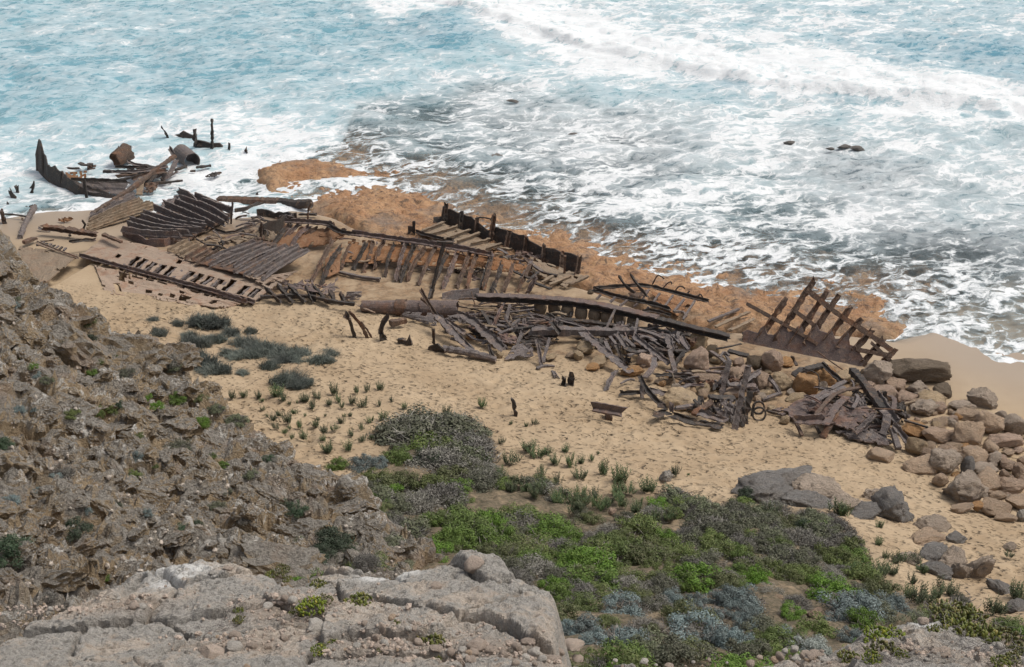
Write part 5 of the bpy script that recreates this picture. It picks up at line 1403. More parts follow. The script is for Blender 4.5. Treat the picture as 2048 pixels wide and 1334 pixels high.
        ('6', '1950,392 2000,480 2050,562', [.6, .5, .3], .18, .1, 'L', 'dark', None, GC), ('6', '1860,642 1950,610 2050,572', [.1, .2, .3], .16, .1, 'box', 'grey', 'thin grey bar on sand right of the iron hoops', None), ('6', '1920,765 2000,785 2090,805', .1, .1, .08, 'box', 'dark', 'thin black bar flat on sand right of the iron hoops', None),
        ('6', '1040,740 1100,745 1160,765', .3, .14, .1, 'box', 'dark', None, GC), ('6', '1340,720 1380,760 1400,800', .3, .2, .1, 'box', 'grey', None, GC), ('6', '1120,640 1150,680 1130,720', [.7, .6, .45], .14, .1, 'box', 'dark', None, GC),
        ('6', '680,380 850,370 1090,395', [.4, .45, .4], .2, .1, 'L', 'dark', 'level dark bar below the great round boulder', None),
        ('6', '1400,180 1450,120 1500,170', [.5, .6, .5], .1, .08, 'box', 'grey', None, GC), ('6', '1300,120 1400,190 1460,240', .45, .14, .08, 'box', 'grey', None, GC),
        ('6', '1520,120 1600,150 1700,160', .4, .18, .08, 'box', 'dark', None, GC), ('6', '330,470 420,420 480,430', .2, .08, .06, 'box', 'grey', None, GC)]
    gl = {GA: 'thin rusted rod or strip in the tangle just right of the iron tube', GB: 'grey rusted strip in the dense tangle below the twin girders', GC: 'short rusted scrap lying among the near boulders'}
    for z, q, h, w, t, pr, mat, lab, grp in T:
        beam(HP(z, q, h), w, t, pr, mat, 'iron_strip' if w > .12 else 'iron_rod', lab or gl[grp], 'strip' if w > .12 else 'rod', grp)
    # tall boards
    beam(standing('6', '1415,625 1455,420 1500,212', .9, 0), .24, .12, 'box', 'grey', 'tall_board', 'tall grey board with a rounded tip, left of two', 'board')
    beam(standing('6', '1528,945 1600,620 1680,285', 1.4, 0), .22, .12, 'L', 'grey', 'tall_board', 'longest grey board leaning up out of the sand, right of two', 'board')
    beam(standing('6', '1640,895 1665,740 1692,560', .6, 0), .26, .1, 'L', 'dark', 'tall_board', 'dark upright strip beside the longest grey board', 'board')
    for q, h, mat, lab in [('1400,640 1545,640 1565,850 1420,830', [.8, .8, .15, .2], 'grey', 'grey plate propped behind the tall boards'), ('1575,660 1695,600 1665,935 1600,925', [.8, .9, .05, .05], 'dark', 'dark curved plate right of the tall boards'),
                           ('1640,480 1790,480 1830,560 1700,560', [.6, .6, .4, .4], 'grey', 'grey perforated plate among brown boulders')]:
        tag(MB().gplate(HP('6', q, h), 9, 9, .05, .15, seed=seed(), rough=.07).build('iron_plate', mat), lab, 'plate')
    tag(MB().gplate(HP('7', '1530,745 1620,600 1790,590 1800,705', [.1, .5, .5, .12]), 14, 9, .05, .08, seed=99, rough=.06).build('iron_plate', 'grey'), 'broad grey plate sloping to the sand left of the crossed bars', 'plate')
    tag(MB().gplate(HP('7', '1420,460 1480,560 1620,600 1700,500', [.3, .3, .35, .4]), 12, 8, .05, .25, seed=100, rough=.06).build('iron_plate', 'violet'), 'violet plate under the strips in the middle of the tangle', 'plate')
    tag(MB().gplate(HP('7', '1000,330 1170,330 1150,410 1010,380', [.5, .6, .3, .3]), 10, 6, .05, .2, seed=101, rough=.06).build('iron_plate', 'grey'), 'pale plate right behind the broad grey board', 'plate')
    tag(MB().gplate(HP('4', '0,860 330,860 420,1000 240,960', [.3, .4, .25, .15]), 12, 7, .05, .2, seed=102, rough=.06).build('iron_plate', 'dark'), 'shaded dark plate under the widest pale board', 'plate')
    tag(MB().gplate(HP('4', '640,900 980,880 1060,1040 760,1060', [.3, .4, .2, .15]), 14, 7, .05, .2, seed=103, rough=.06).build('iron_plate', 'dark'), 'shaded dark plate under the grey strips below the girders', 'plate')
    # two iron hoops
    for i, (x, y, r) in enumerate(((1812, 718, 60), (1812, 772, 68))):
        c = gd(*Z['6'](x, y + r), 0); rw = r / 5.389 / FPX * (c - Vector((0, 0, CAM_Z))).length
        mb = MB(); n = 26
        mb.sweep([c + Vector((math.cos(a) * rw, -i * .1 + .1 * math.sin(a), rw * .92 + math.sin(a) * rw)) for a in np.linspace(0, 2 * math.pi, n)], profile('box', .07, .07), up=Vector((0, 1, 0)), step=.1, seed=i)
        tag(mb.build('iron_hoop', 'dark'), ['upper iron hoop of two standing on the sand', 'lower larger iron hoop of two standing on the sand'][i], 'hoop')
    beam(HP('6', '1740,820 1755,740 1770,690', [.1, .4, .6]), .1, .1, 'box', 'dark', 'iron_bar', 'short bar behind the iron hoops', 'bar')


def wreck_filler():
    rr = random.Random(21)
    for z, q, h, mat in [('7', '1100,330 1300,340 1330,420 1150,400', [.5, .5, .3, .3], 'grey'), ('7', '1180,440 1400,430 1450,530 1250,530', [.4, .4, .15, .15], 'dark'), ('7', '1560,560 1800,520 2040,560 1900,650', [.3, .45, .4, .1], 'dark'),
                         ('7', '1620,440 1850,420 1900,500 1700,520', [.5, .5, .3, .3], 'grey'), ('7', '1780,480 2040,440 2048,530 1830,570', [.5, .5, .3, .25], 'dark'), ('4', '0,700 300,730 330,800 20,800', [.6, .6, .4, .4], 'dark'),
                         ('4', '300,880 520,860 600,970 420,990', [.5, .5, .2, .2], 'grey'), ('4', '600,800 900,840 860,930 640,890', [.55, .55, .3, .3], 'violet'), ('4', '860,860 1080,900 1060,1010 900,990', [.5, .5, .25, .2], 'dark'),
                         ('4', '1040,960 1230,1000 1180,1130 1080,1070', [.45, .45, .15, .15], 'dark'), ('4', '420,1060 620,1050 640,1150 480,1140', [.3, .3, .08, .08], 'dark'), ('6', '1200,640 1420,640 1420,850 1220,770', [.5, .6, .1, .1], 'dark'),
                         ('6', '1440,640 1600,650 1580,890 1460,870', [.6, .6, .1, .1], 'grey'), ('7', '960,400 1060,400 1080,490 980,470', [.4, .4, .15, .15], 'dark'), ('5', '600,1010 900,1000 980,1130 700,1110', [.5, .7, .5, .35], 'violet'), ('5', '980,1120 1180,1100 1240,1240 1060,1240', [.5, .6, .15, .1], 'dark'),
                         ('1', '760,400 1000,390 1020,470 800,480', [.5, .7, .4, .3], 'dark'), ('2', '30,390 300,400 330,470 80,470', [.3, .35, .2, .15], 'sandy')]:
        tag(MB().gplate(HP(z, q, h), 16, 9, .045, .3, bulge=rr.uniform(-.12, .12), seed=seed(), rough=.09).build('torn_plate', mat), 'large torn plate sunk among the broken iron', 'plate', 'large torn plates in the wreckage')
    # the smaller strips of the tangles: each one lies within its own patch of wreckage
    for z, quad, n, hmax, ln, lab, grp in [
        ('7', [(1120, 330), (2040, 380), (1900, 560), (1250, 560)], 60, .6, (.5, 1.5), 'small rusted strip on the floor of the tangle right of the iron tube', 'floor strips right of the iron tube'),
        ('7', [(1180, 225), (1830, 255), (1820, 330), (1200, 340)], 24, .6, (.8, 2.0), 'thin level rod in the bundle behind the violet strip', 'rods in the bundle'),
        ('4', [(330, 800), (1200, 840), (1180, 1060), (420, 1000)], 60, .65, (.5, 1.4), 'small rusted strip in the thick of the tangle below the twin girders', 'floor strips below the girders'),
        ('6', [(300, 420), (1300, 600), (1900, 560), (1500, 330)], 40, .4, (.4, 1.0), 'small rusted scrap caught between the near boulders', 'scraps between the near boulders'),
        ('5', [(560, 1080), (960, 900), (1330, 1080), (1240, 1290)], 44, .95, (.5, 1.3), 'small rusted strip on the collapsed heap', 'strips on the collapsed heap'),
        ('2', [(180, 850), (700, 860), (900, 960), (300, 950)], 10, .5, (.5, 1.0), 'small rusted scrap along the sand edge left of the iron tube', 'scraps left of the iron tube'),
        ('1', [(640, 400), (1080, 380), (1000, 520), (760, 520)], 14, .8, (.5, 1.4), 'small rusted strip in the surf tangle', 'small strips of the surf tangle'),
        ('1', [(1120, 830), (1570, 850), (1560, 960), (1200, 920)], 16, .4, (.4, 1.1), 'small rusted scrap below the deep frames', 'scraps below the deep frames'),
        ('2', [(0, 300), (340, 320), (330, 470), (20, 470)], 16, .4, (.4, 1.1), 'small rusted scrap above the long frame panel', 'scraps above the long frame panel'),
        ('3', [(740, 500), (1060, 560), (1080, 700), (800, 640)], 14, .5, (.4, 1.0), 'small rusted scrap at the right end of the row of frames', 'scraps at the end of the row of frames'),
        ('2', [(780, 470), (1900, 600), (1880, 780), (800, 680)], 22, .5, (.4, 1.0), 'small rusted scrap caught between the long row of frames', 'scraps between the long row of frames'),
        ('1', [(40, 560), (540, 820), (480, 900), (30, 840)], 5, .15, (.4, .9), 'small rusted scrap on the wet sand at the left', 'scraps on the wet sand at the left')]:
        q = [gd(*Z[z](*c)) for c in quad]
        for i in range(0 if 'rod' in lab else n // 3):
            u, v = rr.random(), rr.random()
            c = q[0].lerp(q[1], u).lerp(q[3].lerp(q[2], u), v); c.z = ground(c.x, c.y) + rr.uniform(.05, hmax * .6)
            a = rr.uniform(-.9, .4); l, k = rr.uniform(.4, 1.1), rr.uniform(.25, .5)
            e, f = Vector((math.cos(a) * l, math.sin(a) * l, rr.uniform(-.15, .25))), Vector((-math.sin(a) * k, math.cos(a) * k, rr.uniform(-.05, .35)))
            tag(MB().gplate([c, c + e, c + e + f, c + f], 9, 5, .04, .3, bulge=rr.uniform(-.1, .1), seed=seed(), rough=.08).build('torn_sheet', rr.choice(['dark', 'violet', 'brown', 'grey', 'dark'])), 'torn sheet: ' + lab.replace('small rusted strip', 'ragged iron').replace('small rusted scrap', 'ragged iron'), 'sheet', 'torn sheets: ' + grp)
        for i in range(n):
            u, v = rr.random(), rr.random()
            c = q[0].lerp(q[1], u).lerp(q[3].lerp(q[2], u), v)
            a = rr.gauss(-.35, .55) if rr.random() < .6 else rr.uniform(0, 6.28)
            l = rr.uniform(*ln); h = rr.uniform(.08, hmax); tilt = rr.uniform(-.25, .35) * l * .5
            d = Vector((math.cos(a) * l / 2, math.sin(a) * l / 2, tilt))
            c.z = ground(c.x, c.y) + max(h, abs(tilt) * .6)
            bend = Vector((rr.uniform(-.1, .1), rr.uniform(-.1, .1), rr.uniform(-.05, .12)))
            rod = 'rod' in lab
            w_ = rr.uniform(.04, .07) if rod else rr.uniform(.05, .17)
            beam([c - d, c + bend, c + d], w_, w_ if rod else rr.uniform(.04, .09), rr.choice(['box', 'L', 'box']), rr.choice(['grey', 'brown', 'violet', 'dark', 'grey', 'sandy']), 'iron_rod' if rod else 'iron_scrap', lab, 'rod' if rod else 'scrap', grp, rough=.2)


wreck_left()
wreck_mid()
wreck_right()
wreck_loose()
wreck_filler()

# ================================================================== BOULDERS
def mat_boulder():
    t = NT('boulder_limestone')
    P = coords(t)
    oi = t.n('ObjectInfo')
    Pv = t.n('VectorMath', {'operation': 'ADD'}, _0=P, _1=t.n('CombineXYZ', X=t.math('MULTIPLY', oi.outputs['Random'], 53.0)).outputs[0]).outputs[0]
    n1, n2, n3 = t.noise(Pv, 1.3, 5, .65, .5), t.noise(Pv, 5, 6, .7, .5), t.noise(Pv, 17, 5, .75)
    base = oi.outputs['Color']
    c = t.mix(t.map(n1, .40, .68, 0, .7), base, t.mix(.5, base, (.36, .29, .23)))
    c = t.mix(t.map(n2, .30, .48, .55, 0), c, t.mix(.4, base, (.62, .50, .38)))
    c = t.mix(t.map(n2, .56, .68, 0, .45), c, t.mix(.25, (.15, .12, .10), base))
    c = t.mix(t.map(n3, .60, .70, 0, .65), c, (.09, .07, .058))
    c = t.mix(t.map(n1, .60, .70, 0, .35), c, (.28, .25, .225))
    return t.done(t.bsdf(c, .92, t.math('ADD', n3, t.math('MULTIPLY', n2, 1.6)), 1.0, .22, .2))


def mat_stone():
    t = NT('pale_stone')
    P = coords(t)
    base = t.n('ObjectInfo').outputs['Color']
    n2, n3 = t.noise(P, 2.5, 5, .7, .5), t.noise(P, 11, 5, .75)
    c = t.mix(t.map(n2, .4, .65, 0, .6), base, t.mix(.5, base, (.34, .30, .27)))
    c = t.mix(t.map(n3, .62, .72, 0, .5), c, (.12, .10, .09))
    return t.done(t.bsdf(c, .92, t.math('ADD', n3, n2), .8, .12, .2))


M['boulder'] = mat_boulder()
M['stone'] = mat_stone()


def ico(sub):
    import bmesh
    bm = bmesh.new()
    bmesh.ops.create_icosphere(bm, subdivisions=sub, radius=1)
    v = np.array([tuple(x.co) for x in bm.verts]); f = np.array([[q.index for q in p.verts] for p in bm.faces])
    bm.free()
    return v, f


_i4, _i3, _i2 = ico(4), ico(3), ico(2)


def rock_mesh(sd, kind='round', sub=None, mat='boulder'):
    v, f = sub or _i4
    r = np.random.RandomState(sd)
    v = v.copy()
    o = r.uniform(0, 90, 3)
    d = 1 + .22 * fbm(v[:, 0] * .9 + o[0], v[:, 1] * .9 + o[1], v[:, 2] * .9 + o[2], 3)
    v = v * d[:, None]
    for k in range(15 if kind == 'round' else 18):          # worn facets
        n = r.normal(size=3); n /= np.linalg.norm(n)
        lim = r.uniform(.62, .92) if kind == 'round' else r.uniform(.5, .85)
        ex = np.maximum(v @ n - lim, 0)
        v -= (ex * .95)[:, None] * n
    g = 3.2 if kind == 'round' else 2.6
    a = .10 if kind == 'round' else .30
    q = fbm(v[:, 0] * g + o[1], v[:, 1] * g + o[2], v[:, 2] * g + o[0], 4) if kind == 'round' else (ridged(v[:, 0] * g + o[1], v[:, 1] * g, v[:, 2] * g * 1.5 + o[0], 4) - .5) * 1.3
    v = v * (1 + a * q)[:, None]
    v = v * (1 - .03 * np.maximum(fbm(v[:, 0] * 8 + o[2], v[:, 1] * 8, v[:, 2] * 8, 2) - .2, 0) * 3)[:, None]
    v /= np.abs(v).max(0)
    me = mesh_np('rock', v, f)
    me.materials.append(M[mat])
    return me


ROUND = [rock_mesh(s) for s in range(11)]
CRAG = [rock_mesh(s + 40, 'crag') for s in range(7)]
PEBB = [rock_mesh(s + 80, 'round', _i2, 'stone') for s in range(9)]
STON = [rock_mesh(s + 60, 'round', _i3, 'stone') for s in range(7)]
SLAB = [rock_mesh(s + 70, 'crag', _i3, 'stone') for s in range(3)]
TINT = dict(t=(.73, .535, .375), o=(.72, .41, .19), g=(.68, .55, .435), p=(.77, .555, .42), d=(.36, .34, .32), q=(.66, .53, .43), k=(.27, .21, .15), w=(.76, .70, .62), b=(.65, .465, .335), y=(.77, .575, .365))


def put_rock(name, meshes, cx, cy, rx, ry, tint, label, cat, group=None, hit_fn=None, rot=0.0, idx=[0], sink=.62, squash=.92):
    idx[0] += 1
    rr = random.Random(idx[0] * 31)
    p = (hit_fn or gd)(cx, cy)
    dist = (p - Vector((0, 0, CAM_Z))).length
    k = dist / FPX
    wx, wy = rx * k, ry * k
    dep = min(wx, wy * 1.5) * squash
    rz = math.sqrt(max(wy * wy - (dep * .5) ** 2, (.5 * wy) ** 2)) / .87
    if hit_fn is None:
        p = gd(cx, cy, sink * rz)
    else:
        p = p + Vector((0, .5 * rz, .25 * rz))
    o = link(name, meshes[rr.randrange(len(meshes))])
    o.location = p
    o.scale = (wx, dep, rz)
    o.rotation_euler = (rr.uniform(-.2, .2), rot + rr.uniform(-.15, .15), rr.uniform(-.35, .35) + (math.pi if rr.random() < .5 else 0))
    q = rr.uniform(.85, 1.12); c = [x * q for x in TINT[tint]]
    o.color = (*c, 1)
    return tag(o, label, cat, group)


def boulders():
    BK = 'boulders in the bank at the right'
    bank = [  # zoom 8: x, y, half width, half height, tint, label
        (232, 497, 97, 55, 't', 'tan boulder on the sand just left of the heap foot'), (525, 575, 125, 64, 't', 'broad tan boulder at the near edge of the bank beside the heap'), (725, 555, 128, 108, 'g', 'large pitted two lobed boulder in the near edge of the bank'),
        (895, 335, 115, 108, 't', 'tall rounded tan boulder in the middle of the bank'), (680, 345, 132, 64, 'b', 'long brown loaf shaped boulder behind the heap foot'), (490, 300, 105, 66, 'o', 'orange boulder tucked against the right of the heap'),
        (505, 425, 72, 70, 'y', 'pale yellow boulder under the fallen beam ends'), (945, 495, 116, 64, 't', 'smooth oval boulder right of the pitted two lobed one'), (895, 590, 52, 80, 'd', 'dark slate grey slab wedged upright in the bank'),
        (1035, 605, 85, 52, 'g', None), (1030, 695, 102, 72, 't', None), (895, 760, 152, 118, 'g', 'biggest grey banded boulder at the near corner of the bank'), (965, 885, 42, 42, 'o', 'small orange cube of rock under the grey banded boulder'),
        (1110, 895, 112, 62, 't', 'blocky tan boulder on the near side of the bank'), (1285, 858, 92, 66, 't', None), (1225, 728, 104, 66, 'b', None), (1125, 805, 70, 36, 't', None), (690, 690, 62, 54, 't', 'boulder half drifted over by sand left of the grey banded one'),
        (840, 895, 105, 38, 't', 'low sand drowned slab below the grey banded boulder'), (1060, 255, 104, 102, 't', 'large blocky boulder standing at the back of the bank'), (905, 200, 105, 48, 't', None), (850, 122, 102, 44, 'g', None), (1000, 65, 104, 78, 'g', 'rough grey boulder nearest the wet sand'),
        (622, 68, 104, 62, 'y', None), (575, 132, 78, 58, 'g', None), (690, 138, 46, 46, 't', None), (525, 112, 62, 44, 't', None), (420, 62, 84, 48, 'p', None), (1245, 272, 94, 76, 'g', 'dark based grey boulder at the right frame edge of the bank'), (1185, 385, 124, 58, 'p', 'wide reddish boulder behind the small pebbles of the bank'),
        (1060, 432, 66, 52, 't', None), (1280, 462, 32, 26, 'p', None), (1200, 562, 62, 42, 'b', None), (1285, 605, 62, 62, 'b', None), (1170, 632, 42, 32, 'b', None), (1305, 960, 34, 46, 'w', 'pale boulder cut by the right frame edge'), (1180, 975, 84, 32, 't', None),
        (810, 428, 74, 32, 't', None), (740, 448, 66, 32, 'b', None), (620, 432, 52, 38, 't', None), (590, 490, 50, 52, 'b', None), (690, 245, 58, 46, 't', None), (510, 228, 24, 22, 'p', None), (770, 172, 26, 24, 't', None), (1205, 800, 42, 22, 'b', None),
        (1110, 520, 60, 55, 'g', None), (1330, 540, 50, 40, 'b', None), (1330, 700, 50, 50, 'b', None), (1210, 475, 40, 26, 't', None), (1090, 570, 34, 26, 'g', None), (960, 270, 50, 50, 't', None), (780, 255, 40, 34, 'g', None), (1150, 190, 40, 40, 'g', None), (560, 30, 70, 40, 'g', None), (640, 180, 30, 22, 't', None), (1080, 790, 30, 24, 't', None)]
    for x, y, a, b, t, lab in bank:
        px, py = Z['8'](x, y)
        put_rock('boulder', CRAG if t == 'g' and a > 100 else ROUND, px, py, a / 3.81 * 1.06, b / 3.81 * 1.06, t, lab or 'rounded limestone boulder packed in the bank at the right edge', 'boulder', BK)
    mid = [('5', 1440, 762, 212, 104, 'k', 'great smooth olive dark boulder on the wet sand'), ('5', 1130, 792, 112, 104, 'g', 'pitted spongy boulder at the foot of the lattice hull side'), ('5', 1432, 888, 92, 56, 'g', 'grey boulder below the great olive dark one'),
           ('5', 1595, 905, 68, 52, 'k', 'dark boulder right below the great olive dark one'), ('5', 1255, 862, 84, 52, 'b', None), ('5', 1180, 925, 104, 58, 'p', None), ('5', 1350, 955, 74, 52, 'p', None), ('5', 1530, 975, 94, 62, 'y', None), ('5', 1460, 1035, 104, 72, 'g', None),
           ('5', 1585, 1035, 46, 46, 'p', None), ('5', 375, 695, 78, 92, 'p', 'tall pinkish boulder before the lattice plating'), ('5', 245, 700, 62, 62, 'k', None), ('5', 490, 705, 62, 42, 'o', None), ('5', 300, 842, 84, 72, 'b', 'brown boulder behind the slanting grey bar'), ('5', 450, 842, 82, 62, 'y', None),
           ('5', 620, 862, 94, 82, 'o', 'bright orange cleft boulder between the rods'), ('5', 740, 800, 104, 74, 'o', 'orange boulder behind the cleft one'), ('5', 900, 805, 74, 54, 'y', None), ('5', 190, 765, 52, 42, 'p', None), ('5', 120, 795, 72, 62, 'b', None), ('5', 342, 902, 22, 22, 'y', None), ('5', 376, 918, 22, 20, 'y', None),
           ('5', 472, 1118, 42, 36, 'y', 'small yellow boulder at the front of the collapsed heap'), ('5', 90, 885, 54, 42, 'o', None), ('5', 1070, 870, 60, 40, 'p', None), ('5', 1000, 850, 50, 40, 'y', None), ('5', 560, 960, 90, 40, 'y', None), ('5', 330, 930, 60, 30, 'y', None), ('5', 700, 1010, 60, 40, 'y', None),
           ('4', 1368, 912, 112, 102, 'y', 'tan boulder wedged at the end of the twin girders'), ('4', 1372, 1142, 152, 168, 'p', 'great round pinkish boulder in the middle of the tangle'), ('4', 775, 1118, 92, 82, 'p', 'pink boulder below the grey angle bar'), ('4', 120, 975, 112, 94, 'y', 'tan boulder under the long level timber'),
           ('4', 30, 1055, 64, 72, 'y', None), ('4', 640, 1235, 152, 66, 'o', 'orange boulder under the end of the widest pale board'), ('4', 1530, 1000, 74, 54, 'y', None), ('4', 1570, 1115, 94, 52, 'y', None), ('4', 210, 1190, 90, 50, 'o', None), ('4', 440, 1000, 40, 36, 'y', None), ('4', 590, 1010, 50, 50, 'y', None), ('4', -40, 1060, 60, 40, 't', None),
           ('6', 840, 412, 64, 52, 'o', 'small orange boulder above the twisted strip'), ('6', 1000, 650, 215, 112, 'y', 'wide tan boulder half buried at the sand edge'), ('6', 1222, 532, 82, 76, 'y', 'pale egg shaped boulder right of the half buried one'), ('6', 1265, 430, 185, 92, 'b', 'flat brown boulder below the great round one'),
           ('6', 1560, 560, 124, 84, 'p', None), ('6', 1862, 452, 104, 84, 'b', None), ('6', 1705, 332, 52, 52, 'p', None), ('6', 1545, 362, 134, 62, 'b', None), ('6', 1900, 535, 26, 26, 'y', None), ('6', 1960, 562, 32, 26, 'y', None), ('6', 100, 235, 94, 72, 'y', None), ('6', 780, 470, 50, 40, 'o', None),
           ('6', 1400, 200, 70, 40, 'y', None), ('6', 1350, 720, 60, 50, 'y', None), ('6', 1520, 520, 70, 40, 'o', None), ('6', 1480, 260, 60, 40, 'y', None), ('6', 1330, 170, 60, 50, 'k', None), ('6', 1600, 240, 60, 50, 'p', None), ('6', 1050, 420, 50, 40, 'p', None),
           ('7', 1220, 538, 46, 32, 'o', 'small orange boulder caught in the strips of the tangle'), ('7', 1482, 695, 36, 46, 'y', 'small tan boulder at the sandy edge of the tangle'), ('7', 1602, 545, 42, 52, 'y', None), ('7', 1965, 715, 62, 34, 'y', None), ('4', 180, 355, 42, 30, 'k', 'round pale green boulder by the bent rails')]
    sc = {'4': 5.557, '5': 3.604, '6': 5.389, '7': 4.655}
    for z, x, y, a, b, t, lab in mid:
        px, py = Z[z](x, y)
        put_rock('boulder', ROUND if t != 'g' else CRAG, px, py, a / sc[z] * 1.04, b / sc[z] * 1.04, t, lab or 'boulder lying among the broken iron between tangle and bank', 'boulder', 'boulders scattered through the wreckage')
    # small stones between the boulders
    rr = random.Random(8)
    for quad, n, lab, grp in [([(1790, 790), (2060, 850), (2060, 1010), (1890, 950)], 60, 'small angular stone wedged between boulders of the right hand bank', 'small stones in the bank'), ([(1260, 720), (1700, 745), (1560, 820), (1300, 770)], 36, 'small stone among the wreckage and near boulders', 'small stones in the wreckage')]:
        for i in range(n):
            u, v = rr.random(), rr.random()
            x = (quad[0][0] * (1 - u) + quad[1][0] * u) * (1 - v) + (quad[3][0] * (1 - u) + quad[2][0] * u) * v
            y = (quad[0][1] * (1 - u) + quad[1][1] * u) * (1 - v) + (quad[3][1] * (1 - u) + quad[2][1] * u) * v
            r = rr.uniform(5, 13)
            put_rock('small_boulder', ROUND, x, y, r, r * rr.uniform(.6, .9), rr.choice('tpygotb'), lab, 'stone', grp)
    # dark rocks on the near sand
    for x, y, a, b, t, lab in [(1525, 985, 62, 38, 'd', 'dark crag at the left end of the outcrop on the sand'), (1570, 962, 70, 28, 'd', 'dark domed top of the outcrop on the sand'), (1640, 985, 55, 30, 'g', 'grey shoulder of the outcrop beside the dark dome'), (1612, 1005, 48, 24, 'd', 'low dark rock in front of the outcrop'),
                               (1690, 1010, 40, 26, 'g', 'grey rock at the right end of the outcrop'), (1722, 1030, 40, 20, 'd', 'flat dark rock right of the outcrop'), (1778, 1022, 40, 44, 'd', 'black furrowed rock standing on the sand'), (1755, 995, 26, 20, 'g', 'grey rock touching the black furrowed one'),
                               (1860, 1052, 34, 20, 'g', 'slate coloured rock at the middle of the sand gap'), (1852, 1078, 40, 18, 't', 'tan sand topped rock below the slate one'), (1912, 1077, 26, 14, 'd', 'dark oval rock on the right hand sand'), 
                                (1868, 1112, 30, 22, 'd', 'dark pitted rock, upper left of the rock cluster'), (1902, 1122, 28, 24, 'g', 'grey pitted rock in the middle of the rock cluster'), (1870, 1142, 30, 20, 'd', 'dark rock, lower left of the rock cluster'),
                               (1920, 1145, 22, 26, 'g', 'grey rock leaning on the tall slab'), (1952, 1142, 20, 42, 'g', 'tall leaning grey slab of the rock cluster'),  (2005, 1177, 32, 16, 'd', 'dark flat rock right of the tall slab'), (1815, 1118, 24, 18, 'g', 'grey rock among the spurge left of the cluster'),
                                (2018, 1094, 14, 8, 'g', 'small pointed stone on the right hand sand'), (2032, 1215, 22, 16, 'd', 'dark rock at the right frame edge'),  (1330, 958, 14, 18, 'w', 'pale upright stone on the sand edge of the spurge'), (1225, 1024, 8, 9, 'p', 'pink stone among the spurge mass'),
                               (1450, 1190, 30, 10, 'p', 'pink rubble block on the bare patch in the scrub'), (1558, 1195, 10, 6, 't', 'small stone on the bare patch in the scrub'), (1635, 1232, 18, 14, 'b', 'brown rock below the blue grey bush'), (840, 968, 10, 6, 'w', 'pale stone beside the scrub mound'), (985, 316, 18, 9, 'd', 'black rock breaking the foam on the reef')]:
        put_rock('rock', CRAG, x, y, a * 1.15, b * 1.0, t, lab, 'rock', 'dark rocks on the near sand', rot=-.5 if 'slab' in lab else 0, sink=.15)
    # dark rocks awash on the reef
    for i, (x, y, a, b) in enumerate([(1578, 286, 12, 5), (1690, 293, 18, 5), (1714, 297, 16, 6), (1660, 298, 10, 4), (1146, 269, 12, 4), (1024, 202, 14, 4)]):
        put_rock('reef_rock', CRAG, x, y, a, b, 'd', 'dark reef rock breaking through the foam offshore', 'rock', 'reef rocks awash', sink=.3)


boulders()


def cliff_blocks():
    # the broken ledges of the craggy slope: blocks that stick out of it, parts of the slope
    par = bpy.data.objects['cliff_slope']
    ms = []
    for k in range(9):
        me = rock_mesh(k + 140, 'crag', None, 'cliff')
        me.polygons.foreach_set('use_smooth', [False] * len(me.polygons))
        ms.append(me)
    rr = random.Random(19)
    edge = np.array([(q[0], q[1]) for q in SPC])
    used, n, tries = [], 0, 0
    while n < 295 and tries < 6000:
        tries += 1
        px, py = rr.uniform(-60, 850), rr.uniform(470, 1180)
        if py < np.interp(px, edge[:, 0], edge[:, 1]) + 4: continue
        u = rr.random(); r = rr.uniform(13, 24) if u < .5 else rr.uniform(24, 50) if u < .82 else rr.uniform(50, 95)
        if any((px - a) ** 2 + (py - b) ** 2 < (.55 * (r + c)) ** 2 for a, b, c in used): continue
        p = spur_hit(px, py)
        if (p - Vector((0, 0, CAM_Z))).length < 17.5: continue
        used.append((px, py, r)); n += 1
        w = r * (p - Vector((0, 0, CAM_Z))).length / FPX
        o = link('ledge_block', rr.choice(ms), None, par)
        o.location = p + Vector((0, .25 * w, -.15 * w))
        o.scale = (w * rr.uniform(1.0, 1.7), w * rr.uniform(.6, .9), w * rr.uniform(.4, .8))
        o.rotation_euler = (rr.uniform(-.15, .35), rr.uniform(.0, .6), rr.uniform(-.9, -.1) + (math.pi if rr.random() < .5 else 0))


cliff_blocks()


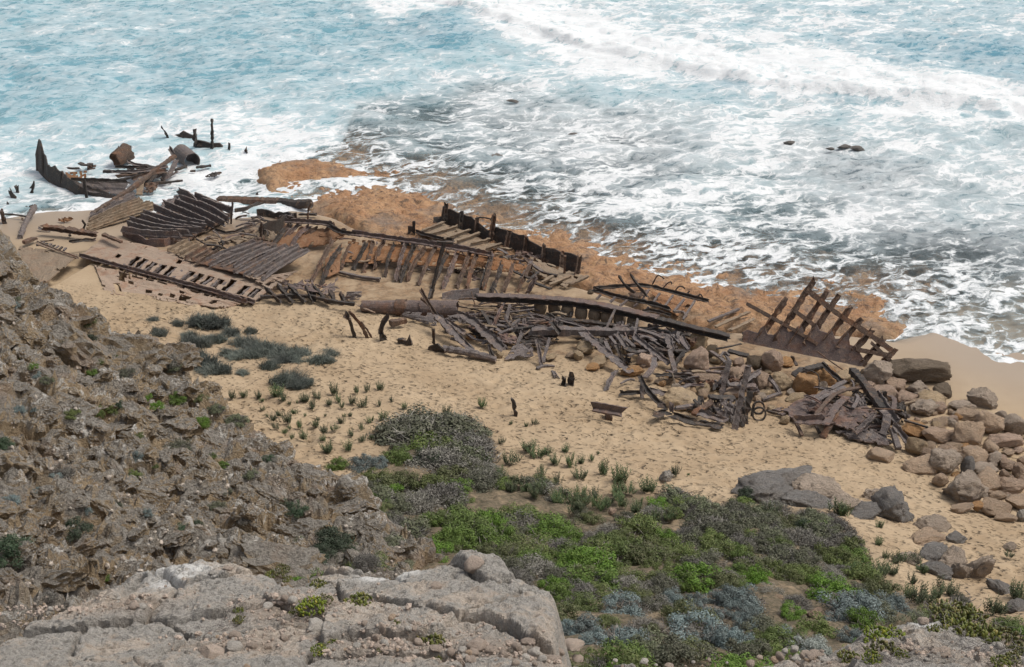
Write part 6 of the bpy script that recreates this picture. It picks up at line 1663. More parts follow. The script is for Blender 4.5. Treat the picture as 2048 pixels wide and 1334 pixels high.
def ledge_stones():
    def L(z, x, y, a, b, t, lab, grp='stones lying on the clifftop ledge', ms=None):
        s = {'a': 2.498, 'b': 2.498, 'c': 2.938}[z]; ox, oy = {'a': (400, 800), 'b': (900, 800), 'c': (1448, 880)}[z]
        put_rock('stone', ms or STON, ox + x / s, oy + y / s, a / s, b / s, t, lab, 'stone', grp, hit_fn=ledge_hit)
    L('a', 1365, 848, 60, 50, 'q', 'largest pink rounded stone perched on the ledge corner')
    L('a', 1180, 942, 32, 24, 'q', 'pink stone left of the largest one on the ledge')
    L('a', 575, 1158, 60, 46, 'w', 'white angular stone slab lying on the ledge', ms=SLAB)
    L('a', 905, 1172, 32, 46, 'q', 'long upright pink stone among small gravel')
    L('a', 880, 1215, 20, 32, 'q', 'narrow stone leaning by the long upright pink one')
    L('a', 140, 845, 32, 12, 'q', 'flat pale stone near the lichen on the left ledge')
    L('a', 60, 868, 22, 12, 'w', 'small flat pale stone left of the flat one near the lichen')
    L('a', 1380, 1252, 56, 42, 'q', 'big pink stone at the lower right end of the ledge gravel')
    L('a', 60, 1282, 72, 50, 'q', 'large tan block at the bottom of the ledge left of centre', ms=SLAB)
    L('b', 610, 1245, 70, 38, 'q', 'broken pink slab below the ledge corner', ms=SLAB)
    L('b', 425, 1285, 42, 36, 'w', 'pale block at the foot of the ledge corner', ms=SLAB)
    L('c', 1290, 1258, 46, 28, 'q', 'pink stone lying among dead twigs at the right')
    L('c', 1175, 1082, 32, 28, 'q', 'pink stone set beside the succulents, left of two'); L('c', 1230, 1062, 24, 24, 'q', 'pink stone set beside the succulents, right of two')
    L('c', 360, 1252, 20, 18, 'w', 'small white stone on the pebble pile at the bottom right')
    for z, x, y, a, b in [('a', 175, 1190, 33, 24), ('a', 170, 1242, 40, 26), ('a', 255, 1242, 30, 22), ('a', 335, 1242, 22, 18), ('a', 420, 1196, 20, 16), ('a', 1180, 1252, 36, 22), ('a', 1255, 1276, 22, 22), ('a', 1350, 1306, 30, 20), ('a', 820, 1122, 20, 15), ('a', 1460, 1272, 40, 30),
                          ('b', 270, 1287, 27, 25), ('b', 330, 1256, 30, 30), ('b', 100, 1307, 30, 20), ('b', 0, 1272, 25, 25), ('b', 550, 1276, 25, 25), ('b', 520, 1302, 40, 20), ('b', 460, 1302, 25, 20), ('b', 390, 1217, 40, 20), ('b', 970, 1314, 25, 15), ('b', 310, 1226, 40, 18), ('b', 640, 1302, 30, 20), ('b', 200, 1262, 30, 24), ('b', 60, 1262, 24, 20),
                          ('c', 415, 1237, 28, 22), ('c', 540, 1267, 50, 25), ('c', 480, 1272, 34, 24), ('c', 210, 1282, 20, 12), ('c', 1490, 1242, 18, 18), ('c', 1240, 1252, 30, 20), ('c', 330, 1290, 24, 18), ('c', 600, 1300, 34, 20), ('c', 430, 1290, 30, 20)]:
        L(z, x, y, a, b, random.Random(x).choice('qqwqq'), 'rounded pinkish stone in the rubble along the foot of the ledge')
    rr = random.Random(11)
    n = 0
    for cx, cy, sx, sy, k in [(760, 1290, 70, 26, 40), (830, 1265, 40, 18, 26), (1000, 1310, 110, 18, 45), (470, 1290, 60, 22, 22), (1300, 1328, 130, 8, 20), (1600, 1316, 90, 14, 40), (1830, 1310, 150, 18, 34), (560, 1215, 60, 26, 22), (240, 1200, 60, 26, 20), (120, 1225, 80, 22, 14)]:
        for _ in range(int(k * .6)):
            px, py = cx + rr.gauss(0, sx * .55), cy + rr.gauss(0, sy * .6)
            r = rr.uniform(2.4, 6) if rr.random() < .8 else rr.uniform(7, 11)
            if py > 1345: continue
            n += 1
            put_rock('pebble', PEBB, px, py, r, r * rr.uniform(.65, .95), rr.choice('qqwqwt'), 'small pink or white pebble in the loose gravel on the clifftop ledge', 'pebble', 'pebbles on the clifftop ledge', hit_fn=ledge_hit)
    # finest gravel and rubble, far too many to count
    def rubble(name, n, H, region, lo, hi, mat, sd):
        r = np.random.RandomState(sd)
        bv, bf = ico(1); vs, fs = [], []
        for i in range(n):
            x, y = region(r)
            s = r.uniform(lo, hi) * (1 if r.rand() < .85 else 2)
            z = float(H(x, y))
            q = bv * s * r.uniform(.6, 1.1, 3) * (1 + .15 * r.normal(size=(len(bv), 1)))
            a = r.uniform(0, 6.28); c, sn = math.cos(a), math.sin(a)
            q = np.stack([q[:, 0] * c - q[:, 1] * sn, q[:, 0] * sn + q[:, 1] * c, q[:, 2]], 1)
            fs.append(bf + len(bv) * i); vs.append(q + np.array([x, y, z + s * .3]))
        me = mesh_np(name, np.concatenate(vs), np.concatenate(fs), False)
        o = link(name, me, M['stone']); o.color = (*mat, 1)
        return tag(o, kind='stuff')
    lh = lambda x, y: LEDGE(x, y) + ledge_detail(np.asarray(x), np.asarray(y))
    cen = [ledge_hit(a, b) for a, b in [(760, 1290), (830, 1262), (1000, 1310), (470, 1285), (1600, 1316), (1850, 1310), (560, 1215), (250, 1200), (1300, 1330), (640, 1240), (90, 1230)]]
    def reg(r):
        c = cen[r.randint(len(cen))]; return c.x + r.normal() * .33, c.y + r.normal() * .18
    tag(rubble('ledge_gravel', 1500, lh, reg, .008, .022, (.55, .44, .36), 3), 'fine pink and white gravel strewn over the clifftop ledge', 'gravel')
    sh = lambda x, y: SPUR(x, y) + crag(np.asarray(x), np.asarray(y), 0) - .25
    def reg2(r):
        p = spur_hit(r.uniform(0, 820), r.uniform(560, 1180)); return p.x, p.y
    tag(rubble('cliff_rubble', 600, sh, reg2, .02, .05, (.58, .50, .42), 4), 'pale loose rubble scattered over the craggy slope', 'rubble')


ledge_stones()

# ================================================================== PLANTS
def mat_leaf(name, a, b, c, spec=.25, rough=.6, trans=.0):
    t = NT(name)
    g = t.n('NewGeometry').outputs['Random Per Island']
    rnd = t.n('ObjectInfo').outputs['Random']
    col = t.mix(t.map(g, 0, .7), a, b)
    col = t.mix(t.map(g, .80, .95, 0, .7), col, c)
    hs = t.n('HueSaturation', Color=col, Hue=t.map(rnd, 0, 1, .48, .52), Saturation=t.map(rnd, 0, 1, .8, 1.1), Value=t.map(rnd, 0, 1, .7, 1.25))
    bs = t.bsdf(hs.outputs[0], rough, None, spec=spec)
    return t.done(bs)


LM = dict(G=mat_leaf('leaf_bright_green', (.065, .11, .018), (.125, .19, .034), (.175, .23, .055)),
          O=mat_leaf('leaf_olive', (.075, .10, .028), (.145, .17, .055), (.21, .20, .095)),
          D=mat_leaf('leaf_dark_green', (.030, .048, .026), (.065, .092, .052), (.10, .11, .075)),
          B=mat_leaf('leaf_blue_grey', (.12, .155, .15), (.20, .25, .24), (.29, .33, .315)),
          W=mat_leaf('leaf_pale_grey', (.20, .22, .20), (.30, .32, .29), (.38, .39, .36)),
          T=mat_leaf('twig_grey', (.12, .112, .098), (.205, .19, .165), (.29, .27, .235)),
          S=mat_leaf('spurge_green', (.055, .078, .032), (.10, .13, .058), (.19, .145, .07)),
          M=mat_leaf('leaf_grey_olive', (.085, .095, .055), (.15, .155, .095), (.21, .20, .14)),
          R=mat_leaf('grass_grey', (.07, .085, .072), (.135, .15, .13), (.24, .24, .195)),
          P=mat_leaf('succulent_green', (.085, .105, .018), (.165, .175, .03), (.26, .20, .05), .4, .45),
          N=mat_leaf('dead_twig', (.10, .085, .075), (.20, .175, .155), (.30, .27, .24)))


def quads_mesh(name, C, A, B, mat):
    """leaves: centre C, half axes A and B, folded a little; (n,3) arrays"""
    n = len(C)
    nr = np.cross(A, B); nr /= (np.linalg.norm(nr, axis=1)[:, None] + 1e-9)
    l = np.linalg.norm(B, axis=1)[:, None]
    V = np.stack([C - A, C - B * .8 + nr * l * .25, C + A, C + B * .8 + nr * l * .25], 1).reshape(-1, 3)
    F = np.arange(4 * n).reshape(n, 4)
    me = mesh_np(name, V, F, False)
    me.materials.append(mat)
    return me


def unit(r, n):
    v = r.normal(size=(n, 3)); return v / np.linalg.norm(v, axis=1)[:, None]


def leaf_shrub(sd, mat, n=1900, leaf=.045, clumps=26, flat=.62, loose=.24, jag=.12):
    """a shrub of radius about 1: leaves gathered in clumps over a dome"""
    r = np.random.RandomState(sd)
    d = unit(r, clumps); d[:, 2] = np.abs(d[:, 2])
    rad = r.uniform(.35, .95, clumps)[:, None]
    cc = d * rad * np.array([1, 1, flat]); cc[:, 2] += .05
    cs = r.uniform(.6, 1.3, clumps) * loose
    k = r.randint(0, clumps, n)
    u = unit(r, n); u[:, 2] = np.where(u[:, 2] < -.3, -u[:, 2], u[:, 2])
    C = cc[k] + u * (cs[k] * r.uniform(.55, 1.1, n))[:, None]
    C += jag * r.normal(size=(n, 3)) * .4
    C[:, 2] = np.abs(C[:, 2])
    nr = u + unit(r, n) * .55                                   # leaves lie roughly along the surface of their clump
    A = np.cross(nr, unit(r, n)); A /= np.linalg.norm(A, axis=1)[:, None] + 1e-9
    Bv = np.cross(nr, A); Bv /= np.linalg.norm(Bv, axis=1)[:, None] + 1e-9
    s = (leaf * r.uniform(.6, 1.4, n))[:, None]
    return quads_mesh('foliage', C, A * s * 1.25, Bv * s * .62, mat)


def twig_shrub(sd, mat, n=900, ln=.36, w=.013, flat=.6):
    r = np.random.RandomState(sd)
    d = unit(r, n); d[:, 2] = np.abs(d[:, 2])
    C = d * (r.uniform(.25, 1, n) ** .6)[:, None] * np.array([1, 1, flat])
    A = d + unit(r, n) * .9; A /= np.linalg.norm(A, axis=1)[:, None]; A[:, 2] = np.abs(A[:, 2]) * .9
    Bv = np.cross(A, unit(r, n)); Bv /= np.linalg.norm(Bv, axis=1)[:, None] + 1e-9
    s = r.uniform(.4, 1.2, n)[:, None]
    return quads_mesh('twigs', C, A * s * ln * .5, Bv * w * 1.4, mat)


def spurge(sd, mat, stems=16):
    """upright stems densely set with short leaves, radius about 1"""
    r = np.random.RandomState(sd)
    C, A, B = [], [], []
    for k in range(stems):
        a = r.uniform(0, 6.28); ln = r.uniform(.7, 1.35)
        root = np.array([math.cos(a), math.sin(a), 0]) * r.uniform(0, .5)
        tip = root + np.array([math.cos(a) * r.uniform(.05, .55), math.sin(a) * r.uniform(.05, .55), ln])
        for q in range(20):
            t = (q + 1) / 20
            p = root + (tip - root) * t
            an = q * 2.4
            o = np.array([math.cos(an), math.sin(an), .75]); o /= np.linalg.norm(o)
            s = .17 * (1.1 - .45 * t)
            C.append(p + o * s * .7); A.append(o * s); B.append(np.cross(o, [0, 0, 1.0]) * s * .42)
        C.append((root + tip) / 2); A.append((tip - root) / 2); B.append(np.array([.03, 0, 0]))
    return quads_mesh('spurge', np.array(C), np.array(A), np.array(B), mat)


def grass(sd, mat, n=520):
    r = np.random.RandomState(sd)
    V, F = [], []
    for i in range(n):
        a = r.uniform(0, 6.28); ro = math.sqrt(r.rand()) * .75
        p = np.array([math.cos(r.uniform(0, 6.28)) * ro, math.sin(a) * ro, 0.0])
        d = np.array([r.normal() * .5 + .35, r.normal() * .5, 1.0]); d /= np.linalg.norm(d)
        ln = r.uniform(.4, 1.0); w = np.array([.016, .008, 0]) * r.uniform(.7, 1.5)
        m = p + d * ln * .55; e = p + d * ln + np.array([d[0] * .4, d[1] * .4, -.22]) * ln
        b = len(V); V += [p - w, p + w, m + w * .8, m - w * .8, e]
        F += [(b, b + 1, b + 2, b + 3), (b + 3, b + 2, b + 4, b + 4)]
    F = np.array(F)
    me = bpy.data.meshes.new('grass')
    me.from_pydata([tuple(v) for v in V], [], [tuple(f) if f[2] != f[3] else tuple(f[:3]) for f in F.tolist()])
    me.materials.append(mat)
    return me


def succulent(sd, mat, n=90):
    """fat upturned leaves in rosettes, radius about 1"""
    r = np.random.RandomState(sd)
    mb = MB()
    for i in range(n):
        a = r.uniform(0, 6.28); ro = math.sqrt(r.rand()) * .95
        p = Vector((math.cos(a) * ro, math.sin(a) * ro, r.uniform(.0, .30) * (1.2 - ro)))
        d = Vector((r.normal() * .55, r.normal() * .55, 1)).normalized()
        ln, w = r.uniform(.20, .36), r.uniform(.06, .10)
        s = d.cross(Vector((r.normal(), r.normal(), .1))).normalized(); m = d.cross(s)
        b = len(mb.v)
        for t, k in ((0, .35), (.45, 1.0), (.85, .9)):
            for q in range(5):
                an = 2 * math.pi * q / 5
                mb.v.append(p + d * ln * t + (s * math.cos(an) * w * k * 1.3 + m * math.sin(an) * w * k * .6))
        mb.v.append(p + d * ln)
        for j in (0, 1):
            for q in range(5): mb.f.append((b + j * 5 + q, b + j * 5 + (q + 1) % 5, b + j * 5 + 5 + (q + 1) % 5, b + j * 5 + 5 + q))
        for q in range(5): mb.f.append((b + 10 + q, b + 10 + (q + 1) % 5, b + 15))
    me = mb.mesh('succulent_leaves')
    me.polygons.foreach_set('use_smooth', [True] * len(me.polygons))
    me.materials.append(mat)
    return me


def curls(sd, mat, n=26):
    """a mat of curling dead stems, radius about 1"""
    r = random.Random(sd)
    mb = MB()
    for i in range(n):
        p = Vector((r.gauss(0, .5), r.gauss(0, .5), .05)); h = r.uniform(0, 6.28); P = [p]
        for k in range(6):
            h += r.uniform(-.8, .8)
            P.append(P[-1] + Vector((math.cos(h) * .16, math.sin(h) * .16, r.uniform(-.06, .1))))
        for q in P: q.z = max(q.z, .02)
        mb.sweep(P, profile('box', .022, .022), step=.15, seed=i, rough=.2)
    me = mb.mesh('dead_stems'); me.materials.append(mat)
    return me


SHR = {}
for key in 'GODM':
    SHR[key] = [leaf_shrub(100 + i * 7 + ord(key), LM[key], 4800, .038, 24, .66, .30, .06) for i in range(4)]
for key in 'BW':
    SHR[key] = [leaf_shrub(200 + i * 7 + ord(key), LM[key], 5200, .032, 26, .70, .26, .03) for i in range(4)]
SHR['T'] = [leaf_shrub(300 + i, LM['T'], 1900, .034, 26, .55, .30) for i in range(3)]
TWG = [twig_shrub(i, LM['T'], 1300) for i in range(3)]
TWN = [twig_shrub(i + 9, LM['N'], 420) for i in range(3)]
SPG = [spurge(i, LM['S'], 13 + 2 * i) for i in range(5)]
GRS = [grass(i, LM['R']) for i in range(5)]
SUC = [succulent(i, LM['P']) for i in range(4)]
CUR = [curls(i, LM['N']) for i in range(3)]
_pi = [0]


def plant(name, px, py, rx, ry, parts, label, cat, group, hit_fn=gd, zs=1.0, sink=.06):
    """one plant as a thing: the first mesh is its own when alone, else an Empty with parts"""
    _pi[0] += 1
    rr = random.Random(_pi[0] * 17 + 3)
    p = hit_fn(px, py + ry * .55)
    k = (p - Vector((0, 0, CAM_Z))).length / FPX
    w = rx * k
    h = w * zs
    if len(parts) == 1:
        o = link(name, parts[0][1])
    else:
        o = bpy.data.objects.new(name, None); COL.objects.link(o)
        for n, me in parts:
            c = link(n, me, None, o)
    o.location = p + Vector((0, 0, -sink * h))
    o.scale = (w, w * rr.uniform(.85, 1.1), h)
    o.rotation_euler = (0, 0, rr.uniform(0, 6.28))
    return tag(o, label, cat, group)


def zr(z):
    return {'a': (2.498, 400, 800), 'b': (2.498, 900, 800), 'c': (2.938, 1448, 880), 'd': (3.335, 300, 600), 'e': (3.51, 0, 480), 'f': (2.595, 0, 820)}[z]


def nums(s):
    return [tuple(float(v) for v in q.split(',')) for q in s.split()]


KIND = {'G': 'bright green', 'O': 'olive green', 'D': 'dark green', 'B': 'blue grey', 'W': 'pale grey', 'T': 'grey twiggy', 'M': 'grey olive'}


def vegetation():
    rr = random.Random(4)
    def shrub(z, x, y, a, b, key, label=None, group=None, hit_fn=gd, zs=None):
        s, ox, oy = zr(z)
        rx, ry = a / s * 1.32, b / s * 1.1
        z_ = zs or min(1.15, max(.62, ry / rx * 1.8))
        parts = [('foliage', rr.choice(SHR[key]))]
        if key == 'T':
            parts.append(('twigs', rr.choice(TWG)))
            if rr.random() < .55: parts[0] = ('foliage', rr.choice(SHR['M']))
        elif rx > 20: parts.append(('twigs', rr.choice(TWN)))
        plant('shrub', ox + x / s, oy + y / s, rx, ry, parts, label or f'low {KIND[key]} shrub in the scrub below the clifftop', 'shrub', group or f'{KIND[key]} shrubs of the scrub', hit_fn, z_)
    # scrub mounds (zoom a)
    A = {'T': '1100,150,180,80 1250,140,150,80 1320,240,130,70 1000,150,90,55 1400,200,60,55 1190,300,120,60 1200,470,110,70 900,480,80,45 1080,510,100,45 1280,430,50,40 960,580,60,55 1020,650,110,60 980,760,120,70 860,740,80,50',
         'O': '1080,200,110,45 1190,230,80,45 1240,390,90,55 1060,420,80,45 1150,430,90,55 950,430,80,45 880,380,60,40 1330,330,60,40', 'D': '1140,290,62,50', 'G': '1000,280,70,40 690,320,50,28 1250,600,100,45 1350,640,110,55 1250,700,80,55 1150,760,80,45 1450,620,80,55 1420,700,90,55 1160,600,60,40',
         'B': '810,310,62,40 885,305,50,30'}
    for key, s in A.items():
        for q in nums(s):
            lab = None
            if key == 'D': lab = 'round dark green bush on the scrub mound at mid picture'
            if key == 'B': lab = 'blue grey bush at the sandy edge beside the rocky spur, ' + ('left' if q[0] < 850 else 'right') + ' of two'
            shrub('a', *q, key, lab)
    Bq = {'G': '60,600,90,40 200,600,90,40 120,660,110,50 20,720,60,40 260,680,80,50 480,650,110,50 600,680,70,40 700,820,130,58 790,825,62,58 640,880,90,38 960,760,110,58 880,740,60,40 1220,890,112,55 1410,925,70,28 560,970,70,45 650,1030,90,38 1100,680,60,38 520,930,60,40 1160,900,60,50 800,1256,30,14',
          'O': '560,620,70,35 400,740,100,48 300,780,80,38 720,740,80,48 940,640,110,55 860,690,70,38 900,890,80,40 1150,740,70,45 1340,760,90,48 1000,820,42,30 1010,900,70,38 790,1120,70,28 1000,1150,50,38 1470,830,42,30 1080,770,60,30 480,780,80,40 1240,790,70,40 930,970,60,30 740,960,70,30 1100,850,60,34 210,760,70,34',
          'T': '1200,680,80,38 1300,640,110,60 1400,600,90,55 1450,720,70,48 1250,540,90,45 1130,480,80,45 560,740,80,38 420,860,110,45 330,880,70,38 540,880,70,38 760,900,70,36 880,930,90,36 340,590,80,36 690,690,60,36 800,650,60,30 150,390,90,45 180,350,70,30 50,250,90,70 60,320,90,55 650,960,80,36 970,1140,80,40 830,1000,50,30 1060,920,70,36 1380,880,60,40 1020,560,60,36',
          'B': '865,1040,112,62 1100,990,70,42 1220,1000,60,42 1370,990,90,55 1450,1000,60,48 1290,1070,80,48 1210,1150,132,66 1340,1190,112,62 1420,1200,80,58 660,1130,90,55 580,1130,60,55 740,1170,60,38 900,1200,122,66 830,1190,70,48 1470,1100,50,48 1160,1040,50,36 700,1210,60,36'}
    for key, s in Bq.items():
        for q in nums(s):
            lab = None
            if key == 'B' and q[0] == 865: lab = 'domed blue grey cushion bush on its own right of the ledge corner'
            if key == 'B' and q[0] == 1210: lab = 'largest lumpy blue grey bush at the lower middle of the scrub'
            if key == 'G' and q[0] == 1220: lab = 'bright green bush above the blue grey ones'
            if key == 'G' and q[0] == 1410: lab = 'low bright green patch beside the bare earth'
            if key == 'G' and q[0] == 700: lab = 'broad bright green bush in the centre of the scrub'
            shrub('b', *q, key, lab)
    Cq = {'B': '110,940,120,66 60,1010,80,55 180,1060,80,55 50,1160,90,70 760,980,150,64 700,1040,90,48 900,1000,80,38 1000,960,100,48 350,1130,60,28 770,1150,80,55', 'W': '480,1215,110,48 220,1240,70,38 560,1230,60,36',
          'G': '640,905,122,60 810,1062,82,60 50,850,60,28 400,1010,70,24 1700,1100,80,38 120,1280,30,20 100,700,70,45 20,630,50,38 320,620,60,38',
          'O': '170,1160,60,38 380,800,70,42 450,770,60,38 170,740,110,48 600,650,80,48 700,700,70,55 760,640,90,62 380,480,80,45 60,540,70,38 280,740,60,45 1650,1085,50,30 850,900,50,30', 'D': '480,500,62,45 150,320,60,36',
          'T': '450,570,90,55 570,530,90,55 680,510,80,55 350,680,100,55 460,690,90,55 560,620,80,55 720,590,80,60 800,880,60,36 250,480,90,45 100,450,80,45 300,560,90,45 600,780,80,36 430,950,70,36 700,770,60,36 1390,940,50,30 300,400,80,40 620,470,70,40 210,600,80,45 500,440,70,40 60,400,70,36 650,810,60,30'}
    for key, s in Cq.items():
        for q in nums(s):
            lab = None
            if key == 'W': lab = 'pale silvery bush behind the pebble pile at the bottom'
            if key == 'G' and q[0] == 640: lab = 'bright green bush beside the bare earth patch at the right'
            if key == 'G' and q[0] == 810: lab = 'round bright green bush behind the pale clifftop rock'
            if key == 'B' and q[0] == 760: lab = 'wide blue grey bush arching above the round bright green one'
            if key == 'B' and q[0] == 1000: lab = 'blue grey bush right of the wide arching one'
            shrub('c', *q, key, lab, 'pale bushes by the pebble pile' if key == 'W' else None)
    # filler shrubs so that hardly any ground shows
    k = 0
    poly = np.array(VEGPTS)
    while k < 190:
        x, y = rr.uniform(-8, 16), 16 + 21 * rr.random() ** 1.15
        if poly_sd(np.array([x]), np.array([y]), poly)[0] < .5: continue
        if y > 20 and fbm(np.array([x * .5]), np.array([y * .5]), 4, 2)[0] > .36: continue
        k += 1
        key = rr.choice('TMOMGOOG')
        o = link('low_shrub', rr.choice(SHR[key]))
        s = rr.uniform(.34, .7)
        o.location = (x, y, ground(x, y) - .02); o.scale = (s, s, s * rr.uniform(.6, .95)); o.rotation_euler = (0, 0, rr.uniform(0, 6.28))
        tag(o, f'knee high {KIND[key]} tuft filling the gaps between larger shrubs', 'shrub', f'{KIND[key]} undergrowth tufts')
    # spurge
    D = '845,615,45 1030,655,35 1085,705,35 1115,635,35 1228,605,38 1380,605,30 1450,590,28 1535,580,30 1420,690,40 1350,675,30 1255,660,30 1280,705,22 1195,685,25 720,635,32 745,670,18 630,630,28 550,640,28 890,655,35 1610,665,20 1530,695,22 1695,710,25 1560,775,40 1465,800,28 1410,850,26 1340,885,32 1415,930,30 1475,920,18 1325,980,42 1185,990,45 1155,925,26 1160,865,32 1235,850,30 1280,805,28 1335,765,18 1295,770,14 1105,830,26 1120,795,16 1000,835,32 920,795,38 965,745,25 865,760,25 820,790,30 840,845,26 755,725,18 1035,765,14 1170,770,12 930,690,15 980,680,12 900,880,22 950,910,22 1020,910,35 930,850,18 780,770,15 1980,750,35'
    def sp(z, x, y, r, lab, grp):
        s, ox, oy = zr(z)
        plant('spurge_plant', ox + x / s, oy + y / s, r / s * 1.45, r / s, [('spurge', rr.choice(SPG))], lab, 'plant', grp, gd, rr.uniform(.85, 1.2))
    for q in nums(D): sp('d', *q, 'small dark spurge plant dotted on bare sand between grass and scrub mound', 'spurge plants on the bare sand')
    for q in nums('160,18,25 425,110,18 380,125,14 260,205,20 575,240,28 395,230,40 430,260,40 490,255,28 455,355,30 185,300,32 520,300,34 600,310,36 655,300,25 708,292,18 740,265,10 645,370,36 310,290,45 770,350,40 845,380,45 985,430,45 1125,360,28 1190,372,10 535,400,30 305,115,10'):
        sp('b', *q, 'spurge plant on the sand along the upper edge of the scrub', 'spurge plants at the scrub edge')
    for x, y, r in nums('440,440,60 520,500,60 600,520,60 680,490,60 740,520,55 870,460,60 900,520,50 1060,570,55 280,380,55 330,420,50'):
        for j in range(4):
            sp('b', x + rr.uniform(-50, 50), y + rr.uniform(-30, 30), r * rr.uniform(.5, .7), 'tall yellowish spurge in the dense spurge mass above the scrub', 'dense spurge mass')
    for q in nums('660,400,55 910,505,28 905,600,30 900,780,55 870,800,45 930,760,45 790,780,50 990,770,35 1100,820,35 1140,930,55 1200,920,55 1300,870,50 1340,890,40 1250,900,45 1080,900,40 1580,990,50 1620,1000,40 1710,900,50 1740,920,40 1670,670,25 950,680,25 1010,700,40 180,300,40 250,420,50 150,420,45 300,410,45 1120,700,40 1050,690,35 700,420,40 1160,760,35'):
        sp('c', *q, 'spurge plant among the dark rocks on the right hand sand', 'spurge plants by the dark rocks')
    # dune grass
    for x, y, a, b in nums('390,150,100,40 545,205,38,35 300,290,80,50 330,400,100,80 430,250,60,30 640,280,80,60 720,310,90,60 820,340,80,60 900,340,80,65 960,380,60,50 1000,330,60,40 1140,380,70,55 1200,350,40,30 790,440,45,28 920,510,90,55 980,560,60,28 560,350,60,55 400,440,80,55 480,470,50,28 620,480,30,15 60,210,40,25 670,200,30,25 180,150,30,20 270,240,40,20 1040,550,40,18 20,130,30,20 340,130,60,35 450,150,60,35 870,390,60,40 690,350,70,45 260,340,60,45'):
        s, ox, oy = zr('d')
        for j in range(3 if a > 55 else 2):
            plant('grass_tuft', ox + (x + (j - (1 if a > 55 else .5)) * a * .6) / s, oy + (y + rr.uniform(-.4, .4) * b) / s, a / s * (1.0 if a > 55 else 1.4), b / s, [('grass', rr.choice(GRS))], 'grey green dune grass tuft on the sand beside the rocky spur', 'grass', 'dune grass tufts', gd, 1.15)
    # plants rooted in the craggy slope
    for z, s in (('e', '620,570,45,O 430,640,35,B 470,700,40,T 630,690,50,D 710,850,45,G 650,930,35,G 160,835,25,G 240,885,32,G 810,810,16,G 1180,840,70,T 1230,880,60,T 1080,830,60,T 980,800,50,T 880,930,60,T 1420,930,70,B 1460,880,60,B 1030,1100,35,G 1250,1110,60,G 1100,1160,40,G 1390,1100,50,O 1410,1280,50,G 1520,1180,50,T 1680,1230,60,T 740,1160,50,O 850,1160,50,D 690,1220,40,G 790,1190,40,O 140,1190,45,B 235,1190,25,B 510,1220,50,O 250,940,40,B 90,460,40,B 130,420,36,T 590,780,50,T 330,980,40,T 1130,640,34,T'),
                 ('f', '10,180,50,D 60,720,90,D 400,610,65,D 930,190,55,T 700,240,45,B 290,370,60,B 330,320,50,T 60,470,50,B 570,500,50,D 770,530,30,B 940,630,55,D 1010,600,40,D 700,330,35,O 1100,240,25,G 1160,280,25,G 1050,60,40,G 1230,50,50,T 360,860,40,D 230,970,55,T 1490,500,50,D 550,870,20,G 810,290,14,G 720,130,25,O 1130,500,40,T 1160,420,35,T 1390,250,40,T 860,400,34,T 450,520,30,B 1300,330,34,T 200,420,30,B 1270,560,36,T'),
                 ('a', '640,700,90,D 600,760,60,D 720,740,60,D 490,860,36,G 490,540,50,D 700,790,60,T 460,260,40,G 560,800,50,D 830,800,60,T 330,300,40,D')):
        for q in s.split():
            x, y, a, key = q.split(','); x, y, a = float(x), float(y), float(a)
            shrub(z, x, y, a * .95, a * .62, key, f'{KIND[key]} plant rooted in the craggy limestone slope', f'{KIND[key]} plants on the craggy slope', spur_hit)
    # plants on the ledge
    for z, s in (('a', '410,840,35,20 355,868,25,12 435,888,22,15 590,920,45,32 560,1010,60,45 490,1050,40,28 620,990,36,24 790,1000,55,25 190,1030,28,30 195,1085,26,26 990,1105,20,16 1150,1200,60,36 660,1190,26,28 595,1240,36,24 1190,1280,25,12 900,1245,14,10'),
                 ('c', '1370,1030,110,45 1450,1030,80,50 1290,1010,70,40 1250,1110,45,32 1400,1100,90,45 1530,1160,90,38 1640,1160,90,40 1730,1220,40,40 990,1130,60,42 900,1140,70,42 940,1240,80,32 740,1280,60,22 1630,1300,50,28 1700,1290,60,36 870,1270,50,24 1040,1250,40,24')):
        sc, ox, oy = zr(z)
        for x, y, a, b in nums(s):
            lab = 'yellow green succulent clump rooted in a crack of the clifftop ledge' if z == 'a' else 'fat leaved succulent clump spreading over the rock at the bottom right corner'
            plant('succulent_clump', ox + x / sc, oy + y / sc, a / sc * 1.25, b / sc, [('leaves', rr.choice(SUC)), ('dead_stems', rr.choice(CUR))], lab, 'succulent', 'succulents in the ledge cracks' if z == 'a' else 'succulents at the bottom right corner', ledge_hit, 1.1)
    for z, s in (('c', '1300,1180,120,40 1100,1270,130,40 950,1290,90,30 1500,1230,110,40 1650,1230,110,40 1350,1290,100,30 1200,1210,80,36 1560,1290,90,30'), ('a', '160,1010,60,30 540,1020,70,36 120,1130,60,26 640,1020,50,30 860,970,60,20 40,1170,60,24')):
        sc, ox, oy = zr(z)
        for x, y, a, b in nums(s):
            plant('dead_twigs', ox + x / sc, oy + y / sc, a / sc, b / sc, [('dead_stems', rr.choice(CUR))], 'mat of curling grey dead stems ' + ('under the succulents at the bottom right' if z == 'c' else 'lying on the clifftop ledge'), 'dead twigs', 'dead stems at the bottom right' if z == 'c' else 'dead stems on the ledge', ledge_hit, .5)


vegetation()


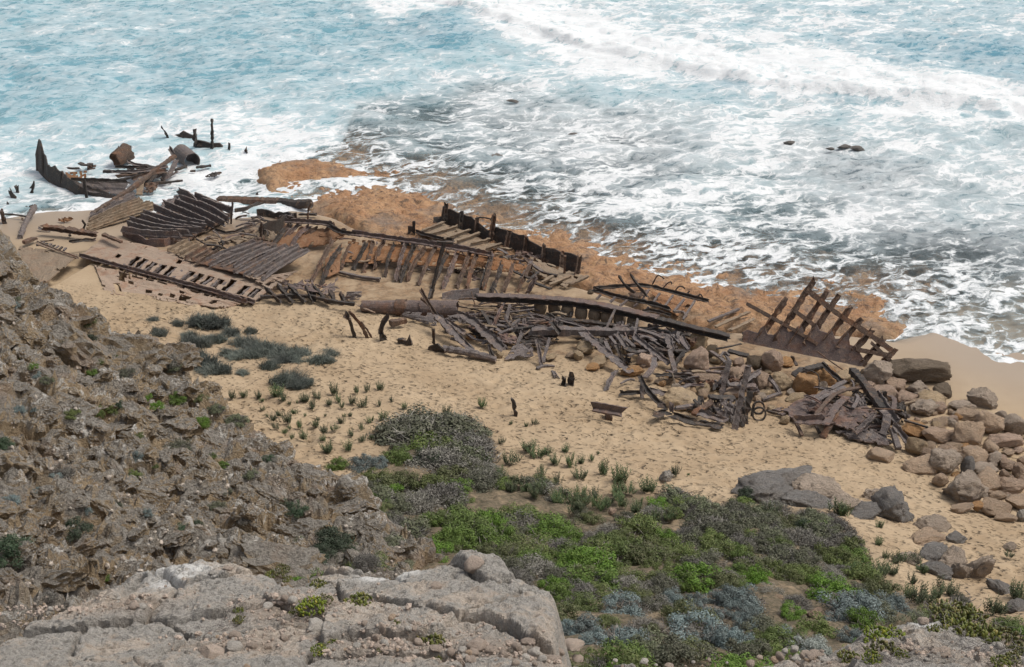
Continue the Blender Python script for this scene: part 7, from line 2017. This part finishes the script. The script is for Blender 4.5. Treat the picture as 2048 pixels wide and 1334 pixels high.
# ================================================================== labels that single out look-alikes by their place
def single_out():
    words = ['first', 'second', 'third', 'fourth', 'fifth', 'sixth', 'seventh', 'eighth', 'ninth', 'tenth', 'eleventh', 'twelfth']
    rows = {1: [''], 2: ['upper row', 'lower row'], 3: ['upper row', 'middle row', 'lower row']}
    by = {}
    for o in SC.objects:
        if o.parent is None and 'label' in o and o.get('category') not in (None, 'pebble') and o.get('kind') is None:
            by.setdefault(o['label'], []).append(o)
    for lab, L in by.items():
        if len(L) < 2 or len(L) > 125: continue
        def px(o):
            d = o.location - Vector((0, 0, CAM_Z)); f = d.y * CP - d.z * SP
            return (d.x / f, -(d.y * SP + d.z * CP) / f)
        L.sort(key=lambda o: px(o)[1])
        n = max(1, math.ceil(len(L) / 12))
        nm = rows.get(n) or [words[i] + ' row' for i in range(n)]
        per = math.ceil(len(L) / n)
        for r in range(n):
            row = sorted(L[r * per:(r + 1) * per], key=lambda o: px(o)[0])
            for i, o in enumerate(row):
                base = lab.split()
                tail = f'{words[i]} from left' + (f' in {nm[r]}' if nm[r] else '')
                o['label'] = ' '.join(base[:16 - len(tail.split())]) + ', ' + tail


single_out()
